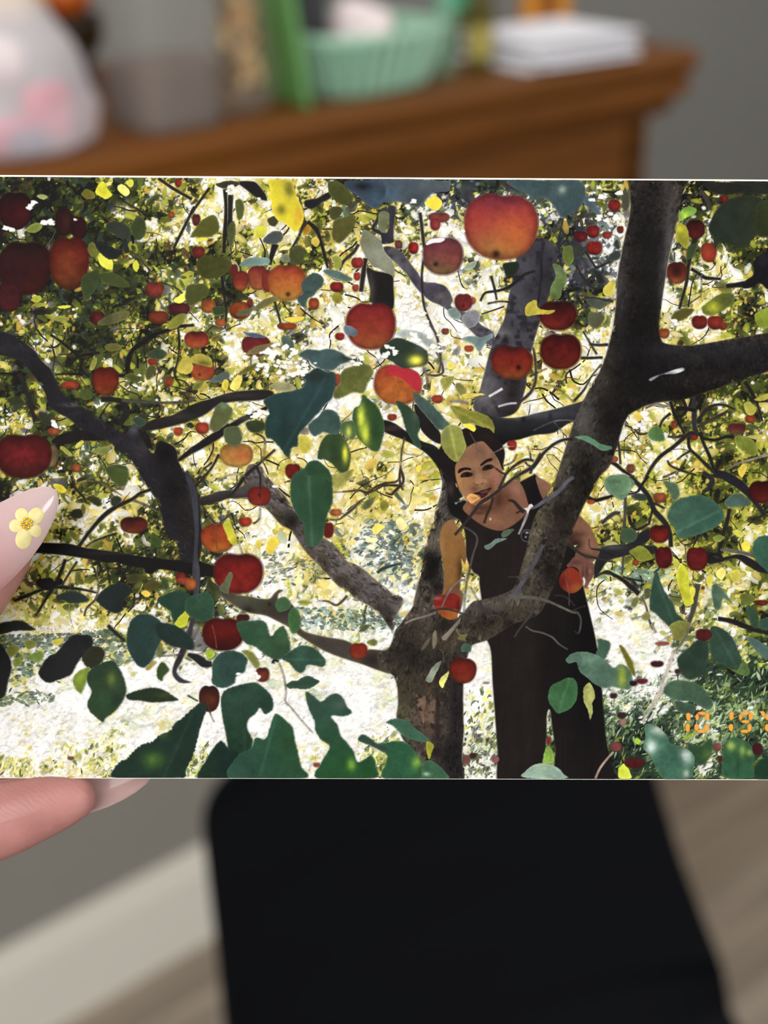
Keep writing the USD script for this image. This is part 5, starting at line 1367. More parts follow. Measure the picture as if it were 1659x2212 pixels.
TWIG('B', "1310,1000 1345,1060 1340,1150 1320,1200 1290,1170", [7, 6, 6, 4], (96, 92, 88))
TWIG('B', "1110,855 1190,860 1250,900 1290,950", [4, 5, 5], (100, 94, 88))
TWIG('B', "1240,950 1240,840 1215,720 1210,630", [4, 4, 5], (130, 104, 88))
TWIG('B', "920,940 900,1020 840,1100 780,1180 750,1230", [7, 7, 7, 5], (82, 76, 76))
TWIG('B', "850,1130 910,1170 1000,1190 1090,1230 1150,1290 1230,1340", [5, 6, 6, 6, 5], (112, 104, 102))
TWIG('B', "1390,950 1330,965 1280,990", [4, 5], (92, 88, 84))
TWIG('B', "500,1060 560,1030 640,1060 630,1130 560,1170 500,1140", [4, 4, 4], (100, 92, 78))
TWIG('B', "690,690 780,690 830,720", [4, 6], (92, 86, 82))
TWIG('B', "1230,400 1310,460 1390,500 1480,520 1659,560", [6, 7, 7, 5], (66, 62, 64))
TWIG('B', "1420,350 1430,430 1520,450 1640,500", [4, 6, 5], (48, 44, 46))
TWIG('B', "1659,690 1590,640 1530,660 1460,700", [8, 8, 5], (44, 42, 44))
TWIG('K', "740,780 740,700 720,670 690,660", [3, 3], (130, 124, 106))
TWIG('K', "850,720 840,640 850,600 830,560", [3, 4], (120, 112, 90))
TWIG('K', "970,740 960,700 900,730 820,750 790,840", [3, 4, 4], (76, 70, 52))
LEAF('B', "480,410 530,385 580,350 640,340 690,345 640,370 590,390 550,430 510,450 492,440", (112, 134, 120), h=2.6)
LEAF('B', "630,300 660,275 700,260 750,260 720,300 680,330 640,335", (84, 106, 84), h=2.6)
LEAF('F', "235,1400 290,1390 350,1350 410,1320 420,1335 360,1380 290,1410 255,1440", (124, 150, 142), h=2.2)
LEAF('F', "430,1310 500,1255 570,1265 640,1300 660,1340 600,1370 520,1420 460,1370", (214, 156, 92), h=2.2, b=[(570, 1330, (60, 30), (166, 106, 50), .8)])
LEAF('K', "690,800 720,790 700,870 650,960 610,1040 575,1050 530,1020 570,940 620,860", (134, 142, 124), h=3)
LEAF('K', "690,1050 720,980 780,930 810,910 800,980 760,1060 740,1115 705,1090", (206, 200, 112), h=3, b=[(700, 1060, 40, (222, 216, 84), .7)])
LEAF('K', "945,660 960,610 1020,590 1065,610 1060,690 1000,690 960,700", (76, 106, 90), h=3)

# ---- larger apples
AP = APPLE
AP(55, 578, 58, 60, (78, 30, 30), low=(92, 34, 26), hi=(-.3, .3, (70, 26, 32)), top=(36, 24, 26))
AP(20, 640, 26, 34, (92, 32, 36), hi=(-.3, .4, (116, 40, 44)))
AP(33, 455, 36, 42, (74, 24, 28), hi=(.4, .2, (104, 30, 32)), top=(34, 24, 26))
AP(138, 480, 20, 32, (60, 28, 28), hi=(.2, 0, (96, 50, 46)))
AP(170, 492, 17, 26, (66, 26, 28))
AP(150, 567, 44, 59, (152, 44, 32), low=(140, 76, 36), hi=(-.1, 0, (184, 84, 40)), top=(110, 30, 28), label='large orange red apple at the upper left of the print')
AP(110, 984, 17, 25, (136, 112, 74), low=(150, 130, 80), hi=(-.3, 0, (120, 84, 56)))
AP(51, 985, 62, 50, (140, 32, 32), low=(104, 40, 34), hi=(0, .0, (176, 40, 42)), top=(92, 30, 32), calyx=None, label='large dark red apple at the left edge of the print')
AP(228, 823, 29, 32, (158, 46, 28), low=(186, 92, 36), hi=(0, .1, (172, 54, 30)), top=(120, 40, 30))
AP(425, 734, 27, 20, (170, 56, 38), low=(192, 106, 50), top=(60, 34, 30))
AP(438, 801, 27, 22, (176, 66, 40), low=(186, 104, 46), top=(140, 120, 50), calyx=(-.25, .4))
AP(553, 747, 32, 24, (150, 46, 44), low=(150, 110, 66), top=(94, 32, 36), hi=(-.4, -.1, (128, 36, 42)))
LEAF('11', "480,260 540,200 620,175 700,165 700,220 600,250", (136, 120, 74), h=3)
AP(511, 983, 36, 27, (196, 128, 60), low=(206, 164, 70), hi=(.35, .1, (196, 96, 52)), top=(140, 116, 62))
AP(633, 1018, 18, 18, (160, 38, 30))
AP(560, 1072, 26, 22, (170, 46, 34), low=(184, 70, 48), hi=(0, .1, (182, 52, 38)), calyx=(0, -.15))
AP(709, 1145, 13, 18, (150, 42, 36))
AP(472, 1161, 38, 33, (184, 70, 32), low=(196, 118, 40), hi=(-.2, 0, (176, 70, 32)), top=(150, 56, 36), rot=-6)
AP(515, 1238, 55, 46, (168, 34, 30), low=(172, 46, 36), hi=(.1, 0, (188, 40, 34)), top=(104, 32, 36), label='dark red apple hanging in front of the leaning limb')
AP(482, 1370, 47, 38, (138, 30, 26), low=(90, 30, 26), hi=(.0, -.2, (164, 36, 28)), top=(110, 30, 34))
AP(525, 1335, 15, 10, (96, 34, 34))
AP(452, 1509, 23, 30, (98, 42, 32), hi=(.1, .1, (140, 66, 40)), top=(44, 28, 28))
AP(567, 1457, 16, 17, (128, 52, 36), hi=(.2, .2, (152, 66, 44)), top=(60, 34, 36))
AP(775, 1406, 20, 19, (176, 50, 34), low=(188, 84, 44), hi=(.2, 0, (186, 54, 36)))
AP(289, 1134, 30, 19, (124, 36, 32), low=(160, 92, 44), hi=(.5, 0, (150, 44, 38)), top=(40, 34, 32))
AP(1000, 1448, 29.5, 28.5, (162, 44, 32), low=(176, 72, 42), hi=(.1, .1, (176, 52, 36)), top=(128, 40, 38), rot=8, label='red apple hanging beside the trunk')
AP(1424, 1153, 22, 21, (150, 40, 32), hi=(.1, .3, (178, 50, 34)), top=(76, 34, 34))
AP(1434, 1204, 19, 25, (130, 34, 38), hi=(.2, 0, (146, 40, 40)))
AP(1505, 1207, 24, 27, (142, 36, 38), hi=(.3, 0, (166, 46, 44)), low=(150, 46, 36))
AP(1647, 1062, 30, 25, (120, 32, 34), low=(150, 50, 38), top=(66, 26, 30))
AP(1591, 926, 20, 13, (120, 40, 46), low=(140, 110, 70))
AP(1462, 589, 22, 25, (140, 52, 36), low=(196, 104, 54), hi=(-.05, -.1, (50, 28, 32)), top=(96, 36, 36))
AP(1502, 495, 21, 22, (92, 34, 34), low=(124, 40, 36), top=(38, 28, 30))
AP(1531, 545, 18, 22, (168, 58, 40), hi=(-.3, 0, (184, 70, 50)))
AP(1001, 653, 20, 20, (142, 48, 48), hi=(.1, .2, (156, 56, 50)), calyx=(0, .4))
AP(520, 607, 18, 22, (150, 48, 40), low=(176, 92, 44))
AP(504, 583, 10, 13, (134, 44, 46))
AP(557, 600, 23, 27, (164, 62, 48), low=(190, 110, 54), hi=(-.3, .2, (178, 92, 56)), top=(140, 44, 46))
AP(577, 606, 12, 26, (150, 52, 44))
AP(620, 611, 43, 41, (196, 92, 44), low=(190, 152, 56), hi=(-.1, .1, (206, 112, 48)), top=(166, 48, 46), calyx=(.05, .6), label='orange and red apple between dark leaves near the top')
AP(957, 553, 45, 43, (150, 70, 72), low=(150, 132, 74), hi=(.4, .1, (166, 80, 72)), top=(118, 60, 84), calyx=(-.35, .42))
S('printed_highlight', '02', "390,620 430,580 480,570 540,565 560,585 520,610 460,615 400,635", (252, 248, 248), h=2.5, n=.02)
AP(1082, 489, 81, 74, (192, 66, 58), low=(186, 146, 64), hi=(.35, .25, (214, 106, 52)), top=(140, 52, 78), calyx=(-.13, .82), rot=4, n=.10, label='large red and yellow apple high up, the biggest in the print')
AP(801, 704, 55, 53, (190, 52, 50), low=(204, 126, 56), hi=(-.1, .15, (204, 74, 48)), top=(172, 44, 56), label='bright red apple above the dark leaf cluster')
AP(858, 832, 53, 44, (190, 88, 40), low=(196, 110, 44), hi=(-.1, .2, (206, 110, 46)), top=(178, 44, 56), rot=12, label='orange red apple under the dark leaf cluster')
S('printed_apple_skin', '12', "70,370 180,350 280,390 340,430 360,520 340,580 270,540 210,480 130,440 60,420", (186, 44, 56), h=3, n=.1)
AP(1106, 783, 46, 38, (172, 44, 32), low=(186, 110, 50), hi=(.1, .1, (184, 50, 34)), top=(110, 40, 48), calyx=(.3, .28), rot=6, label='red apple nearest the two in the upper middle right')
AP(1205, 682, 42, 34, (126, 34, 34), low=(150, 44, 36), top=(60, 32, 40), hi=(-.4, .4, (172, 50, 40)))
AP(1211, 759, 46, 41, (132, 32, 30), low=(160, 62, 34), hi=(.1, .1, (148, 36, 32)), top=(84, 30, 38))

# ---- leaves, back to front
for t_, p_, c_, o_ in (
    ('00', "810,180 850,100 890,90 930,160 960,200 910,240 860,220", (206, 200, 46), {}),
    ('00', "690,190 740,150 800,180 810,230 750,240 710,220", (128, 118, 36), {}),
    ('00', "1000,130 1050,110 1110,170 1080,215 1020,180", (224, 214, 108), {}),
    ('00', "1070,90 1130,70 1140,120 1110,140", (190, 186, 60), {}),
    ('00', "830,710 890,700 960,760 960,840 900,830 850,790", (206, 204, 66), {}),
    ('00', "940,490 980,480 1000,520 970,545", (222, 218, 60), {}),
    ('00', "800,600 900,620 1010,680 1000,740 920,750 840,680", (38, 44, 42), {}),
    ('00', "750,640 790,600 830,660 840,720 780,730", (112, 116, 44), {}),
    ('00', "1120,460 1180,380 1240,430 1240,540 1180,590 1130,540", (74, 88, 46), {}),
    ('00', "900,480 960,420 1060,450 1120,520 1060,580 1000,560", (58, 64, 54), {}),
    ('00', "690,920 760,860 840,850 850,950 790,1050 720,1090", (66, 80, 44), {}),
    ('00', "840,880 960,860 1080,930 1110,990 1000,990 900,960", (78, 90, 44), {}),
    ('00', "260,1100 330,1060 360,1090 320,1120", (186, 190, 48), {}),
    ('00', "480,1155 580,1140 610,1155 540,1175", (196, 200, 60), {}),
    ('00', "440,1250 520,1230 590,1260 560,1285 480,1280", (150, 150, 62), {}),
    ('00', "830,1290 920,1230 1040,1190 1110,1200 1080,1260 960,1310 870,1320", (106, 104, 60), {}),
    ('00', "220,500 290,440 360,450 350,500 280,530", (136, 148, 60), {}),
    ('00', "310,210 370,195 415,220 370,245", (156, 160, 92), {}),
    ('00', "1480,1100 1560,1040 1590,1020 1590,1090 1530,1130", (230, 216, 80), {}),
    ('00', "1590,1040 1659,990 1659,1130 1620,1140", (100, 104, 34), {}),
    ('00', "1440,1290 1520,1220 1590,1220 1570,1280 1500,1343 1430,1343", (140, 142, 50), {}),
    ('00', "1130,790 1160,755 1190,800 1170,860 1140,840", (190, 190, 52), {}),
    ('00', "1300,800 1340,820 1370,870 1330,850", (160, 178, 60), {}),
    ('01', "0,560 60,470 110,410 200,370 250,440 240,520 160,560 60,565", (102, 104, 38), {}),
    ('01', "40,580 110,565 170,575 110,600 50,600", (206, 196, 56), {}),
    ('01', "70,850 60,780 120,715 200,730 330,750 360,810 300,880 200,920 110,910", (78, 80, 34), {}),
    ('01', "-20,980 60,960 140,970 165,1040 90,1110 0,1150 -40,1080", (88, 94, 42), {}),
    ('01', "390,250 440,240 465,310 450,400 410,410 390,330", (98, 104, 52), {}),
    ('01', "330,460 380,430 390,540 350,650 320,560", (92, 98, 54), {}),
    ('01', "220,110 330,80 420,90 400,130 300,150", (64, 62, 42), {}),
    ('01', "420,800 500,740 600,735 680,745 670,800 560,810 480,815", (116, 144, 134), {}),
    ('01', "620,590 690,520 770,510 800,570 740,620 660,620", (92, 100, 96), {}),
    ('01', "550,490 600,460 660,475 650,540 600,570 560,550", (206, 200, 62), {}),
    ('01', "660,410 720,380 760,420 730,470 680,460", (78, 76, 42), {}),
    ('01', "1180,100 1260,85 1330,130 1390,210 1380,260 1310,290 1240,250 1190,190", (88, 92, 42), {}),
    ('01', "1230,420 1310,390 1400,370 1405,460 1360,540 1280,615 1220,580 1215,500", (98, 94, 44), {}),
    ('01', "1190,320 1260,300 1310,330 1260,400 1200,400", (84, 84, 46), {}),
    ('01', "1040,580 1080,560 1110,600 1080,650 1040,620", (184, 160, 60), {}),
    ('01', "960,540 1000,450 1040,490 1010,540", (170, 120, 30), {}),
    ('01', "1220,740 1270,720 1300,790 1260,850 1230,800", (142, 150, 60), {}),
    ('01', "1140,840 1250,845 1330,880 1390,920 1340,945 1240,920 1160,880", (98, 122, 112), {}),
    ('01', "1210,1060 1270,1030 1310,1090 1270,1130 1220,1110", (148, 138, 50), {}),
    ('01', "800,1260 880,1240 980,1240 940,1280 860,1290", (222, 190, 66), {}),
    ('01', "530,1190 620,1100 740,1060 760,1080 650,1160", (124, 118, 66), {}),
    ('01', "390,1230 450,1180 540,1170 490,1230", (104, 108, 70), {}),
    ('01', "200,1160 300,1160 290,1220 210,1230", (66, 84, 48), {}),
    ('02', "1290,-10 1360,180 1410,240 1340,290 1330,240", (84, 92, 72), {}),
    ('02', "720,820 770,780 830,770 800,830 740,850", (150, 164, 146), {}),
    ('02', "880,790 920,770 950,790 910,825", (214, 200, 80), {}),
    ('02', "700,1240 800,1180 860,1230 820,1320 740,1330", (134, 134, 140), {}),
    ('02', "580,1180 650,1170 700,1230 660,1270 600,1240", (132, 152, 146), {}),
    ('02', "1570,650 1640,640 1659,760 1600,810 1560,740", (106, 122, 54), {}),
    ('03', "250,1000 340,920 360,980 330,1060 270,1060", (186, 170, 66), {}),
    ('03', "290,730 350,680 400,690 390,750 310,770", (70, 78, 72), {}),
    ('03', "340,620 370,580 400,640 370,670", (64, 70, 66), {}),
    ('03', "100,1090 200,1090 290,1130 220,1180 140,1150", (92, 98, 82), {}),
    ('03', "140,1200 260,1230 230,1320 180,1343 120,1290", (98, 98, 70), {}),
    ('03', "830,1250 870,1200 940,1170 1030,1180 980,1240 900,1285 850,1285", (98, 92, 38), {}),
    ('03', "1090,1170 1150,1110 1240,1050 1350,1040 1370,1110 1290,1180 1210,1220 1130,1230", (100, 110, 46), {'b': [(1190, 1160, 60, (190, 190, 40), .8)]}),
    ('03', "1540,1230 1610,1180 1720,1170 1740,1300 1659,1343 1570,1320", (134, 150, 44), {}),
    ('03', "960,690 990,640 1040,610 1050,660 1010,740 960,750", (66, 82, 46), {}),
    ('03', "870,520 900,450 950,460 980,520 985,620 960,665 890,600", (150, 146, 42), {'b': [(910, 490, 40, (206, 200, 50), .7)]}),
    ('03', "890,400 920,330 980,300 1050,320 1030,370 960,400 900,435", (116, 158, 62), {'b': [(950, 385, 40, (180, 210, 50), .7)]}),
    ('03', "1150,500 1180,390 1240,300 1330,240 1440,215 1550,220 1640,270 1659,420 1600,540 1530,560 1490,640 1400,650 1330,630 1250,600 1200,670 1190,580", (46, 56, 46), {'g': (0, (54, 62, 44))}),
    ('03', "1560,300 1659,240 1760,260 1760,520 1659,560 1560,540", (56, 64, 36), {}),
    ('03', "1100,100 1300,90 1500,100 1659,95 1780,100 1760,190 1600,200 1400,190 1240,200 1150,160", (44, 46, 40), {}),
    ('03', "30,150 120,210 200,300 240,390 160,340 60,260 -20,220 -60,120", (92, 114, 128), {}),
    ('03', "410,190 450,160 480,220 470,320 420,330", (84, 86, 70), {}),
    ('10', "1130,820 1200,790 1250,850 1190,880", (60, 78, 66), {}),
    ('10', "900,1240 960,1200 1060,1205 1100,1260 1060,1343 960,1343", (78, 92, 40), {}),
    ('10', "700,560 770,560 800,610 760,650 690,630", (86, 98, 40), {}),
    ('10', "760,390 800,290 830,320 800,390", (150, 146, 62), {}),
    ('10', "1060,440 1130,420 1210,470 1170,500 1100,480", (92, 100, 42), {}),
    ('10', "1240,420 1270,360 1330,360 1310,440 1260,480", (92, 92, 46), {}),
    ('10', "1510,400 1550,300 1620,290 1650,380 1600,430", (176, 160, 62), {}),
    ('10', "1250,250 1330,210 1420,240 1390,300 1300,300", (66, 84, 56), {}),
    ('10', "890,190 960,160 1040,190 1010,230 920,230", (110, 106, 48), {}),
    ('10', "420,840 460,820 500,880 470,890", (236, 226, 216), {}),
    ('10', "510,1060 540,1040 620,1110 590,1130", (172, 170, 70), {}),
    ('10', "780,1080 900,1040 950,1060 880,1120 810,1100", (128, 134, 64), {}),
    ('10', "640,1040 700,990 720,1010 660,1060", (190, 184, 70), {}),
    ('10', "340,250 400,260 390,290 350,280", (176, 180, 64), {}),
    ('10', "60,640 180,640 220,690 120,700", (58, 64, 40), {}),
    ('10', "330,750 420,780 440,860 360,850", (58, 62, 40), {}),
    ('11', "780,110 850,110 890,170 870,230 800,190", (92, 110, 96), {}),
    ('11', "400,430 480,370 570,330 540,390 450,430", (116, 112, 44), {}),
    ('11', "0,290 80,250 180,290 190,370 90,350 20,330", (166, 150, 56), {'b': [(120, 340, (60, 26), (90, 100, 34), .8)]}),
    ('11', "160,490 260,420 330,410 330,470 240,500", (98, 112, 108), {}),
    ('11', "270,520 300,470 335,490 320,570 280,560", (206, 186, 60), {}),
    ('11', "340,530 400,440 450,450 430,540 380,570", (226, 206, 96), {}),
    ('11', "670,530 760,500 870,510 910,560 820,580 730,560", (156, 152, 108), {}),
    ('11', "230,690 280,665 330,690 370,740 330,830 270,890 210,920 165,880 190,780", (104, 110, 62), {'b': [(280, 700, (50, 34), (112, 144, 102), .85)]}),
    ('11', "480,840 560,820 640,840 640,900 560,930 500,910", (60, 72, 44), {}),
    ('11', "290,900 350,870 420,880 450,960 430,1030 360,1040 300,1000", (92, 104, 66), {}),
    ('11', "930,960 1000,950 1040,1020 1010,1100 940,1090", (196, 184, 66), {}),
    ('11', "930,920 980,880 1020,890 1020,940 950,945", (150, 134, 116), {}),
    ('21', "570,590 610,580 600,640 570,640", (206, 186, 60), {}),
    ('21', "650,640 680,570 740,555 765,600 730,660 690,700 660,690", (206, 182, 56), {}),
    ('21', "1460,290 1520,230 1570,240 1540,300 1480,320", (112, 124, 76), {}),
    ('21', "1620,260 1659,240 1690,290 1659,330", (150, 148, 50), {}),
    ('J', "1420,240 1450,205 1500,270 1570,380 1510,330", (92, 102, 72), {}),
    ('J', "1270,330 1320,290 1370,340 1330,410 1280,390", (136, 132, 42), {}),
    ('J', "1090,370 1130,300 1210,270 1190,340 1120,400", (110, 116, 66), {}),
    ('J', "990,870 1020,850 1060,890 1030,910", (246, 236, 190), {}),
    ('J', "1130,780 1180,760 1230,790 1200,820 1150,810", (248, 236, 186), {}),
    ('J', "1110,720 1170,690 1250,700 1230,740 1150,740", (236, 222, 140), {}),
    ('J', "1440,500 1500,480 1560,560 1500,620 1450,570", (238, 222, 150), {}),
    ('J', "1190,600 1240,540 1330,570 1280,620 1230,660", (226, 206, 90), {}),
    ('E', "290,480 330,430 400,450 380,500 330,500", (186, 150, 50), {}),
    ('E', "120,190 200,170 280,190 220,220 150,220", (190, 166, 60), {}),
    ('E', "60,320 110,280 200,260 140,300", (178, 150, 56), {}),
    ('E', "110,70 150,20 190,60 170,110 130,130", (206, 186, 60), {}),
    ('12', "520,470 580,445 640,450 600,530 560,570 530,540", (150, 148, 66), {}),
    ('12', "640,520 690,500 740,560 730,620 680,600", (146, 140, 70), {}),
    ('12', "700,600 790,590 880,590 900,605 820,620 740,640", (196, 180, 76), {}),
    ('12', "700,130 780,100 870,110 960,80 970,110 900,170 850,240 790,170", (118, 142, 140), {}),
    ('12', "570,330 620,320 640,370 590,390", (206, 192, 80), {}),
    ('13', "640,910 690,870 740,885 780,970 760,1000 690,1000 635,960", (92, 130, 74), {}),
    ('13', "0,965 100,950 170,980 230,1020 330,1045 330,1065 250,1085 170,1040 100,1000", (98, 140, 108), {}),
    ('13', "1370,960 1430,950 1530,990 1570,1080 1540,1130 1450,1090 1390,1040", (124, 134, 48), {}),
    ('13', "1400,1240 1450,1190 1480,1230 1440,1310 1410,1290", (216, 188, 66), {}),
    ('13', "1450,680 1500,660 1560,720 1530,780 1470,760", (170, 166, 66), {}),
    ('13', "1540,640 1659,590 1659,640 1590,660", (176, 166, 60), {}),
    ('13', "510,780 560,750 590,800 550,830", (206, 176, 66), {}),
    ('13', "260,1330 340,1285 440,1290 520,1343 500,1400 420,1500 340,1470 280,1420", (102, 134, 104), {}),
    ('23', "1180,560 1240,530 1290,560 1230,600", (140, 150, 60), {}),
    ('23', "1350,510 1400,490 1450,530 1420,560", (196, 196, 70), {}),
    ('23', "1430,610 1480,580 1510,640 1480,680 1440,660", (222, 206, 66), {}),
    ('23', "1210,870 1260,810 1300,860 1260,920", (226, 206, 106), {}),
    ('23', "1330,850 1400,830 1430,890 1390,940 1350,920", (186, 176, 66), {}),
    ('23', "1130,900 1180,870 1190,920 1150,980", (196, 186, 60), {}),
    ('23', "490,1110 520,1070 560,1080 530,1150 500,1150", (120, 122, 66), {}),
    ('23', "580,1230 620,1190 650,1210 640,1260 600,1265", (130, 126, 60), {}),
    ('23', "600,1010 640,990 660,1060 610,1080", (96, 104, 60), {}),
    ('23', "760,80 820,80 880,100 905,180 880,240 840,230 810,160", (88, 118, 88), {}),
    ('23', "280,70 340,35 420,20 480,60 492,130 440,190 350,175 290,130", (102, 138, 102), {}),
    ('23', "490,200 560,180 620,200 620,240 540,240", (62, 76, 62), {}),
    ('23', "400,500 440,475 500,480 548,540 500,600 410,590", (72, 98, 70), {}),
    ('23', "470,680 520,640 580,625 640,670 680,735 620,760 560,765 510,720", (134, 140, 46), {}),
    ('23', "1290,240 1350,190 1420,180 1490,230 1510,280 1430,295 1340,300 1290,290", (84, 112, 98), {}),
    ('23', "810,320 860,250 940,215 1080,190 1190,240 1260,310 1285,370 1240,450 1150,500 1050,540 900,565 870,520 860,470 800,400", (74, 112, 92), {'vein': [(860, 520, 1240, 330)], 'g': (0, (66, 108, 88))}),
    ('23', "1520,660 1560,560 1659,540 1800,560 1820,760 1720,900 1640,840 1560,760", (62, 104, 84), {}),
    ('23', "870,880 900,800 920,775 970,840 985,920 990,1000 1025,1110 960,1145 930,1090 900,1010", (188, 188, 44), {'b': [(940, 960, 60, (216, 212, 56), .7)]}),
    ('23', "990,980 1040,990 1030,1060 1000,1080", (206, 196, 60), {}),
    ('23', "660,1000 690,870 720,860 750,950 800,1050 850,1110 880,1200 960,1280 940,1343 860,1350 780,1290 700,1210 645,1160", (56, 86, 70), {'vein': [(700, 900, 860, 1300)]}),
    ('23', "1180,960 1230,955 1290,1020 1360,1130 1280,1080 1250,1170 1200,1160 1180,1080", (86, 116, 92), {}),
    ('23', "1420,1050 1500,1040 1545,1060 1530,1110 1460,1130", (102, 114, 48), {}),
    ('23', "1470,1140 1540,1160 1580,1240 1560,1343 1520,1320 1480,1220", (62, 94, 68), {}),
    ('23', "1580,1270 1659,1240 1659,1343 1600,1343", (60, 92, 78), {}),
    ('33', "820,0 900,-40 990,-20 980,50 930,120 860,125 835,60", (134, 134, 62), {}),
    ('33', "880,300 920,240 980,190 1050,130 1120,120 1155,190 1150,290 1110,390 1060,440 990,470 920,420", (52, 74, 58), {}),
    ('33', "1160,30 1200,5 1290,40 1360,110 1400,200 1430,300 1390,380 1310,350 1220,320 1170,260 1150,140", (58, 86, 70), {'vein': [(1200, 30, 1390, 360)]}),
    ('33', "1300,350 1390,380 1440,310 1500,370 1490,430 1400,420", (96, 124, 62), {}),
    ('33', "1470,110 1560,120 1659,190 1760,260 1659,300 1560,220", (88, 116, 110), {}),
    ('33', "760,560 810,490 900,470 1000,480 1090,520 1150,600 1190,680 1140,720 1050,680 980,650 890,650 800,610", (78, 108, 84), {}),
    ('33', "860,650 950,660 1040,690 1020,760 930,760 880,720", (72, 98, 78), {}),
    ('33', "200,120 250,120 315,150 300,230 250,310 190,260 205,190", (72, 104, 84), {}),
    ('33', "390,165 430,190 480,270 510,330 525,440 480,400 450,330 400,220", (116, 112, 34), {}),
    ('33', "80,560 100,510 140,490 175,560 185,620 160,660 165,740 140,812 120,730 85,650", (156, 160, 88), {}),
    ('33', "0,235 100,225 190,250 270,300 340,360 400,330 470,370 505,470 480,550 400,540 320,530 250,540 170,500 100,440 50,400 20,320 -40,330 -70,290", (92, 126, 104), {'b': [(415, 440, (40, 110), (174, 190, 56), .85), (120, 290, (130, 40), (120, 156, 134), .5)]}),
    ('33', "970,1010 1080,1030 1170,965 1185,1060 1150,1150 1060,1200 990,1130", (58, 90, 58), {'b': [(1150, 1110, 50, (112, 146, 60), .6)]}),
    ('33', "1265,1150 1290,1010 1350,960 1410,965 1500,1010 1545,1100 1530,1200 1540,1300 1290,1300", (56, 104, 72), {'b': [(1340, 1030, 44, (170, 196, 84), .85), (1440, 1070, (30, 60), (150, 176, 76), .8), (1500, 1090, 30, (176, 192, 80), .7), (1400, 1200, (14, 90), (42, 80, 56), .6)]}),
    ('33', "1560,1180 1659,1120 1780,1130 1800,1310 1560,1310", (40, 74, 54), {}),
    ('33', "380,1230 420,1180 450,1190 485,1260 490,1310 390,1310", (196, 206, 60), {}),
    ('33', "510,990 540,960 575,990 555,1020 520,1010", (150, 190, 50), {}),
    ('33', "600,860 650,840 710,860 790,930 830,1010 920,1030 1000,1080 1035,1140 1020,1230 990,1310 770,1310 700,1220 650,1120 590,1050 610,960", (72, 118, 94), {'b': [(740, 890, (90, 50), (196, 196, 186), .85), (660, 1040, (50, 60), (206, 212, 206), .85), (960, 1120, (50, 70), (218, 220, 214), .85), (960, 1270, (26, 40), (196, 200, 180), .7), (850, 1180, (110, 70), (64, 114, 92), .6)], 'n': .16}),
    ('32', "1435,600 1460,520 1530,480 1620,445 1680,480 1690,600 1659,680 1610,725 1520,755 1470,700 1440,650", (66, 114, 70), {'vein': [(1620, 450, 1530, 740)]}),
    ('32', "1225,1300 1260,1230 1330,1185 1420,1180 1520,1215 1570,1270 1590,1310", (138, 164, 146), {'b': [(1400, 1210, (60, 30), (160, 170, 130), .6)]}),
    ('32', "1390,1170 1410,1060 1440,1030 1480,1080 1490,1170 1430,1180", (122, 156, 62), {}),
    ('32', "50,830 110,800 190,800 260,820 290,870 350,910 420,970 440,1020 370,1000 290,985 220,960 160,910 110,860", (70, 112, 88), {}),
    ('32', "395,1000 440,1000 465,1030 450,1080 425,1145 405,1110", (156, 156, 44), {}),
    ('32', "-20,1010 60,1000 140,985 230,1005 290,1060 340,1120 370,1200 370,1310 30,1310 50,1180 60,1110 0,1070", (50, 104, 70), {'b': [(320, 1170, (44, 60), (134, 176, 60), .9)]}),
    ('32', "370,1180 430,1150 500,1190 550,1240 590,1310 370,1310", (66, 112, 80), {'b': [(400, 1270, (30, 16), (196, 210, 190), .7)]}),
    ('31', "440,220 500,215 555,250 600,330 570,375 520,320 480,270", (134, 138, 64), {}),
    ('31', "140,210 200,215 210,260 150,290", (150, 176, 40), {}),
    ('31', "1510,140 1570,115 1605,150 1580,180 1530,170", (134, 140, 66), {}),
    ('31', "1440,60 1480,0 1540,0 1500,50", (92, 104, 62), {}),
    ('31', "1430,980 1470,930 1540,960 1600,1010 1659,1020 1700,1060 1659,1085 1560,1040 1480,1010", (58, 88, 70), {}),
    ('31', "400,-20 520,-40 640,-30 690,90 740,40 800,10 840,90 862,200 820,270 740,300 650,260 560,190 480,160 430,90", (60, 96, 64), {'g': (180, (54, 92, 66)), 'b': [(770, 120, 60, (76, 112, 70), .6)]}),
    ('31', "780,280 860,220 930,180 1010,175 1090,215 1140,270 1165,320 1130,360 1060,345 1005,345 980,390 940,412 890,380 850,330", (58, 94, 74), {'vein': [(800, 290, 1130, 300)]}),
    ('31', "815,515 870,475 920,470 960,445 1010,430 1070,455 1110,480 1060,525 1000,550 900,545 850,545", (58, 90, 70), {'b': [(900, 500, (70, 24), (44, 68, 54), .5)]}),
    ('31', "190,420 190,330 240,250 320,222 420,228 495,290 480,350 470,400 400,440 380,500 280,540 190,500", (54, 86, 76), {}),
    ('31', "270,600 330,540 440,505 560,490 640,540 700,610 715,700 690,740 640,762 600,710 560,760 510,800 490,870 520,940 540,1000 500,1120 420,1200 370,1290 310,1290 290,1180 320,1050 300,900 270,750", (48, 80, 62), {'g': (-90, (36, 68, 44)), 'vein': [(470, 880, 470, 1250)]}),
    ('31', "-20,790 40,700 100,660 150,700 110,820 70,960 40,1060 0,1160 -60,1200", (38, 60, 52), {}),
    ('30', "980,1310 1005,1180 1080,1140 1130,1080 1210,1020 1300,990 1370,930 1440,905 1500,830 1580,770 1660,700 1700,760 1690,930 1659,1080 1590,1230 1540,1310", (36, 60, 48), {'b': [(1310, 1150, (90, 70), (86, 130, 48), .9), (1390, 930, (50, 40), (78, 118, 52), .7)], 'vein': [(1640, 760, 1400, 1290)], 'jag': 1.6}),
    ('31', "70,1310 140,1150 190,1060 260,985 300,1010 340,1060 420,1090 400,1200 380,1310", (26, 50, 44), {'g': (180, (36, 62, 44))}),
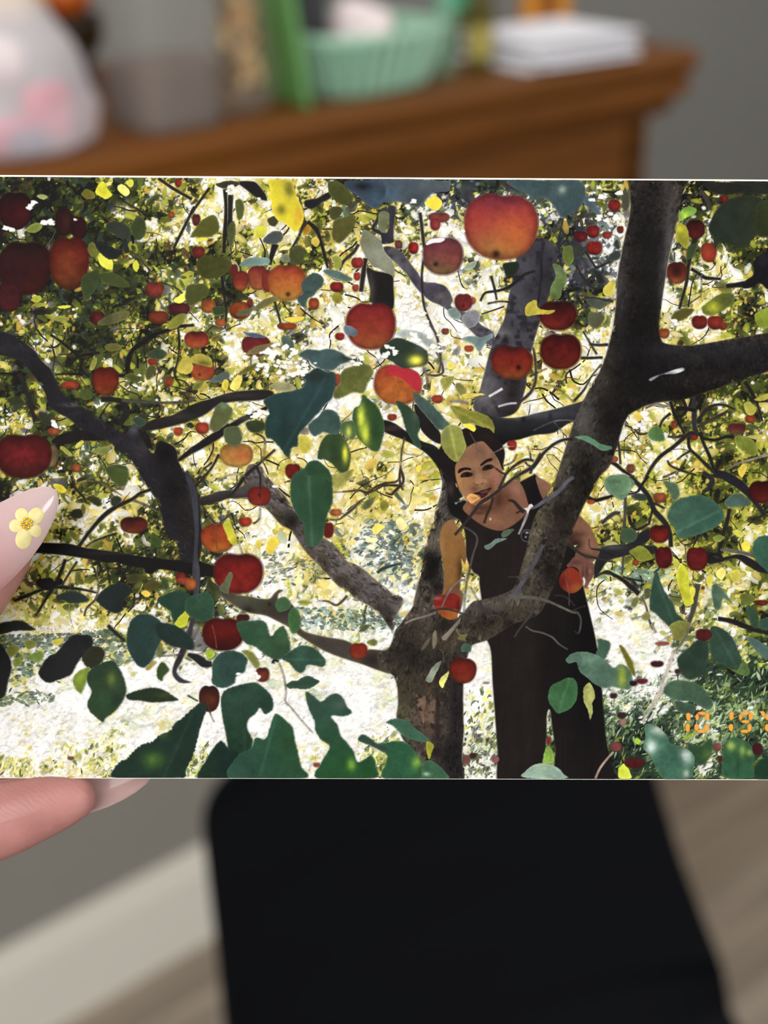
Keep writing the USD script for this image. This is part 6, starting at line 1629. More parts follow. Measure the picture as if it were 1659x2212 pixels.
    ('31', "350,1310 400,1120 520,1050 560,960 640,970 680,880 710,790 740,755 820,810 880,880 900,980 925,1080 950,1200 975,1310", (46, 90, 58), {'g': (180, (52, 92, 74)), 'b': [(850, 1000, (80, 110), (46, 84, 42), .6)], 'vein': [(740, 770, 600, 1280)]}),
    ('31', "985,570 1050,595 1120,650 1190,600 1250,580 1310,620 1340,690 1385,745 1320,780 1210,778 1260,850 1290,940 1350,1010 1400,1080 1430,1160 1480,1150 1550,1110 1590,1200 1570,1310 1090,1310 1120,1170 1190,1040 1120,980 1070,900 1060,820 1015,720", (60, 94, 76), {'g': (-70, (40, 92, 50)), 'b': [(1380, 1190, (40, 56), (122, 172, 56), .9), (1290, 680, (60, 40), (104, 124, 116), .6)]}),
    ('30', "330,430 350,350 410,270 480,230 550,150 620,85 700,80 770,90 800,150 760,230 680,300 640,370 600,430 500,470 410,495", (36, 38, 38), {}),
    ('30', "700,270 770,190 850,180 900,240 870,320 800,380 730,350", (52, 52, 36), {}),
    ('30', "620,470 660,400 720,370 770,360 750,460 710,560 690,590 640,540", (118, 138, 46), {'b': [(680, 440, 50, (150, 176, 60), .6)]}),
    ('30', "740,480 760,390 850,330 960,300 1010,350 1060,450 1082,560 1050,650 980,740 900,800 885,832 820,790 760,730 745,660 780,570", (52, 76, 50), {'b': [(950, 460, (40, 60), (126, 148, 64), .8), (880, 680, (90, 100), (50, 88, 48), .6), (1000, 640, (60, 60), (36, 50, 40), .7)]}),
    ('30', "1075,600 1140,565 1220,545 1300,532 1390,548 1460,590 1525,640 1440,655 1300,662 1170,645 1100,640", (42, 58, 40), {'b': [(1390, 600, (70, 26), (84, 96, 44), .6)]}),
    ('20', "1090,1340 1130,1250 1210,1205 1310,1225 1390,1300 1380,1420 1330,1540 1290,1620 1220,1670 1150,1620 1080,1480", (46, 72, 66), {}),
    ('30', "1320,0 1400,-20 1520,10 1620,90 1660,170 1640,215 1540,200 1440,170 1350,100", (38, 56, 50), {}),
    ('30', "-60,130 0,150 50,210 95,300 100,380 70,490 50,590 0,640 -60,650", (36, 37, 38), {}),
    ('30', "1335,430 1345,360 1385,312 1430,350 1445,390 1400,440 1385,482 1350,460", (64, 92, 44), {}),
    ('30', "1240,370 1280,330 1330,300 1310,350 1260,390", (150, 126, 50), {}),
    ('30', "-40,0 60,-30 180,-40 270,10 310,45 220,50 120,55 0,80", (44, 46, 38), {}),
    ('30', "60,200 110,170 170,190 130,260 80,270", (134, 140, 50), {}),
    ('30', "200,150 260,130 320,150 250,210", (140, 146, 58), {}),
    ('30', "250,260 340,220 380,260 330,320 260,300", (118, 142, 60), {}),
    ('30', "110,300 170,270 190,330 130,360", (128, 140, 56), {}),
    ('30', "440,140 520,110 550,130 490,180", (190, 176, 60), {}),
    ('20', "820,1080 870,1010 950,960 1040,940 1110,975 1115,1040 1060,1100 1050,1180 980,1205 900,1170 850,1130", (38, 48, 46), {}),
    ('20', "480,1065 560,1020 650,1015 730,1050 765,1090 720,1115 600,1118 530,1090", (48, 58, 52), {}),
    ('20', "1345,1080 1430,1030 1510,1005 1600,1030 1640,1080 1600,1160 1590,1240 1540,1310 1480,1280 1450,1190 1380,1140", (46, 78, 62), {}),
    ('20', "1490,1290 1560,1200 1620,1180 1600,1290 1550,1330", (176, 180, 44), {}),
    ('20', "730,225 790,198 850,225 870,270 840,295 780,260", (64, 68, 40), {}),
    ('20', "605,340 650,310 700,320 710,380 650,400 610,380", (52, 56, 44), {}),
    ('20', "950,220 1000,200 1040,230 1000,290 950,280", (52, 58, 44), {}),
    ('20', "1285,580 1300,510 1350,550 1390,590 1350,645 1300,610", (72, 96, 44), {}),
    ('20', "1085,890 1150,865 1230,875 1260,905 1180,940 1100,945", (78, 76, 34), {}),
    ('20', "1380,910 1430,930 1440,1000 1390,990", (62, 84, 46), {}),
    ('20', "900,-30 1000,-40 1095,0 1085,100 1030,130 970,80", (78, 92, 40), {}),
    ('20', "455,105 520,105 570,150 540,180 490,160", (216, 198, 50), {}),
    ('20', "1200,1030 1240,1005 1290,1040 1250,1070", (212, 176, 66), {}),
    ('20', "1230,950 1330,930 1380,960 1300,1010 1240,1000", (92, 84, 34), {}),
    ('21', "-30,1080 60,1040 150,1020 205,1080 212,1180 190,1250 100,1275 10,1240 -40,1170", (54, 90, 66), {}),
    ('21', "730,1110 790,1060 850,1090 865,1140 830,1180 760,1195 735,1160", (74, 112, 72), {}),
    ('21', "840,1210 885,1150 930,1190 950,1260 930,1343 880,1380 845,1320", (72, 118, 64), {}),
    ('21', "925,1100 980,1090 1040,1110 990,1135 940,1130", (150, 160, 50), {}),
    ('21', "250,980 290,930 340,850 370,880 340,990 330,1040 270,1020", (110, 120, 84), {}),
    ('21', "280,440 340,420 380,500 405,580 390,625 340,600 310,530", (176, 176, 46), {'b': [(350, 560, 40, (226, 206, 50), .7)]}),
    ('11', "1135,975 1190,935 1260,925 1330,990 1365,1070 1375,1150 1350,1250 1290,1275 1220,1200 1150,1160 1090,1150 1100,1060", (60, 84, 46), {'b': [(1325, 1110, (26, 80), (222, 216, 50), .95), (1180, 1120, (50, 60), (74, 100, 64), .6), (1230, 1050, (40, 90), (40, 62, 40), .5)]}),
    ('11', "1200,1290 1300,1270 1400,1240 1340,1343 1250,1420 1210,1380", (150, 146, 70), {}),
    ('11', "1475,600 1530,640 1590,690 1640,780 1665,880 1640,1010 1600,1090 1520,1060 1440,980 1400,900 1385,800 1400,720 1450,690", (58, 92, 48), {'b': [(1460, 790, (36, 110), (206, 214, 60), .95), (1500, 940, (40, 110), (196, 208, 54), .95), (1590, 880, (40, 110), (44, 76, 44), .6)]}),
    ('11', "1270,860 1330,830 1400,830 1420,920 1390,990 1330,960 1290,920", (84, 112, 70), {'b': [(1355, 920, (24, 50), (206, 206, 70), .85)]}),
    ('11', "1300,400 1380,360 1480,335 1560,380 1560,440 1520,510 1480,590 1400,585 1320,620 1240,640 1225,580 1270,510", (112, 118, 54), {}),
    ('11', "1010,860 1090,790 1150,730 1250,750 1290,850 1275,930 1220,945 1140,925 1070,960 1030,930", (66, 94, 86), {}),
    ('11', "625,660 690,610 760,585 870,570 960,540 985,480 960,450 1020,410 1090,370 1160,400 1240,420 1240,540 1210,640 1150,700 1100,760 1040,820 985,880 930,950 920,1040 870,1060 850,1140 810,1120 770,1060 700,990 650,960 640,850 670,740", (50, 78, 80), {'g': (-120, (42, 70, 64)), 'b': [(800, 850, (50, 200), (34, 58, 56), .6), (1090, 440, (110, 60), (44, 54, 50), .8)], 'vein': [(1150, 480, 800, 1080)]}),
    ('11', "930,265 1000,215 1100,222 1200,208 1290,240 1340,275 1395,300 1340,330 1280,350 1220,395 1130,390 1050,350 1010,310", (72, 98, 98), {'b': [(1330, 290, (50, 30), (40, 54, 46), .7)]}),
    ('11', "1330,10 1400,30 1440,80 1400,110 1340,90 1310,50", (104, 118, 130), {}),
    ('12', "0,215 70,150 150,115 240,140 320,175 400,225 415,290 400,345 300,370 200,380 100,320 20,270", (52, 68, 52), {'b': [(310, 310, (64, 50), (238, 228, 66), .98), (350, 210, (60, 30), (86, 100, 104), .6)]}),
    ('12', "140,80 200,45 290,55 380,80 440,120 480,170 420,200 350,150 260,115 180,110", (158, 166, 160), {}),
    ('12', "285,580 350,610 420,660 500,740 570,820 600,850 570,900 500,900 450,850 400,790 340,720 300,660", (78, 104, 96), {}),
    ('12', "140,660 220,680 290,740 335,800 345,880 330,950 360,1040 330,1060 270,990 230,920 200,830 175,750", (58, 84, 62), {'b': [(300, 770, (24, 60), (92, 116, 104), .7)]}),
    ('12', "570,870 630,860 690,885 720,960 742,1050 715,1110 680,1160 650,1180 590,1140 540,1070 520,1000 530,920", (146, 148, 68), {'vein': [(600, 880, 660, 1150)], 'b': [(560, 930, 40, (120, 134, 84), .6)]}),
    ('12', "600,705 680,700 760,735 850,750 930,790 975,850 978,935 930,895 850,875 780,850 710,855 660,790", (136, 134, 50), {'vein': [(620, 715, 960, 900)]}),
    ('12', "705,860 760,850 820,880 810,920 760,900", (236, 206, 60), {}),
    ('02', "-60,80 100,60 320,70 500,80 600,90 590,170 520,180 450,190 400,240 330,310 260,290 150,260 50,270 -40,240 -120,190", (88, 100, 112), {'b': [(70, 190, (110, 60), (74, 106, 130), .7), (300, 260, (90, 50), (72, 80, 80), .6), (450, 130, (120, 40), (104, 112, 110), .5)], 'n': .14}),
    ('01', "1320,90 1450,80 1659,80 1659,250 1590,320 1500,280 1420,200 1360,170", (66, 82, 100), {'b': [(1480, 130, (70, 34), (30, 30, 38), .85), (1590, 220, 60, (76, 104, 124), .7)], 'n': .18}),
    ('02', "1080,85 1250,70 1450,80 1680,75 1760,160 1700,330 1600,380 1540,390 1480,290 1400,230 1320,240 1240,190 1150,150", (74, 96, 100), {'b': [(1560, 160, 40, (176, 190, 176), .8), (1420, 220, (90, 60), (84, 110, 112), .5)], 'n': .14}),
    ('02', "380,270 430,230 470,205 530,250 530,300 490,340 430,320", (236, 208, 60), {'b': [(470, 270, 40, (250, 226, 70), .7)]}),
    ('02', "1050,790 1120,775 1185,775 1180,850 1120,905 1070,880", (40, 52, 40), {}),
    ('02', "1470,790 1530,800 1580,850 1600,930 1560,1010 1540,1085 1460,1090 1455,990 1500,900", (102, 122, 66), {'b': [(1510, 850, 40, (132, 150, 124), .6)]}),
    ('02', "1240,1160 1290,1110 1340,1100 1350,1160 1420,1185 1500,1185 1460,1220 1350,1225 1250,1235", (172, 158, 54), {}),
    ('01', "670,85 780,70 880,85 895,150 920,230 960,310 975,390 950,470 900,520 850,480 800,440 740,410 705,340 690,250 655,220 690,180", (206, 190, 42), {'b': [(780, 320, (40, 60), (120, 106, 36), .8), (850, 150, (50, 80), (112, 104, 48), .7), (930, 380, (40, 80), (196, 140, 44), .7), (760, 230, (60, 60), (222, 206, 50), .5)], 'n': .14}),
    ('01', "850,690 890,650 950,630 985,700 960,780 900,800 850,780", (84, 90, 46), {}),
    ('01', "770,740 830,700 860,770 800,780", (118, 120, 96), {}),
    ('01', "950,960 1000,900 1060,865 1135,900 1140,970 1100,1010 1060,1060 1010,1090 985,1160 940,1140 915,1080 960,1040", (72, 96, 92), {'b': [(1010, 1030, (40, 12), (44, 60, 60), .7), (1000, 1000, 50, (84, 110, 108), .5)]}),
    ('11', "450,60 500,70 580,80 650,110 590,120 500,110", (86, 100, 130), {}),
    ('J', "340,60 420,-20 520,-60 640,-40 720,-10 760,60 775,160 780,260 770,340 730,430 700,530 680,660 630,760 560,790 500,760 470,640 470,560 400,470 350,360 325,240", (54, 94, 66), {'vein': [(520, -20, 560, 780)], 'g': (0, (50, 86, 56)), 'b': [(560, 700, (70, 120), (74, 112, 88), .7), (740, 200, (30, 150), (40, 72, 46), .6), (520, 120, (30, 200), (80, 112, 82), .4)], 'n': .1}),
    ('11', "990,1200 1060,1160 1120,1180 1190,1250 1210,1343 1100,1300 1000,1290", (52, 90, 58), {})):
    LEAF(t_, p_, c_, **o_)

# pale bare twigs and stalks in front
TWIG('33', "850,220 820,340 770,450 740,560 700,640 650,730 590,820", [6, 8, 9, 10, 8, 6], (206, 190, 172))
TWIG('33', "660,-10 700,60 730,130 790,160", [5, 6, 4], (176, 160, 120))
TWIG('33', "990,-20 970,60 930,140 870,220", [7, 7, 6], (132, 128, 108))
TWIG('33', "340,1080 270,1160 220,1230 185,1310", [6, 7, 7], (186, 160, 146))
TWIG('33', "1400,0 1500,30 1659,65 1780,80", [8, 9, 8], (48, 48, 46))
TWIG('31', "760,320 800,430 820,560 815,650 860,700 950,810 1050,920", [4, 5, 4, 3], (88, 76, 60))
TWIG('31', "710,330 720,300 760,310", [10, 8], (40, 42, 40))
TWIG('31', "-20,600 70,650", [6, 5], (54, 48, 48))
TWIG('31', "-20,250 60,280 130,330 190,330", [8, 20, 24, 14], (42, 44, 46))
TWIG('31', "150,650 180,770 210,830", [5, 4], (92, 84, 60))
TWIG('31', "190,0 215,90 230,200", [4, 4], (176, 92, 60))
TWIG('30', "1340,260 1430,262 1540,250 1580,230", [5, 5], (66, 60, 56))
TWIG('30', "920,0 980,60 1070,140", [10, 12, 8], (48, 50, 48))
TWIG('21', "600,0 604,120 600,230", [4, 3], (60, 40, 40))
TWIG('21', "600,300 590,400 540,440", [4, 6], (66, 62, 58))
TWIG('21', "225,440 225,560 235,660", [5, 4], (126, 84, 40))
TWIG('21', "405,580 430,640 450,700", [5, 4], (122, 112, 60))
TWIG('21', "1140,0 1130,100", [4, 3], (100, 90, 60))
TWIG('31', "1440,70 1445,140", [3, 3], (106, 104, 70))
TWIG('01', "930,560 960,480 990,420", [8, 9], (66, 58, 46))
TWIG('12', "960,430 1000,450 1040,440", [2.5, 2.5], (52, 48, 50))
TWIG('12', "1310,200 1330,330 1330,480 1290,580 1200,660 1110,690 1010,700", [6, 7, 8, 9, 8, 8], (78, 70, 70))
TWIG('12', "930,620 1000,580 1050,550", [7, 8], (214, 206, 208))
TWIG('12', "1010,705 1100,680 1170,675", [7, 6], (210, 200, 204))
TWIG('12', "1280,450 1400,390 1430,380", [6, 4], (66, 62, 58))
TWIG('12', "1400,520 1480,530 1560,580 1659,670", [5, 5, 4], (78, 70, 64))
TWIG('12', "1310,910 1390,870 1490,830 1590,820 1659,830", [5, 5, 6], (120, 118, 120))
TWIG('12', "1490,840 1540,900 1560,920", [4, 4], (112, 108, 110))
TWIG('12', "1090,1200 1140,1170 1170,1110", [5, 5], (66, 60, 54))
TWIG('12', "1650,980 1560,990 1480,1030 1400,1100 1340,1180 1300,1230", [9, 9, 9, 10], (52, 50, 52))
TWIG('12', "400,430 480,440 540,410 520,300 480,240", [6, 7, 5], (72, 60, 62))
TWIG('12', "400,550 405,460 380,380", [5, 5], (74, 66, 64))
TWIG('12', "590,660 680,660 760,680", [6, 8], (142, 130, 128))
TWIG('12', "430,0 480,90 510,200 520,330 500,420", [7, 8, 7, 6], (92, 84, 96))
# white sun flecks between the leaves
for x_, y_, a_, b_2 in ((62, 437, 11, 15), (18, 493, 17, 6), (104, 480, 13, 10), (163, 475, 9, 6), (20, 402, 10, 6), (690, 400, 22, 16), (575, 445, 14, 16), (560, 430, 10, 8), (505, 412, 20, 12), (890, 440, 12, 16), (1000, 500, 8, 6), (960, 485, 9, 6), (1290, 425, 22, 10), (1330, 420, 14, 8), (1310, 470, 26, 12), (870, 500, 12, 18), (600, 765, 40, 26), (640, 790, 46, 22), (570, 800, 26, 14), (555, 895, 26, 12), (540, 770, 14, 12), (870, 660, 26, 16), (905, 690, 16, 22), (880, 640, 20, 18), (500, 745, 14, 20), (950, 740, 20, 20), (905, 730, 26, 10), (1460, 700, 14, 10), (1400, 900, 16, 12), (1385, 930, 18, 14), (1395, 975, 16, 12), (1370, 950, 14, 10), (590, 1050, 10, 10), (770, 780, 30, 10), (840, 760, 24, 14), (130, 1005, 8, 14), (115, 910, 9, 6), (515, 1455, 9, 6), (770, 1617, 14, 8), (545, 1462, 14, 8), (1420, 1380, 12, 10)):
    rq = np.random.default_rng(int(x_ * 7 + y_))
    blobs = []
    for _ in range(max(1, int(a_ * b_2 / 38))):
        aa = np.arange(9) * 2 * np.pi / 9
        t_, u_ = rq.uniform(0, 6.28), math.sqrt(rq.random()) * (0.0 if a_ * b_2 < 90 else 1.0)
        r_b = min(rq.uniform(3.0, 8.5), max(a_, b_2))
        rr2 = r_b * rq.uniform(.6, 1.25, 9)
        ex, ey = (a_ / max(a_, b_2), b_2 / max(a_, b_2)) if a_ * b_2 < 90 else (1.2, 0.8)
        blobs.append(shapely.Polygon(np.stack([x_ + a_ * u_ * math.cos(t_) + rr2 * ex * np.cos(aa), y_ + b_2 * u_ * math.sin(t_) + rr2 * ey * np.sin(aa)], 1)).buffer(0))
    uni = shapely.union_all(blobs)
    for g_ in getattr(uni, 'geoms', [uni]):
        S('printed_highlight', 'P', np.array(g_.exterior.coords)[:-1], (253, 250, 246), n=.02, h=4)

# fallen apples in the shaded grass
for x_, y_, a_, b_2, c_ in ((1386, 1471, 14, 7, (128, 44, 52)), (1368, 1476, 9, 7, (60, 34, 40)), (1330, 1613, 14, 11, (150, 76, 72)), (1370, 1648, 22, 13, (110, 40, 38)), (1549, 1613, 9, 10, (150, 86, 72)), (1636, 1618, 12, 14, (92, 36, 42)), (1512, 1543, 8, 7, (160, 112, 100)), (1419, 1434, 15, 8, (92, 40, 44)), (1325, 1503, 9, 7, (84, 44, 46)), (1343, 1545, 11, 8, (80, 52, 56)), (1345, 1560, 8, 8, (170, 120, 110)), (1463, 1450, 7, 6, (90, 50, 52)), (1520, 1371, 18, 14, (112, 40, 40)), (1430, 1390, 16, 5, (170, 90, 70)), (1185, 1600, 6, 10, (150, 46, 48)), (1008, 1640, 9, 11, (150, 90, 84)), (1070, 1640, 9, 8, (170, 96, 104)), (1022, 1632, 9, 7, (90, 52, 50)), (1555, 1640, 6, 9, (120, 50, 50)), (153, 1638, 8, 5, (150, 92, 90)), (684, 1652, 8, 6, (170, 82, 50)), (1050, 1475, 8, 3, (180, 110, 90))):
    APPLE(x_, y_, a_, b_2, c_, n=.18, name='printed_fallen_apple')

# ---- the camera's date stamp, glowing segments
def glow(text):
    S('printed_segment', 'D', text, (248, 162, 58), parent=stamp, smooth=False, h=1.5, n=.03, soft=0.8, k=1.06, rim=((216, 108, 26), 1.2, .8))


stamp = thing('printed_date_stamp', None, None, parent=SNAP)
tag(stamp, label='orange date digits reading 10 19')
for t_ in ("178,270 215,240 262,262 262,370 232,395 190,370", "170,470 210,432 250,455 245,570 215,595 175,570",
           "345,300 380,255 412,285 410,360 385,390 350,365", "380,255 430,225 500,225 545,250 520,285 440,285", "520,280 560,240 600,270 598,360 565,388 528,365",
           "330,470 370,435 412,465 410,540 370,572 330,545", "510,470 555,440 598,470 592,560 555,590 515,565", "370,570 430,550 510,552 540,575 500,610 400,605",
           "962,250 1000,220 1040,240 1035,350 1005,385 960,360", "945,470 985,440 1030,465 1028,550 995,585 955,555",
           "1130,300 1165,265 1195,290 1190,350 1160,385 1128,355", "1160,250 1220,220 1300,222 1320,255 1290,285 1190,282", "1305,280 1345,235 1390,260 1382,350 1350,382 1310,355", "1165,400 1220,375 1300,375 1325,400 1290,438 1200,432", "1290,470 1335,435 1362,470 1355,560 1320,600 1288,570", "1150,575 1210,545 1285,550 1310,580 1280,612 1180,605",
           "1510,225 1560,205 1605,245 1600,300 1560,335 1540,290", "1610,300 1640,262 1675,290 1672,360 1640,385 1612,355", "1598,480 1635,440 1675,465 1672,560 1640,590 1602,550"):
    glow(t_)
PRINT_LAYERS = int(HEIGHT.max())
# ------------------------------------------------------------------ the hand that holds the snapshot
def skin(name, base, deep, line_scale=2600.0):
    M[name] = usdkit.material(stage, '/World/Looks/' + name, {
        'tc': ('texture_coordinate', {}),
        'n1': ('noise_texture', {'scale': 110.0, 'detail': 4.0}),
        'rp': ('rgb_ramp', {'ramp': [(0.30, tuple(lin(deep))), (0.70, tuple(lin(base)))]}),
        'wv': ('wave_texture', {'wave_type': 'bands', 'bands_direction': 'diagonal', 'scale': 420.0, 'distortion': 9.0, 'detail': 2.0, 'detail_scale': 0.6}),
        'n2': ('noise_texture', {'scale': 1400.0, 'detail': 3.0}),
        'ad': ('math', {'math_type': 'multiply_add', 'value2': 0.5}),
        'bp': ('bump', {'strength': 0.12, 'distance': 0.00015}),
        'p': ('principled_bsdf', {'roughness': 0.42, 'specular_ior_level': 0.35, 'subsurface_weight': 0.2, 'subsurface_radius': (0.7, 0.4, 0.3), 'subsurface_scale': 0.002})},
        [('tc.object', 'n1.vector'), ('n1.fac', 'rp.fac'), ('rp.color', 'p.base_color'), ('tc.object', 'wv.vector'), ('tc.object', 'n2.vector'),
         ('n2.fac', 'ad.value1'), ('wv.fac', 'ad.value3'), ('ad.value', 'bp.height'), ('bp.normal', 'p.normal')], surface='p.BSDF')


skin('skin', (154, 106, 101), (136, 91, 86))
NT, NB = hold(122, 1056, 10.2), hold(-50, 1222, 16.0)                  # the thumb nail's tip and root
NAX = (NB - NT) / np.linalg.norm(NB - NT)
M['nail'] = usdkit.material(stage, '/World/Looks/nail', {
    'g': ('geometry', {}),
    'd': ('vector_math', {'math_type': 'dot_product', 'vector2': tuple(NAX)}),
    'm': ('map_range', {'from_min': float(NT @ NAX), 'from_max': float(NT @ NAX) + 0.022, 'clamp': True}),
    'r': ('rgb_ramp', {'ramp': [(0.05, tuple(lin((166, 142, 141)))), (0.45, tuple(lin((164, 134, 133)))), (0.8, tuple(lin((154, 108, 106))))]}),
    'p': ('principled_bsdf', {'roughness': 0.14, 'specular_ior_level': 0.45, 'subsurface_weight': 0.2, 'subsurface_radius': (0.8, 0.5, 0.4), 'subsurface_scale': 0.001})},
    [('g.position', 'd.vector1'), ('d.value', 'm.value'), ('m.result', 'r.fac'), ('r.color', 'p.base_color')], surface='p.BSDF')
M['nail_clear'] = usdkit.material(stage, '/World/Looks/nail_clear', {
    'p': ('principled_bsdf', {'base_color': tuple(lin((198, 168, 166))), 'roughness': 0.12, 'specular_ior_level': 0.5}),
    't': ('translucent_bsdf', {'color': tuple(lin((206, 170, 166)))}), 'a': ('transparent_bsdf', {'color': (0.98, 0.92, 0.91)}),
    'm': ('mix_closure', {'fac': 0.35}), 'x': ('mix_closure', {'fac': 0.42})},
    [('p.BSDF', 'm.closure1'), ('t.BSDF', 'm.closure2'), ('m.closure', 'x.closure1'), ('a.BSDF', 'x.closure2')], surface='x.closure')
plain('petal', (184, 174, 118), 0.35, 0.4, noise=0.08, scale=900)
plain('gold_bead', (214, 168, 30), 0.16, 0.6, metallic=0.85)

hand = thing('hand', 'left hand with long pink almond nails gripping the edge of the snapshot', 'hand')


def ball(x, y, z, r):
    return m3.Manifold.sphere(r * 1e-3, 28).translate(tuple(float(q) for q in hold(x, y, z)))


def chain(js):
    out = None
    for a, b in zip(js[:-1], js[1:]):
        h_ = m3.Manifold.batch_hull([ball(*a), ball(*b)])
        out = h_ if out is None else out + h_
    return out


THUMB = [(-12, 1182, 8.0, 6.4), (-40, 1206, 8.0, 7.6), (-100, 1268, 8.8, 8.9), (-188, 1352, 11.0, 9.9), (-520, 1590, 12.0, 11.4), (-1000, 1890, 6.0, 14.5)]
INDEX = [(152, 1724, -1.6, 4.1), (100, 1738, -1.6, 5.35), (0, 1768, -2.0, 6.85), (-110, 1800, -3.0, 7.5), (-480, 1860, -8.0, 8.7), (-1050, 1905, -9.0, 10.6)]
MIDDLE = [(-640, 2165, 13.0, 6.8), (-440, 2140, 3.0, 7.6), (-500, 2110, -15.0, 8.8), (-1060, 2110, -11.0, 10.6)]
RING = [(-720, 2345, 14.0, 6.6), (-520, 2335, 5.0, 7.2), (-570, 2318, -11.0, 8.4), (-1070, 2310, -10.0, 10.2)]
LITTLE = [(-830, 2520, 14.0, 5.8), (-660, 2515, 7.0, 6.3), (-700, 2505, -6.0, 7.3), (-1090, 2490, -6.0, 9.2)]
WRIST = [(-2150, 2120, 2.0, 19.0), (-2180, 2330, 2.0, 19.0)]
body = chain(THUMB) + chain(INDEX) + chain(MIDDLE) + chain(RING) + chain(LITTLE)
palm = [ball(*q[-1]) for q in (INDEX, MIDDLE, RING, LITTLE)] + [ball(*q) for q in WRIST]
body = body + m3.Manifold.batch_hull(palm) + m3.Manifold.batch_hull([ball(*THUMB[-1]), ball(*WRIST[0]), ball(-1250, 2000, 2.0, 13.0)])
body = body + m3.Manifold.batch_hull([ball(*q) for q in WRIST] + [ball(-1500, 2050, 2.0, 16.5), ball(-1500, 2350, 0.0, 14.5), ball(-2700, 2420, 22.0, 21.0), ball(-2700, 2540, 22.0, 21.0)])
body = body + m3.Manifold.batch_hull([ball(*q) for q in WRIST] + [ball(-3700, 2840, 60.0, 25.0), ball(-3760, 3040, 60.0, 25.0)])
flesh = as_tri(body.refine_to_length(0.0016))
trimesh.smoothing.filter_taubin(flesh, lamb=0.5, nu=0.53, iterations=44)
obj('skin', flesh, 'skin', hand, smooth=True)


def nail(name, tip, back, length, half, arch, lift, mat, side=None, z=(0, 0), thick=0.00055):
    """An almond nail plate: tip and back in photo pixels and millimetres in front of the snapshot; half = (distance, half width) in mm."""
    T, B = hold(*tip, z[0]), hold(*back, z[1])
    ax = (T - B) / np.linalg.norm(T - B)
    out = (CAM - T) / np.linalg.norm(CAM - T) * (side or 1)
    out -= ax * (out @ ax); out /= np.linalg.norm(out)
    wd = np.cross(ax, out)
    hd, hw = np.array(half).T
    hd, hw = hd * 1e-3, hw * 1e-3

    def fn(u, v):
        s_ = v ** 1.6 * length * 1e-3
        w = np.interp(s_, hd, hw)
        c = 2 * u - 1
        h_ = -arch * 1e-3 * (w / hw.max()) ** 1.4 * np.abs(c) ** 2.2 - lift * 1e-3 * (1 - v) ** 2
        return T - s_[..., None] * ax + (w * c)[..., None] * wd + h_[..., None] * out
    g = grid_surface(fn, 33, 60)
    if g.face_normals.mean(0) @ out < 0:
        g.invert()
    g = thicken(g, thick)
    g.fix_normals()
    return obj(name, g, mat, hand, smooth=40), T, ax, out, wd


HALF = [(0, 0.0), (0.15, 0.62), (0.5, 1.25), (1.2, 1.95), (2.5, 2.75), (4.5, 3.7), (7.5, 4.65), (10.5, 5.2), (14, 5.45), (18, 5.4), (20.5, 4.6), (21.6, 3.2), (22.0, 0.4)]
_, T_, ax_, out_, wd_ = nail('nail', (122, 1056), (-50, 1222), 22.0, HALF, 2.3, 1.2, 'nail', z=(10.2, 16.0))
HALF2 = [(0, 0.0), (0.15, 0.5), (0.6, 1.0), (1.6, 1.75), (3.5, 2.6), (6, 3.3), (9, 3.8), (13, 4.0), (18, 4.0), (21, 3.2), (22, 1.0)]
nail('nail', (332, 1666), (60, 1742), 22.0, HALF2, 2.0, 0.4, 'nail_clear', side=-1, z=(-5.6, -7.6))


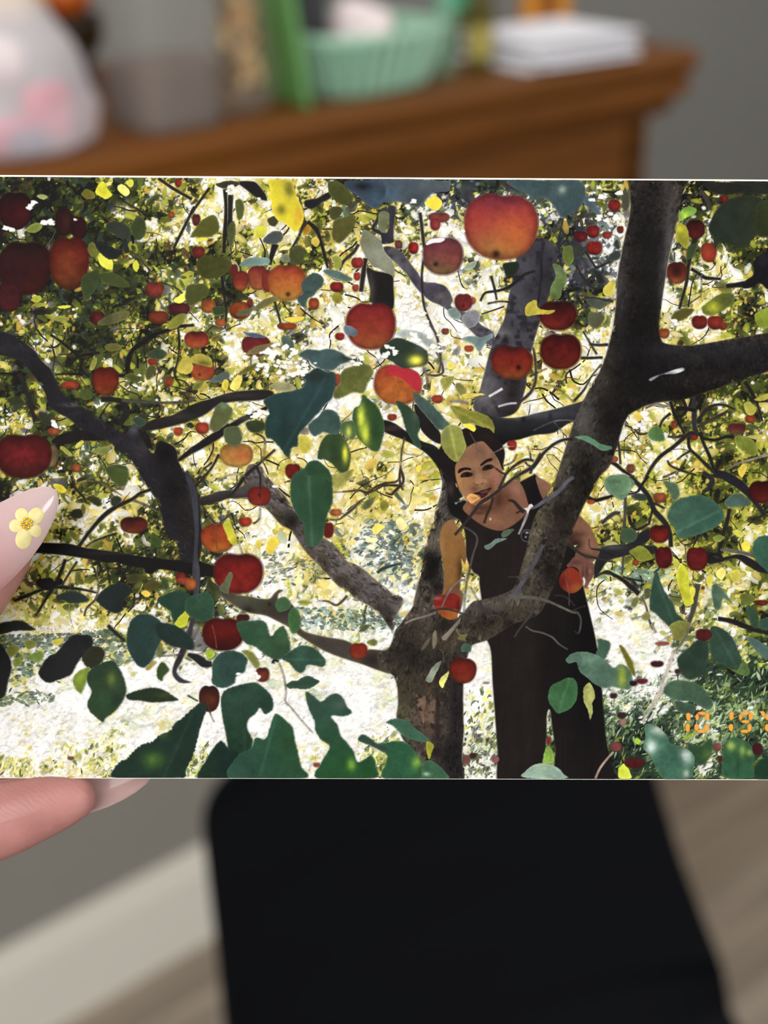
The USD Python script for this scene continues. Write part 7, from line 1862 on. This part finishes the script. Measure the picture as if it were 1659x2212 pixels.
def on_nail(px, py, up=0.0):
    """The point of the thumb nail seen at a pixel, up metres above it."""
    d = FW + (px - CX) / FPX * RT + (CY - py) / FPX * UP
    p0 = T_ + out_ * 0.00015
    t = ((p0 - CAM) @ out_) / (d @ out_)
    p = CAM + d * t
    q = p - T_
    s_, c_ = -(q @ ax_), q @ wd_
    hd, hw = np.array(HALF).T * 1e-3
    w = max(np.interp(s_, hd, hw), 1e-5)
    h_ = -2.3e-3 * (w / hw.max()) ** 1.4 * min(abs(c_) / w, 1) ** 2.2 - 1.2e-3 * (1 - min(max(s_ / 0.022, 0), 1) ** (1 / 1.6)) ** 2
    return p + out_ * (h_ - 0.00015 + up)


flower = thing('nail_flower', None, None, parent=str(hand.GetPath()))
tag(flower, label='pale yellow pressed flower with gold beads set on the thumb nail')
for k, (ang, r_, w_) in enumerate(((116, 22, 14), (42, 27, 16.5), (-32, 23, 13), (-101, 31, 17.5), (-172, 22, 14))):
    ca, sa = math.cos(math.radians(ang)), -math.sin(math.radians(ang))
    rings, n_ = [], 22
    cxp, cyp = 58 + ca * r_ * 0.92, 1132 + sa * r_ * 0.92
    a = np.arange(n_) * 2 * np.pi / n_
    ux, uy = np.cos(a) * r_ * 0.80, np.sin(a) * w_ * (1 + 0.18 * np.cos(a))
    bx2, by2 = cxp + ux * ca - uy * sa, cyp + ux * sa + uy * ca
    vv, ff = [on_nail(cxp, cyp, 0.00016)], []
    for fr_, up_ in ((0.5, 0.00015), (0.86, 0.00010), (1.0, 0.00002)):
        for j in range(n_):
            vv.append(on_nail(cxp + (bx2[j] - cxp) * fr_, cyp + (by2[j] - cyp) * fr_, up_))
    for j in range(n_):
        k2 = (j + 1) % n_
        ff.append([0, 1 + j, 1 + k2])
        for q in (0, 1):
            o1, o2 = 1 + q * n_, 1 + (q + 1) * n_
            ff += [[o1 + j, o2 + j, o2 + k2], [o1 + j, o2 + k2, o1 + k2]]
    tm = trimesh.Trimesh(np.array(vv), np.array(ff), process=False)
    if tm.face_normals.mean(0) @ out_ < 0:
        tm.invert()
    obj('petal', tm, 'petal', flower, smooth=True)
for dx, dy, r_ in ((0, 0, .00030), (-9, -3, .00026), (-6, 7, .00026), (4, 8, .00026), (10, 2, .00026), (6, -8, .00026), (-4, -10, .00026), (-11, 3, .00022), (11, -5, .00022), (1, -12, .0002), (-1, 12, .0002)):
    s_ = trimesh.creation.icosphere(2, r_); s_.apply_translation(on_nail(58 + dx, 1131 + dy, 0.00022))
    obj('bead', s_, 'gold_bead', flower, smooth=True)
